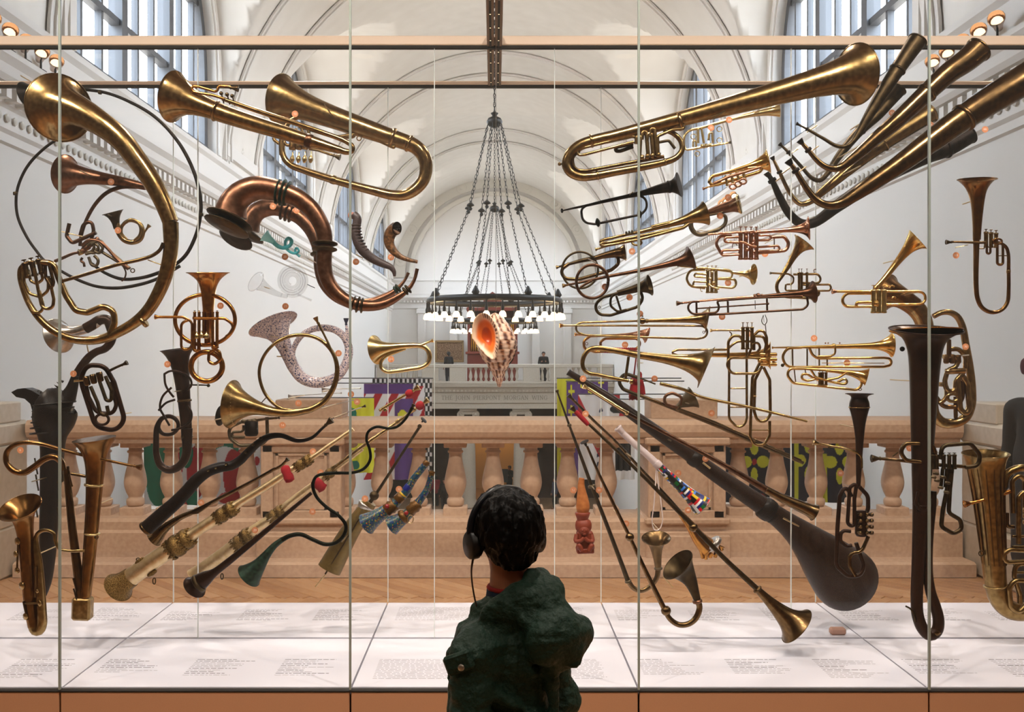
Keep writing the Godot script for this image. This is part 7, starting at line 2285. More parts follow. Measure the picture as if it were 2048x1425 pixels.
	P("valve_slide", M.brass_old, 10, 24, [905, 830, 900, 690, 930, 665, 955, 690, 955, 850], 30)
	P("valve_slide", M.brass_old, 10, 24, [920, 960, 920, 760, 945, 730, 975, 760, 975, 900], 44)
	P("valve_slide", M.brass_old, 10, 30, [960, 990, 880, 985, 850, 1010, 865, 1040, 960, 1035], 40)
	P("valve_slide", M.brass_old, 10, 30, [990, 1050, 910, 1045, 905, 1100, 930, 1180, 930, 1215], 36)
	P("valve_slide", M.brass_old, 11, 30, [1000, 1118, 900, 1115, 878, 1150, 885, 1230, 920, 1255, 960, 1210, 960, 1130], 46)
	P("valve_slide", M.brass_dark, 9, 24, [880, 830, 880, 890, 910, 890], 24)
	for i in 3:
		L("valve_case", M.brass, 938, 815 + i * 25, 1, 0, [3, 0, 11, 2, 12, 40, 3, 42], 46)
	for y in [930, 975, 1085]:
		rod("stay", M.brass_old, 900, y, 985, y, 6, 30, 30)
	O("hanging_ring", M.bronze, 772, 1005, 10, 11, 2.5, 20)
	collar(M.brass, 845, 1150, 0.15, 1, 46, 0.12)
	var ribs := MB.new()
	for k in 9:
		var a := -0.2 + PI * k / 8.0 * 1.1
		ribs.tube(PackedVector3Array([w(802 - cos(a) * 74, 640, sin(a) * 74), w(816 - cos(a) * 62, 790, sin(a) * 62), w(838 - cos(a) * 48, 1055, sin(a) * 48)]), PackedFloat32Array([px(3), px(3), px(3)]), 5)
	put("ribs", ribs, M.brass_dark, it)

func right_low():
	Z("V")
	I("great_bell_horn", "huge black horn with knotted rings, widening to a bulbous dark bell at lower right", "horn", 1000, 700, 4.66)
	S("body", M.dark_wood, [92, 62, 15, 200, 130, 19, 300, 195, 24, 420, 280, 28, 560, 380, 32, 690, 470, 35, 790, 545, 38, 920, 635, 42, 1040, 715, 46])
	for q in [[712, 487, 42, 20], [1065, 735, 58, 26], [1100, 760, 50, 14]]:
		L("ring_knot", M.leather, q[0], q[1], 0.82, 0.57, [q[2] * 0.7, -q[3] * 1.6, q[2] * 0.95, -q[3], q[2], 0, q[2] * 0.95, q[3], q[2] * 0.7, q[3] * 1.6])
	T("bell", M.dark_wood, [1030, 708, 46, 0, 1130, 780, 52, 0, 1210, 842, 68, 0, 1290, 915, 98, -4, 1350, 975, 124, -14, 1410, 1035, 146, -34, 1455, 1075, 160, -60, 1485, 1100, 163, -90])
	for q in [[740, 500, 775, 528], [1130, 770, 1205, 810]]:
		rod("peg", M.pin, q[0], q[1], q[2], q[3], 5, 50, 56)
	L("mouth_end", M.gunmetal, 92, 62, -0.82, -0.57, [15, -6, 17, 0, 15, 4, 10, 0])
	I("herald_trumpet", "long thin brown trumpet with a small brass bell, lying above the huge black horn", "trumpet", 800, 480, 4.42)
	S("tube", M.copper_dark, [180, 140, 7, 300, 215, 7, 380, 262, 8, 600, 378, 9, 800, 486, 11, 950, 572, 14, 1060, 638, 18])
	S("bell", M.brass_dark, [1060, 638, 18, 1140, 680, 22, 1220, 716, 28, 1275, 740, 33, 1300, 752, 41])
	rod("upper_stay", M.brass_pale, 185, 138, 375, 258, 7, 6, 6)
	mouth(M.brass_pale, 164, 130, -0.85, -0.5, 14)
	collar(M.brass_pale, 378, 262, 0.85, 0.5, 10, 0.8)
	I("long_bronze_trumpet", "long straight bronze trumpet with ball knots, flaring at the bottom right of centre", "trumpet", 700, 800, 4.30)
	S("upper_tube", M.bronze, [112, 240, 6, 200, 325, 7, 300, 420, 8, 450, 565, 9, 560, 675, 10, 700, 815, 11, 860, 980, 12, 1015, 1125, 14])
	S("bell", M.brass_dark, [1015, 1125, 16, 1080, 1190, 26, 1130, 1238, 40, 1165, 1270, 54, 1192, 1293, 74, 1212, 1310, 100])
	knob("ball_knot", M.brass_dark, 705, 825, 22)
	L("ring_knot", M.brass_dark, 1020, 1130, 0.7, 0.7, [15, -10, 22, -6, 24, 0, 20, 6, 15, 10])
	S("red_binding", M.cloth_red, [125, 254, 11, 150, 280, 12, 172, 302, 12, 188, 320, 10])
	mouth(M.bronze, 106, 234, -0.7, -0.75, 15)
	I("animal_foot_trumpet", "slim trumpet running beside the bronze one, ending in a gilt claw-like bell", "trumpet", 500, 600, 4.72)
	S("tube", M.brass_dark, [95, 178, 7, 200, 285, 7, 320, 400, 7, 430, 520, 8, 560, 660, 10, 640, 752, 12])
	S("cone", M.brass_orange, [640, 752, 14, 690, 815, 24, 735, 880, 36, 780, 925, 48])
	L("jewel_band", M.silver, 800, 905, 0.7, 0.7, [40, -16, 48, -8, 48, 8, 36, 16], 10)
	for q in [[745, 905, 750, 975], [770, 940, 765, 980], [795, 950, 785, 972], [822, 940, 810, 970], [840, 915, 845, 935]]:
		S("claw", M.brass_orange, [q[0], q[1], 16, (q[0] + q[2]) / 2 - 4, (q[1] + q[3]) / 2, 11, q[2], q[3], 8], 10)
	mouth(M.bronze, 92, 174, -0.7, -0.75, 13)
	# vuvuzela
	var plastic := plain(Color(0.84, 0.78, 0.78, 0.75), 0.35)
	plastic.transparency = BaseMaterial3D.TRANSPARENCY_ALPHA
	plastic.roughness = 0.4
	var flags := StandardMaterial3D.new()
	flags.roughness = 0.4
	var fi := Image.create(96, 96, false, Image.FORMAT_RGB8)
	var rng := RandomNumberGenerator.new()
	rng.seed = 9
	var fc := [Color(0.75, 0.05, 0.1), Color(0.9, 0.9, 0.9), Color(0.05, 0.12, 0.4), Color(0.02, 0.35, 0.15), Color(0.85, 0.7, 0.05), Color(0.05, 0.05, 0.06), Color(0.2, 0.45, 0.8), Color(0.9, 0.9, 0.9)]
	for j in 8:
		for i in 6:
			for s in 3:
				if rng.randf() < 0.5:
					fi.fill_rect(Rect2i(i * 16, j * 12 + s * 4, 16, 4), fc[rng.randi() % 8])
				else:
					fi.fill_rect(Rect2i(i * 16 + s * 5, j * 12, 6, 12), fc[rng.randi() % 8])
	flags.albedo_texture = ImageTexture.create_from_image(fi)
	flags.uv1_scale = Vector3(1, 4.0, 1)
	I("plastic_horn", "straight plastic fan horn, clear at the top and covered in national flags below", "horn", 560, 540, 4.36)
	S("clear_tube", plastic, [358, 362, 16, 420, 418, 16, 480, 470, 17, 525, 512, 18])
	L("clear_mouthpiece", plastic, 346, 348, -0.7, -0.75, [10, -20, 16, -16, 17, 8, 22, 14, 20, 22, 12, 20])
	L("clear_joint", plastic, 528, 515, 0.7, 0.68, [18, -16, 22, -12, 22, 14, 18, 18])
	S("flag_tube", flags, [538, 528, 20, 590, 576, 23, 640, 622, 27, 680, 660, 33, 715, 692, 42, 748, 722, 54])
	var cd := I("neck_cord", "thin white loop of cord hanging from the plastic flag horn", "cord", 525, 690, 4.36)
	S("cord_loop", plain(Color(0.86, 0.80, 0.78), 0.9), [522, 535, 3, 518, 620, 3, 510, 720, 3, 502, 800, 3, 515, 838, 3, 535, 836, 3, 552, 800, 3, 545, 700, 3, 532, 610, 3, 526, 535, 3])
	# U-bent trumpets
	for n in 2:
		I("bent_trumpet", "thin dark trumpet bent in a U at the foot, its little bell facing straight up" if n == 0 else "thin dark U-bent trumpet with ball knots, its bell tilted up left", "trumpet", 350, 800, 4.66 if n == 0 else 4.28)
		if n == 0:
			S("tube", M.bronze, [36, 158, 4, 95, 322, 6, 150, 470, 8, 205, 620, 9, 290, 840, 10, 345, 985, 11, 382, 1085, 12])
			S("bow", M.brass_dark, [384, 1088, 13, 410, 1122, 12, 450, 1135, 12, 495, 1112, 12, 525, 1070, 13, 532, 1030, 14])
			T("bell", M.brass_dark, [532, 1030, 15, 0, 528, 980, 20, 0, 524, 940, 27, 0, 522, 910, 38, 2, 521, 888, 54, 6, 520, 876, 70, 10])
			for q in [[95, 322, 11], [205, 622, 19], [384, 1090, 17], [532, 1026, 21]]:
				L("ring_knot", M.grey_brass, q[0], q[1], 0.3 if q[0] < 500 else 0.05, 1, [q[2] * 0.5, -8, q[2] * 0.95, -5, q[2], 0, q[2] * 0.95, 5, q[2] * 0.5, 8])
			mouth(M.bronze, 34, 150, -0.3, -1, 9)
			rod("peg", M.pin, 555, 1065, 600, 1115, 3, 0, 20)
		else:
			S("tube", M.brass_dark, [182, 425, 6, 240, 560, 7, 310, 705, 8, 390, 868, 9, 470, 1040, 11, 565, 1232, 13])
			S("bow", M.brass_dark, [565, 1232, 13, 590, 1275, 13, 635, 1303, 14, 685, 1297, 14, 720, 1265, 15, 735, 1215, 15, 725, 1185, 16])
			T("bell", M.bronze, [725, 1185, 17, 0, 708, 1135, 24, 0, 690, 1090, 34, 0, 668, 1055, 48, 3, 645, 1025, 66, 8, 625, 1004, 90, 14])
			for q in [[392, 872, 22], [570, 1234, 25]]:
				knob("ball_knot", M.brass_dark, q[0], q[1], q[2])
			L("ring_knot", M.copper, 724, 1188, 0.2, 1, [16, -10, 24, -6, 25, 0, 24, 6, 16, 10])
			L("mouth_disc", M.gunmetal, 170, 405, -0.4, -0.9, [3, -24, 6, -18, 8, -4, 22, 0, 22, 3, 4, 5], 0, 0.2)
	# carved wooden horn
	var pale_wood := mottled(81, 0.03, Color(0.60, 0.33, 0.14), Color(0.74, 0.47, 0.24), 0.55, 0.0, 5.0)
	var red_wood := mottled(82, 0.1, Color(0.36, 0.12, 0.045), Color(0.60, 0.24, 0.10), 0.6, 0.0, 14.0)
	I("carved_horn", "orange carved wooden horn with a crouching figure as its foot, right of the boy's head", "wooden horn", 165, 780, 4.32)
	S("neck", pale_wood, [156, 582, 14, 153, 610, 16, 156, 650, 22, 160, 690, 30, 162, 730, 33, 160, 752, 27])
	L("lower_collar", red_wood, 160, 752, 0, 1, [26, -4, 38, 0, 34, 14, 28, 30, 28, 36])
	var hd := MB.new()
	hd.turned(w(163, 788), Vector3(0.05, -1, 0), [20, -8, 36, 4, 41, 22, 40, 40, 33, 56, 30, 62], 18, px(1.0))
	put("carved_headdress", hd, red_wood, it)
	var bd := MB.new()
	bd.box(w(171, 892), Vector3(px(80), px(110), px(66)), px(12), Basis(Vector3(0, 0, 1), 0.03))
	bd.box(w(172, 935), Vector3(px(84), px(26), px(72)), px(5), Basis(Vector3(0, 0, 1), 0.03))
	put("carved_body", bd, red_wood, it)
	var fg := MB.new()
	fg.turned(w(165, 835, 30), Vector3(0, 0, 1), [22, -12, 26, 0, 20, 10, 8, 14, 0.5, 15], 14, px(1.0))
	for e in [-1.0, 1.0]:
		fg.turned(w(165 + e * 9, 832, 42), Vector3(0, 0, 1), [6, -4, 6, 2, 0.5, 5], 8, px(1.0))
		sweep(fg, [Vector4(w(165 + e * 36, 856, 20).x, w(0, 856).y, px(20), px(11)), Vector4(w(165 + e * 40, 886, 32).x, w(0, 886).y, px(32), px(11)), Vector4(w(165 + e * 14, 880, 44).x, w(0, 880).y, px(44), px(9)), Vector4(w(165 + e * 2, 866, 46).x, w(0, 866).y, px(46), px(8))])
		sweep(fg, [Vector4(w(170 + e * 34, 920, 26).x, w(0, 920).y, px(26), px(13)), Vector4(w(170 + e * 30, 905, 42).x, w(0, 905).y, px(42), px(13)), Vector4(w(170 + e * 18, 932, 40).x, w(0, 932).y, px(40), px(11))])
	fg.turned(w(166, 850, 40), Vector3(0, 0, 1), [9, -4, 8, 2, 0.5, 4], 8, px(1.0))
	put("carved_figure", fg, red_wood, it)
	# conch shell and its wire
	build_conch()
	var stone := I("mount_block", "small pinkish block lying on the white deck below the black bell", "block", 0, 0, 4.6)
	stone.position = Vector3((1678 - 989) * 4.58 / LENS, DECK + 0.017, -4.60)
	var sb := MB.new()
	sb.box(Vector3.ZERO, Vector3(0.075, 0.034, 0.04), 0.008)
	put("block", sb, plain(Color(0.72, 0.55, 0.48), 0.6), stone)

func build_conch():
	var o := thing("conch_shell", "large spotted triton conch shell with a glowing orange mouth, hung at the centre", "shell", at_px(988, 692, 4.36))
	var k := 4.36 / LENS
	# spire and body whorl, turned about an axis from the tip below to the canal above
	var prof := [[0.5, -84.0], [4.0, -82.0], [5.5, -74.0], [7.5, -72.0], [9.0, -64.0], [12.0, -61.0], [15.0, -50.0], [19.5, -46.0], [24.0, -33.0], [30.0, -27.0], [37.0, -10.0], [40.0, 2.0], [39.0, 14.0], [34.0, 30.0], [26.0, 44.0], [17.0, 56.0], [8.0, 64.0], [1.0, 67.0]]
	var mb := MB.new()
	var n := 56
	var m_rows := 90
	for i in m_rows + 1:
		var t := float(i) / m_rows * (prof.size() - 1.001)
		var a0 := int(t)
		var f := t - a0
		var r: float = lerpf(prof[a0][0], prof[a0 + 1][0], f)
		var y: float = lerpf(prof[a0][1], prof[a0 + 1][1], f)
		var dr: float = (prof[a0 + 1][0] - prof[a0][0]) / maxf(prof[a0 + 1][1] - prof[a0][1], 0.5)
		for j in n + 1:
			var a := TAU * j / n
			var yy := y - 5.0 * a / TAU * smoothstep(60.0, 20.0, absf(y))
			var cord := 1.0 + 0.025 * sin(y * 0.75) + 0.02 * sin(a * 8.0 + y * 0.05)
			mb.v.append(Vector3(cos(a) * r * cord, yy, sin(a) * r * cord * 0.8 - 20.0) * k + Vector3(yy * -0.06 + 6.0, 0, 0) * k)
			mb.n.append(Vector3(cos(a), -clampf(dr, -2.0, 2.0) + 0.25 * cos(y * 0.75), sin(a)).normalized())
			mb.u.append(Vector2(a, y))
			var row := int(floor((y + 90.0) / 8.4))
			var spot := sin(a * (13.0 if row % 2 == 0 else 11.0) + row * 2.1) + 0.5 * sin(a * 5.0 + row * 1.3) - 0.5 * absf(fmod(y + 90.0, 8.4) - 4.2) / 4.2
			var col := Color(0.70, 0.47, 0.34)
			if spot > 0.35:
				col = Color(0.10, 0.025, 0.012)
			elif spot > 0.0:
				col = Color(0.45, 0.19, 0.09)
			elif spot < -0.9:
				col = Color(0.80, 0.62, 0.49)
			mb.c.append(col)
	for i in m_rows:
		for j in n:
			var a := i * (n + 1) + j
			mb.ix.append_array([a, a + 1, a + n + 2, a, a + n + 2, a + n + 1])
	var m := plain(Color.WHITE, 0.3)
	m.vertex_color_use_as_albedo = true
	put("whorls", mb, m, o)
	# aperture: a flaring pale lip, dark-toothed along its inner side, about a deep orange cavity
	var lip := MB.new()
	var cx := Vector3(-18, 18, 32) * k
	var tilt := Basis(Vector3(0, 1, 0), -0.22) * Basis(Vector3(0, 0, 1), 0.14)
	var rows := 14
	var ns := 96
	for r in rows:
		var f := float(r) / (rows - 1)
		for j in ns + 1:
			var a := TAU * j / ns
			# from the outer back of the lip over its rim into the cavity
			var s := 1.0 + 0.05 * sin(minf(f / 0.3, 1.0) * PI)
			var depth := 0.0
			if f < 0.3:
				s *= lerpf(0.84, 1.0, f / 0.3)
				depth = lerpf(-34.0, 0.0, f / 0.3)
			else:
				var g := (f - 0.3) / 0.7
				s *= 1.0 - 0.72 * g
				depth = -18.0 * sin(g * PI * 0.5)
			var pt := Vector3(cos(a) * 26.0 * s, sin(a) * 47.0 * s, depth)
			if sin(a) < 0:
				pt.x *= 1.0 + 0.45 * sin(a)
				pt.x += 10.0 * -sin(a) * s
			lip.v.append(cx + tilt * pt * k)
			var nz := 1.0 if f > 0.3 else -0.1
			var io := -0.9 if f > 0.36 else (0.6 if f < 0.3 else 0.0)
			lip.n.append(tilt * Vector3(cos(a) * io, sin(a) * io, nz).normalized())
			lip.u.append(Vector2(float(j) / ns, f))
			var col := Color(0.84, 0.62, 0.44).lerp(Color(0.80, 0.17, 0.02), smoothstep(0.46, 0.66, f))
			if f > 0.85:
				col = Color(0.55, 0.07, 0.01)
			if cos(a) > -0.05 and f > 0.3 and f < 0.52 and sin(a * 34.0) > 0.1:
				col = Color(0.08, 0.022, 0.014)
			elif cos(a) <= -0.05 and f < 0.36 and sin(a * 12.0) > 0.5:
				col = Color(0.50, 0.20, 0.10)
			lip.c.append(col)
	for r in rows - 1:
		for j in ns:
			var a := r * (ns + 1) + j
			lip.ix.append_array([a, a + 1, a + ns + 2, a, a + ns + 2, a + ns + 1])
	var s0 := lip.v.size()
	lip.v.append(cx + tilt * Vector3(3, -3, -19) * k)
	lip.n.append(Vector3(0, 0, 1))
	lip.u.append(Vector2.ZERO)
	lip.c.append(Color(0.5, 0.06, 0.01))
	for j in ns:
		lip.ix.append_array([s0, (rows - 1) * (ns + 1) + j, (rows - 1) * (ns + 1) + j + 1])
	put("mouth_lip", lip, m, o)
	var wire := MB.new()
	wire.tube(PackedVector3Array([Vector3(4, 60, -20) * k, Vector3(4.0 * k, CASE_TOP - 0.012 - o.position.y, -20.0 * k)]), PackedFloat32Array([0.0012, 0.0012]), 5)
	put("hanging_wire", wire, M.silver, o)

# ---------------------------------------------------------------- people: smooth fields meshed as surface nets
class Field:
	var lo: Vector3
	var cell: float
	var nx: int
	var ny: int
	var nz: int
	var d := PackedFloat32Array()

	func _init(a: Vector3, b: Vector3, c: float):
		lo = a
		cell = c
		nx = int(ceil((b.x - a.x) / c)) + 1
		ny = int(ceil((b.y - a.y) / c)) + 1
		nz = int(ceil((b.z - a.z) / c)) + 1
		d.resize(nx * ny * nz)
		d.fill(0.08)

	# a tapered capsule joined smoothly; k is the width of the join, sq flattens it along an axis
	func bone(a: Vector3, b: Vector3, ra: float, rb: float, k := 0.02, sq := Vector3.ONE):
		var m := maxf(ra, rb) * maxf(1.0, maxf(sq.x, maxf(sq.y, sq.z))) + 0.06
		var i0 := maxi(0, int((minf(a.x, b.x) - m - lo.x) / cell))
		var i1 := mini(nx - 1, int((maxf(a.x, b.x) + m - lo.x) / cell) + 1)
		var j0 := maxi(0, int((minf(a.y, b.y) - m - lo.y) / cell))
		var j1 := mini(ny - 1, int((maxf(a.y, b.y) + m - lo.y) / cell) + 1)
		var k0 := maxi(0, int((minf(a.z, b.z) - m - lo.z) / cell))
		var k1 := mini(nz - 1, int((maxf(a.z, b.z) + m - lo.z) / cell) + 1)
		var inv := Vector3.ONE / sq
		var ab := (b - a) * inv
		var l2 := maxf(ab.length_squared(), 1e-9)
		for kk in range(k0, k1 + 1):
			for j in range(j0, j1 + 1):
				var at := (kk * ny + j) * nx
				for i in range(i0, i1 + 1):
					var p := (lo + Vector3(i, j, kk) * cell - a) * inv
					var t := clampf(p.dot(ab) / l2, 0.0, 1.0)
					var v := (p - ab * t).length() - lerpf(ra, rb, t)
					var o := d[at + i]
					var h := maxf(k - absf(o - v), 0.0) / k
					d[at + i] = minf(o, v) - h * h * k * 0.25

	func cut(a: Vector3, n: Vector3):
		for kk in nz:
			for j in ny:
				for i in nx:
					var q := (kk * ny + j) * nx + i
					d[q] = maxf(d[q], (lo + Vector3(i, j, kk) * cell - a).dot(n))

	func roughen(f: FastNoiseLite, amount: float, squash := Vector3.ONE):
		for kk in nz:
			for j in ny:
				for i in nx:
					var q := (kk * ny + j) * nx + i
					if absf(d[q]) < 0.05:
						d[q] += amount * f.get_noise_3dv((lo + Vector3(i, j, kk) * cell) * squash)

	func add_to(mb: MB, tint := Color(-1, 0, 0)):
		var ids := PackedInt32Array()
		ids.resize(nx * ny * nz)
		ids.fill(-1)
		var base := [0, 1, nx, nx + 1, nx * ny, nx * ny + 1, nx * ny + nx, nx * ny + nx + 1]
		var off := PackedInt32Array(base)
		var sx := nx * ny
		for kk in nz - 1:
			for j in ny - 1:
				var row := (kk * ny + j) * nx
				for i in nx - 1:
					var q := row + i
					var s := 0
					for o in off:
						if d[q + o] < 0.0:
							s += 1
					if s == 0 or s == 8:
						continue
					var sum := Vector3.ZERO
					var m := 0
					for e in 12:
						var c0: int
						var c1: int
						if e < 4:
							c0 = e * 2
							c1 = c0 + 1
						elif e < 8:
							c0 = (e - 4) % 2 + ((e - 4) / 2) * 4
							c1 = c0 + 2
						else:
							c0 = e - 8
							c1 = c0 + 4
						var v0 := d[q + off[c0]]
						var v1 := d[q + off[c1]]
						if (v0 < 0.0) != (v1 < 0.0):
							var t := v0 / (v0 - v1)
							var p0 := Vector3(c0 & 1, (c0 >> 1) & 1, c0 >> 2)
							var p1 := Vector3(c1 & 1, (c1 >> 1) & 1, c1 >> 2)
							sum += p0.lerp(p1, t)
							m += 1
					ids[q] = mb.v.size()
					mb.v.append(lo + (Vector3(i, j, kk) + sum / m) * cell)
					var g := Vector3(d[q + 1] + d[q + 1 + nx] + d[q + 1 + sx] + d[q + 1 + nx + sx] - d[q] - d[q + nx] - d[q + sx] - d[q + nx + sx], d[q + nx] + d[q + nx + 1] + d[q + nx + sx] + d[q + nx + sx + 1] - d[q] - d[q + 1] - d[q + sx] - d[q + sx + 1], d[q + sx] + d[q + sx + 1] + d[q + sx + nx] + d[q + sx + nx + 1] - d[q] - d[q + 1] - d[q + nx] - d[q + nx + 1])
					mb.n.append(g.normalized() if g.length() > 1e-9 else Vector3.UP)
					mb.u.append(Vector2(i * cell, j * cell))
					if tint.r >= 0:
						mb.c.append(tint)
		for kk in range(1, nz - 1):
			for j in range(1, ny - 1):
				for i in range(1, nx - 1):
					var q := (kk * ny + j) * nx + i
					var neg := d[q] < 0.0
					if neg != (d[q + 1] < 0.0):
						quad_of(mb, ids, q, q - nx, q - nx - sx, q - sx)
					if neg != (d[q + nx] < 0.0):
						quad_of(mb, ids, q, q - 1, q - 1 - sx, q - sx)
					if neg != (d[q + sx] < 0.0):
						quad_of(mb, ids, q, q - 1, q - 1 - nx, q - nx)

	func quad_of(mb: MB, ids: PackedInt32Array, a: int, b: int, c: int, e: int):
		if ids[a] < 0 or ids[b] < 0 or ids[c] < 0 or ids[e] < 0:
			return
		mb.ix.append_array([ids[a], ids[b], ids[c], ids[a], ids[c], ids[e]])

func add_hand(mb: MB, wrist: Vector3, down: Vector3, palm_out: Vector3, thumb: Vector3, s := 1.0):
	# a relaxed hand: palm, four unequal curled fingers, a thumb from the side of the palm
	var f := Field.new(wrist - Vector3.ONE * 0.14 * s + down * 0.06 * s, wrist + Vector3.ONE * 0.14 * s + down * 0.06 * s, 0.005)
	f.bone(wrist - down * 0.02, wrist + down * 0.03 * s, 0.022 * s, 0.024 * s, 0.01)
	for q in [-0.02, 0.0, 0.02]:
		f.bone(wrist + down * 0.02 * s + thumb * q * s * 0.7, wrist + down * 0.075 * s + thumb * q * s, 0.014 * s, 0.012 * s, 0.014)
	var lens := [0.058, 0.068, 0.072, 0.064]
	for i in 4:
		var root := wrist + down * 0.075 * s + thumb * (-0.03 + i * 0.02) * s
		var l: float = lens[i] * s
		var k1 := root + down * l * 0.45 - palm_out * 0.004
		var k2 := k1 + (down * 0.8 + palm_out * 0.5).normalized() * l * 0.32
		var k3 := k2 + (down * 0.45 + palm_out * 0.85).normalized() * l * 0.25
		f.bone(root, k1, 0.0085 * s, 0.0078 * s, 0.004)
		f.bone(k1, k2, 0.0078 * s, 0.007 * s, 0.004)
		f.bone(k2, k3, 0.007 * s, 0.006 * s, 0.004)
	var t0 := wrist + down * 0.025 * s + thumb * 0.022 * s
	var t1 := t0 + (thumb * 0.7 + down * 0.7 + palm_out * 0.3).normalized() * 0.034 * s
	var t2 := t1 + (down * 0.9 + palm_out * 0.3).normalized() * 0.028 * s
	f.bone(t0, t1, 0.012 * s, 0.0095 * s, 0.008)
	f.bone(t1, t2, 0.0095 * s, 0.0075 * s, 0.004)
	f.add_to(mb)

func scale_mesh(mb: MB, first: int, c: Vector3, s: float):
	for i in range(first, mb.v.size()):
		mb.v[i] = c + (mb.v[i] - c) * s

func build_person():
	var hs := 0.87                          # the head was laid out a little too large
	var k := 2.35 / LENS
	var o := thing("person", "dark-haired child in a green hooded jacket and headphones, standing before the case", "person", Vector3((1018.0 - 989.0) * k, 0, -2.35))
	var skin := plain(Color(0.62, 0.40, 0.29), 0.55)
	skin.subsurf_scatter_enabled = true
	skin.subsurf_scatter_strength = 0.15
	var green := mottled(91, 0.2, Color(0.02, 0.145, 0.105), Color(0.05, 0.235, 0.165), 0.68, 0.0, 7.0)
	var fold := noise_tex(92, 0.02, Color.BLACK, Color.WHITE)
	fold.as_normal_map = true
	fold.bump_strength = 6.0
	green.normal_enabled = true
	green.normal_texture = fold
	green.normal_scale = 2.0
	var fwd := Vector3(-0.76, 0, -0.65)
	var rt := Vector3(0.65, 0, -0.76)
	var up := Vector3.UP
	var hf := Vector3(-0.42, 0, -0.91)      # where the head faces
	var hr := Vector3(0.91, 0, -0.42)
	var hc := Vector3(-0.008, 1.315, 0.0)
	# skin: head with a face, neck, torso, arms, legs in one surface
	var mb := MB.new()
	var body := Field.new(Vector3(-0.3, -0.02, -0.28), Vector3(0.3, 1.24, 0.28), 0.014)
	body.bone(Vector3(0, 0.72, 0), Vector3(0, 0.86, 0), 0.095, 0.09, 0.04)
	body.bone(Vector3(0, 0.86, 0), Vector3(0, 1.03, 0), 0.09, 0.098, 0.04)
	body.bone(rt * -0.1 + up * 1.05, rt * 0.1 + up * 1.11, 0.05, 0.05, 0.05)
	body.bone(Vector3(0.004, 1.08, 0.0), Vector3(0, 1.235, 0), 0.055, 0.047, 0.04)
	for s in [-1.0, 1.0]:
		var sh: Vector3 = rt * (0.125 * s) + up * (1.10 if s > 0 else 1.045)
		var el: Vector3 = rt * (0.16 * s) + up * 0.86 + fwd * -0.02
		var wr: Vector3 = rt * (0.15 * s) + up * 0.68 + fwd * 0.08
		body.bone(sh, el, 0.04, 0.032, 0.02)
		body.bone(el, wr, 0.031, 0.022, 0.015)
		var hip: Vector3 = rt * (0.065 * s) + up * 0.70
		var kn: Vector3 = rt * (0.07 * s) + up * 0.38 + fwd * 0.02
		var an: Vector3 = rt * (0.07 * s) + up * 0.07 - fwd * 0.01
		body.bone(hip, kn, 0.07, 0.046, 0.03)
		body.bone(kn, an, 0.046, 0.03, 0.02)
		body.bone(an + up * -0.03, an + fwd * 0.12 + up * -0.045, 0.03, 0.024, 0.02)
		add_hand(mb, wr, (fwd * 0.35 - up).normalized(), rt * -s, fwd, 0.85)
	body.add_to(mb)
	var head := Field.new(hc - Vector3(0.14, 0.16, 0.14), hc + Vector3(0.14, 0.15, 0.14), 0.005)
	head.bone(hc + up * 0.02 - hf * 0.012, hc + up * 0.025 + hf * 0.012, 0.084, 0.08, 0.02)
	head.bone(hc - up * 0.03 + hf * 0.028, hc - up * 0.07 + hf * 0.05, 0.058, 0.032, 0.03)
	head.bone(hc - up * 0.012 + hf * 0.088, hc - up * 0.032 + hf * 0.104, 0.006, 0.010, 0.012)
	head.bone(hc - up * 0.056 + hf * 0.086 - hr * 0.014, hc - up * 0.056 + hf * 0.086 + hr * 0.014, 0.006, 0.006, 0.01)
	head.bone(hc + up * 0.02 + hf * 0.082 - hr * 0.035, hc + up * 0.02 + hf * 0.082 + hr * 0.035, 0.008, 0.008, 0.015)
	for s in [-1.0, 1.0]:
		head.bone(hc + hr * (0.034 * s) - up * 0.002 + hf * 0.07, hc + hr * (0.034 * s) - up * 0.002 + hf * 0.074, 0.012, 0.011, 0.006)
		head.bone(hc + hr * (0.082 * s) + up * 0.012, hc + hr * (0.082 * s) - up * 0.022, 0.016, 0.010, 0.01, Vector3(0.8, 1, 0.8))
	head.bone(hc - up * 0.06, hc - up * 0.14 + Vector3(0.008, 0, 0), 0.05, 0.048, 0.03)
	var first := mb.v.size()
	head.add_to(mb)
	scale_mesh(mb, first, hc, hs)
	put("body", mb, skin, o)
	# hair
	var nf := FastNoiseLite.new()
	nf.seed = 4
	nf.frequency = 38.0
	var hm := MB.new()
	var hair := Field.new(hc - Vector3(0.15, 0.15, 0.15), hc + Vector3(0.15, 0.15, 0.15), 0.005)
	hair.bone(hc + up * 0.025 - hf * 0.02, hc + up * 0.028 + hf * 0.012, 0.099, 0.094, 0.02)
	hair.bone(hc - up * 0.01 - hf * 0.03, hc - up * 0.052 - hf * 0.03, 0.088, 0.066, 0.03)
	hair.bone(hc + up * 0.07 + hf * 0.02, hc + up * 0.04 + hf * 0.07, 0.05, 0.035, 0.03)
	hair.bone(hc - up * 0.01 + hr * 0.06 - hf * 0.03, hc - up * 0.05 + hr * 0.05 - hf * 0.03, 0.045, 0.035, 0.02)
	hair.roughen(nf, 0.012, Vector3(1, 0.35, 1))
	hair.cut(hc - up * 0.09 - hf * 0.03, -up + hf * 0.3)
	hair.cut(hc + hf * 0.05 - up * 0.0, (hf * 0.8 - up).normalized())
	hair.add_to(hm)
	scale_mesh(hm, 0, hc, hs)
	var hair_m := plain(Color(0.02, 0.017, 0.017), 0.5)
	hair_m.metallic_specular = 0.3
	put("hair", hm, hair_m, o)
	var tuft := MB.new()
	var rng := RandomNumberGenerator.new()
	rng.seed = 12
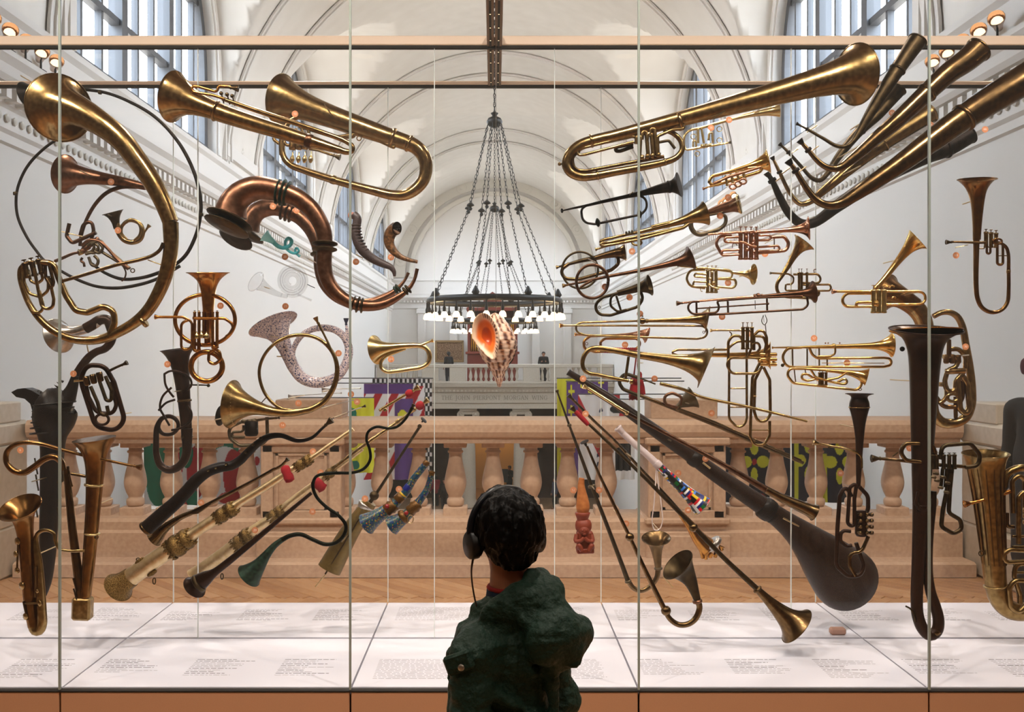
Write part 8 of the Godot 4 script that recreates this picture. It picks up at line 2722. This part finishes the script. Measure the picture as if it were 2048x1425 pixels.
	for i in 420:
		var a := rng.randf() * TAU
		var b := rng.randf_range(-0.5, 1.4)
		var dir := (hr * cos(a) * cos(b) - hf * sin(a) * cos(b) + up * sin(b)).normalized()
		if dir.dot(hf) > 0.5 and b < 0.5:
			continue
		var p0 := hc + up * 0.02 + dir * 0.092
		var fall := (hf * 0.3 - up * 0.8 + dir * 0.1 + Vector3(rng.randf() - 0.5, 0, rng.randf() - 0.5) * 0.4).normalized()
		var p1 := p0 + fall * 0.022 + dir * 0.004
		tuft.tube(PackedVector3Array([p0, p1, p1 + fall * 0.02 + dir * 0.001]), PackedFloat32Array([0.004, 0.003, 0.0006]), 4)
	scale_mesh(tuft, 0, hc, hs)
	put("hair_strands", tuft, hair_m, o).set_meta("kind", "stuff")
	# headphones: band, two cups with pads, cable
	var black := plain(Color(0.03, 0.03, 0.033), 0.45)
	var hp := MB.new()
	var pts := []
	for i in 13:
		var a := PI * i / 12.0
		var p := hc + up * 0.0 + hr * cos(a) * 0.108 + up * sin(a) * 0.121 + hf * 0.004
		pts.append(Vector4(p.x, p.y, p.z, 0.0115))
	var res := smooth_path(pts, 0.01)
	hp.tube(res[0], res[1], 12, true, true, false, 1.0)
	scale_mesh(hp, 0, hc, hs)
	var band := put("headband", hp, plain(Color(0.05, 0.07, 0.10), 0.3), o)
	for s in [-1.0, 1.0]:
		var c: Vector3 = hc + hr * (0.094 * s) - up * 0.03 + hf * 0.006
		var cm := MB.new()
		cm.turned(c, hr * s, [0.0, -0.012, 0.034, -0.012, 0.040, -0.006, 0.041, 0.004, 0.040, 0.016, 0.034, 0.022, 0.012, 0.025, 0.0, 0.025], 24)
		scale_mesh(cm, 0, hc, hs)
		put("ear_cup", cm, black, o)
		var ym := MB.new()
		sweep(ym, [Vector4((hc + hr * (0.105 * s)).x, hc.y + 0.02, (hc + hr * (0.105 * s)).z, 0.008), Vector4((c + hr * 0.016 * s).x, c.y + 0.02, (c + hr * 0.016 * s).z, 0.007)])
		scale_mesh(ym, 0, hc, hs)
		put("yoke", ym, black, band)
	var left_cup := hc - hr * 0.088 - up * 0.06
	var cb := MB.new()
	sweep(cb, [Vector4(left_cup.x, left_cup.y, left_cup.z, 0.003), Vector4(left_cup.x - 0.004, left_cup.y - 0.03, left_cup.z, 0.0022), Vector4(left_cup.x + 0.004, left_cup.y - 0.10, left_cup.z - 0.01, 0.0022), Vector4(left_cup.x + 0.03, left_cup.y - 0.19, left_cup.z - 0.03, 0.0022)])
	put("cable", cb, plain(Color(0.25, 0.18, 0.15), 0.6), o)
	# red shirt collar and jacket with its hood hanging at the back
	var sm := MB.new()
	var shirt := Field.new(Vector3(-0.16, 1.02, -0.16), Vector3(0.16, 1.22, 0.16), 0.007)
	shirt.bone(Vector3(0, 1.06, 0), Vector3(-0.002, 1.165, 0.0), 0.075, 0.054, 0.02)
	shirt.cut(Vector3(0, 1.175, 0), up)
	shirt.add_to(sm)
	put("shirt", sm, plain(Color(0.08, 0.15, 0.24), 0.85), o)
	var rc := MB.new()
	bead(rc, Vector3(0.0, 1.178, 0.0), up, 0.05, 0.006)
	put("red_collar", rc, plain(Color(0.55, 0.06, 0.05), 0.85), o)
	var jm := MB.new()
	var j := Field.new(Vector3(-0.32, 0.52, -0.30), Vector3(0.34, 1.27, 0.32), 0.0085)
	j.bone(Vector3(0, 0.58, 0), Vector3(0, 0.82, 0), 0.135, 0.122, 0.04)
	j.bone(Vector3(0, 0.82, 0), Vector3(0, 1.04, 0), 0.122, 0.115, 0.04)
	j.bone(rt * -0.115 + up * 1.045, rt * 0.115 + up * 1.105, 0.062, 0.062, 0.05)
	j.bone(Vector3(0.0, 1.06, 0.0), Vector3(0.012, 1.138, 0.012), 0.085, 0.066, 0.03)
	# front edge and lapel of the open jacket
	j.bone(fwd * 0.10 + up * 1.06 - rt * 0.04, fwd * 0.128 + up * 0.98 - rt * 0.03, 0.035, 0.04, 0.03)
	j.bone(fwd * 0.128 + up * 0.98 - rt * 0.03, fwd * 0.15 + up * 0.56 - rt * 0.02, 0.04, 0.05, 0.03)
	for s in [-1.0, 1.0]:
		var sh: Vector3 = rt * (0.132 * s) + up * (1.095 if s > 0 else 1.04)
		var el: Vector3 = rt * (0.172 * s) + up * 0.86 + fwd * -0.02
		var wr: Vector3 = rt * (0.155 * s) + up * 0.70 + fwd * 0.07
		j.bone(sh, el, 0.06, 0.052, 0.03)
		j.bone(el, wr, 0.052, 0.040, 0.02)
	# hood: a roll round the neck and a pouch behind
	var bk := -fwd
	j.bone(fwd * 0.055 + up * 1.12 - rt * 0.05, rt * -0.075 + up * 1.14 + bk * 0.03, 0.022, 0.028, 0.02)
	j.bone(rt * -0.075 + up * 1.14 + bk * 0.03, bk * 0.095 + up * 1.182, 0.028, 0.034, 0.02)
	j.bone(bk * 0.095 + up * 1.182, rt * 0.08 + up * 1.185 + bk * 0.04, 0.034, 0.03, 0.02)
	j.bone(rt * 0.08 + up * 1.185 + bk * 0.04, fwd * 0.06 + up * 1.11 + rt * 0.05, 0.03, 0.022, 0.02)
	j.bone(bk * 0.12 + up * 1.155, bk * 0.155 + up * 1.085, 0.046, 0.062, 0.03)
	j.bone(bk * 0.155 + up * 1.085 - rt * 0.05, bk * 0.155 + up * 1.08 + rt * 0.05, 0.055, 0.055, 0.03)
	j.bone(bk * 0.16 + up * 1.07, bk * 0.165 + up * 1.045, 0.056, 0.04, 0.03)
	# the hood's thick edge crossing below the nape, and its cloth falling to the pouch
	var edge := [Vector3(0.055, 1.205, 0.05), Vector3(0.022, 1.187, 0.072), Vector3(-0.015, 1.158, 0.082), Vector3(-0.05, 1.118, 0.078), Vector3(-0.085, 1.08, 0.07)]
	for i in 4:
		j.bone(edge[i], edge[i + 1], 0.025, 0.024, 0.012)
	j.bone(Vector3(0.055, 1.205, 0.05), Vector3(0.105, 1.185, 0.045), 0.025, 0.036, 0.02)
	j.bone(Vector3(0.02, 1.15, 0.08), Vector3(0.11, 1.10, 0.10), 0.045, 0.055, 0.03)
	j.bone(Vector3(-0.115, 1.02, 0.118), Vector3(-0.105, 0.6, 0.13), 0.016, 0.016, 0.012)
	# creases of the back, sleeves and hood
	for q in [[-0.09, 1.09, 0.075, 0.05, 1.0, 0.115, 0.018], [-0.11, 1.01, 0.09, 0.0, 0.93, 0.13, 0.016], [-0.05, 0.97, 0.12, 0.09, 0.885, 0.115, 0.017], [-0.10, 0.93, 0.10, 0.02, 0.865, 0.13, 0.014], [0.10, 0.99, 0.10, 0.115, 0.78, 0.095, 0.018], [-0.115, 0.9, 0.08, -0.12, 0.66, 0.09, 0.018], [0.03, 0.9, 0.13, 0.05, 0.7, 0.125, 0.016], [0.03, 1.13, 0.12, 0.15, 1.03, 0.13, 0.016], [0.06, 1.17, 0.09, 0.17, 1.09, 0.09, 0.014], [-0.14, 1.03, 0.05, -0.13, 0.8, 0.06, 0.018]]:
		j.bone(Vector3(q[0], q[1], q[2]), Vector3(q[3], q[4], q[5]), q[6], q[6] * 0.6, 0.022)
	var wf := FastNoiseLite.new()
	wf.seed = 21
	wf.frequency = 5.0
	wf.fractal_type = FastNoiseLite.FRACTAL_RIDGED
	wf.fractal_octaves = 3
	j.roughen(wf, 0.011, Vector3(1, 1.7, 1))
	j.cut(Vector3(0, 0.57, 0), -up)
	j.add_to(jm)
	put("jacket", jm, green, o)
	var sn := MB.new()
	sn.turned(Vector3(-0.112, 1.035, 0.173), Vector3(-0.25, 0.1, 0.95), [0.0, -0.004, 0.008, -0.003, 0.008, 0.002, 0.004, 0.004, 0.0, 0.004], 14)
	put("snap_button", sn, M.silver, o)
	var fl := MB.new()
	fl.box(Vector3(-0.118, 1.042, 0.160), Vector3(0.07, 0.045, 0.02), 0.006, Basis(Vector3(0, 1, 0), -0.35) * Basis(Vector3(0, 0, 1), 0.4))
	put("lapel_flap", fl, green, o)
	var tm := MB.new()
	var tr := Field.new(Vector3(-0.2, 0.04, -0.2), Vector3(0.2, 0.74, 0.2), 0.014)
	for s in [-1.0, 1.0]:
		tr.bone(rt * (0.065 * s) + up * 0.70, rt * (0.07 * s) + up * 0.38 + fwd * 0.02, 0.085, 0.062, 0.03)
		tr.bone(rt * (0.07 * s) + up * 0.38 + fwd * 0.02, rt * (0.07 * s) + up * 0.09, 0.062, 0.052, 0.02)
	tr.add_to(tm)
	put("trousers", tm, plain(Color(0.06, 0.065, 0.09), 0.85), o)
	for s in [-1.0, 1.0]:
		var sh := MB.new()
		var sf := Field.new(Vector3(-0.26, -0.015, -0.26), Vector3(0.2, 0.13, 0.2), 0.011)
		var an: Vector3 = rt * (0.07 * s) + up * 0.05 - fwd * 0.025
		sf.bone(an, an + fwd * 0.15 - up * 0.012, 0.04, 0.034, 0.02)
		sf.bone(an, an + up * 0.04, 0.038, 0.036, 0.02)
		sf.cut(Vector3(0, 0.0, 0), -up)
		sf.add_to(sh)
		put("shoe", sh, plain(Color(0.08, 0.08, 0.085), 0.6), o)

func visitor(label: String, at: Vector3, yaw: float, coat: Color, legs: Color, hair: Color, arms_up := false, hat := Color(-1, 0, 0)):
	var o := thing("person", label, "person", at)
	o.rotation.y = yaw
	var skin := plain(Color(0.60, 0.40, 0.30), 0.6)
	var up := Vector3.UP
	var mb := MB.new()
	var f := Field.new(Vector3(-0.36, -0.03, -0.36), Vector3(0.36, 1.8, 0.24), 0.022)
	f.bone(up * 0.92, up * 1.08, 0.13, 0.12, 0.05, Vector3(1.15, 1, 0.8))
	f.bone(up * 1.08, up * 1.32, 0.12, 0.14, 0.05, Vector3(1.15, 1, 0.8))
	f.bone(up * 1.40, up * 1.56, 0.06, 0.055, 0.04)
	f.bone(up * 1.62, up * 1.64 + Vector3(0, 0, -0.01), 0.09, 0.092, 0.02)
	f.bone(up * 1.57 + Vector3(0, 0, -0.04), up * 1.55 + Vector3(0, 0, -0.06), 0.05, 0.04, 0.03)
	f.bone(up * 1.61 + Vector3(0, 0, -0.105), up * 1.60 + Vector3(0, 0, -0.115), 0.014, 0.016, 0.015)
	var cm := MB.new()
	var c := Field.new(Vector3(-0.38, 0.7, -0.38), Vector3(0.38, 1.56, 0.26), 0.022)
	c.bone(up * 0.85, up * 1.1, 0.16, 0.15, 0.05, Vector3(1.15, 1, 0.85))
	c.bone(up * 1.1, up * 1.36, 0.15, 0.13, 0.05, Vector3(1.2, 1, 0.85))
	c.bone(Vector3(-0.15, 1.42, 0), Vector3(0.15, 1.42, 0), 0.075, 0.075, 0.05)
	for s in [-1.0, 1.0]:
		var sh := Vector3(0.2 * s, 1.41, 0)
		var el := Vector3(0.26 * s, 1.13, 0.03)
		var wr := Vector3(0.12 * s, 1.2, -0.24) if arms_up else Vector3(0.26 * s, 0.88, -0.07)
		f.bone(sh, el, 0.055, 0.045, 0.03)
		f.bone(el, wr, 0.042, 0.03, 0.02)
		c.bone(sh, el, 0.075, 0.062, 0.03)
		c.bone(el, el.lerp(wr, 0.92), 0.06, 0.048, 0.02)
		add_hand(mb, wr, Vector3(-0.2 * s, 0.2, -0.95).normalized() if arms_up else Vector3(0, -0.97, -0.2), Vector3(-s, 0, 0), Vector3(0, 0, -1) if not arms_up else Vector3(0, 1, 0))
		f.bone(Vector3(0.09 * s, 0.9, 0), Vector3(0.1 * s, 0.48, -0.02), 0.1, 0.065, 0.04)
		f.bone(Vector3(0.1 * s, 0.48, -0.02), Vector3(0.1 * s, 0.08, 0.01), 0.065, 0.04, 0.03)
		f.bone(Vector3(0.1 * s, 0.045, 0.0), Vector3(0.11 * s, 0.04, -0.15), 0.045, 0.036, 0.02)
	c.cut(up * 0.74, -up)
	c.add_to(cm)
	f.add_to(mb)
	put("body", mb, skin, o)
	put("jacket", cm, plain(coat, 0.85), o)
	var tm := MB.new()
	var t := Field.new(Vector3(-0.3, 0.04, -0.25), Vector3(0.3, 1.02, 0.22), 0.024)
	for s in [-1.0, 1.0]:
		t.bone(Vector3(0.09 * s, 0.9, 0), Vector3(0.1 * s, 0.48, -0.02), 0.125, 0.088, 0.04)
		t.bone(Vector3(0.1 * s, 0.48, -0.02), Vector3(0.1 * s, 0.1, 0.01), 0.088, 0.07, 0.03)
	t.add_to(tm)
	put("trousers", tm, plain(legs, 0.85), o)
	var hm := MB.new()
	var h := Field.new(Vector3(-0.18, 1.46, -0.2), Vector3(0.18, 1.86, 0.2), 0.014)
	h.bone(up * 1.66 + Vector3(0, 0, 0.015), up * 1.67, 0.108, 0.104, 0.02)
	h.bone(up * 1.6 + Vector3(0, 0, 0.04), up * 1.56 + Vector3(0, 0, 0.05), 0.08, 0.06, 0.03)
	h.cut(up * 1.64 + Vector3(0, 0, -0.05), Vector3(0, -0.6, -0.8))
	h.add_to(hm)
	put("hair", hm, plain(hair, 0.6), o)
	if hat.r >= 0.0:
		var bm := MB.new()
		var b := Field.new(Vector3(-0.2, 1.56, -0.2), Vector3(0.2, 1.92, 0.22), 0.014)
		b.bone(up * 1.70, up * 1.76 + Vector3(0, 0, 0.03), 0.125, 0.085, 0.03)
		b.cut(up * 1.645, -up)
		b.add_to(bm)
		put("knit_hat", bm, plain(hat, 0.95), o)
	return o

func build_visitors():
	var dark := Color(0.05, 0.05, 0.055)
	var far_y := 1.75 - (768.0 - 712.0) * 52.0 / LENS
	visitor("person in black standing at the far gallery rail before the framed picture", Vector3((897 - 989) * 53.5 / LENS, far_y, -53.5), 0.6, dark, Color(0.08, 0.09, 0.13), Color(0.03, 0.02, 0.02))
	visitor("person in black at the far gallery rail, right of the organ, looking at something held", Vector3((1087 - 989) * 53.5 / LENS, far_y, -53.5), PI, dark, Color(0.07, 0.08, 0.10), Color(0.03, 0.02, 0.02), true)
	visitor("person in a dark suit standing in the amber doorway under the far gallery", Vector3((1019 - 989) * 57.0 / LENS, HALL_LOW, -57.0), 2.4, dark, dark, Color(0.10, 0.05, 0.03), true)
	visitor("person in a red top and black trousers on the court floor, left of the doorway", Vector3((871 - 989) * 52.5 / LENS, HALL_LOW, -52.5), 0.5, Color(0.45, 0.05, 0.10), dark, Color(0.12, 0.05, 0.03))
	visitor("person in black beside the one in a red top on the court floor", Vector3((889 - 989) * 51.0 / LENS, HALL_LOW, -51.0), 2.8, dark, dark, Color(0.05, 0.03, 0.02))
	visitor("person in a grey-blue coat on the court floor, right of the doorway", Vector3((1110 - 989) * 51.5 / LENS, HALL_LOW, -51.5), 2.0, Color(0.22, 0.25, 0.32), dark, Color(0.08, 0.05, 0.03))
	visitor("person in a maroon knit hat and dark jacket at the picture's right edge", Vector3((2084 - 989) * 6.15 / LENS, -0.02, -6.15), 1.9, Color(0.03, 0.03, 0.033), Color(0.06, 0.06, 0.08), Color(0.05, 0.03, 0.02), false, Color(0.24, 0.06, 0.13))
	var s := Color(0.10, 0.11, 0.12)
	var b := MB.new()
	b.box(Vector3.ZERO, Vector3(0.6, 0.8, 0.04), 0.01)
	var bd := thing("sign_board", "dark sign board held up in the amber doorway under the far gallery", "sign", Vector3((1006 - 989) * 56.6 / LENS, HALL_LOW + 1.2, -56.6))
	put("board", b, plain(s, 0.6), bd)
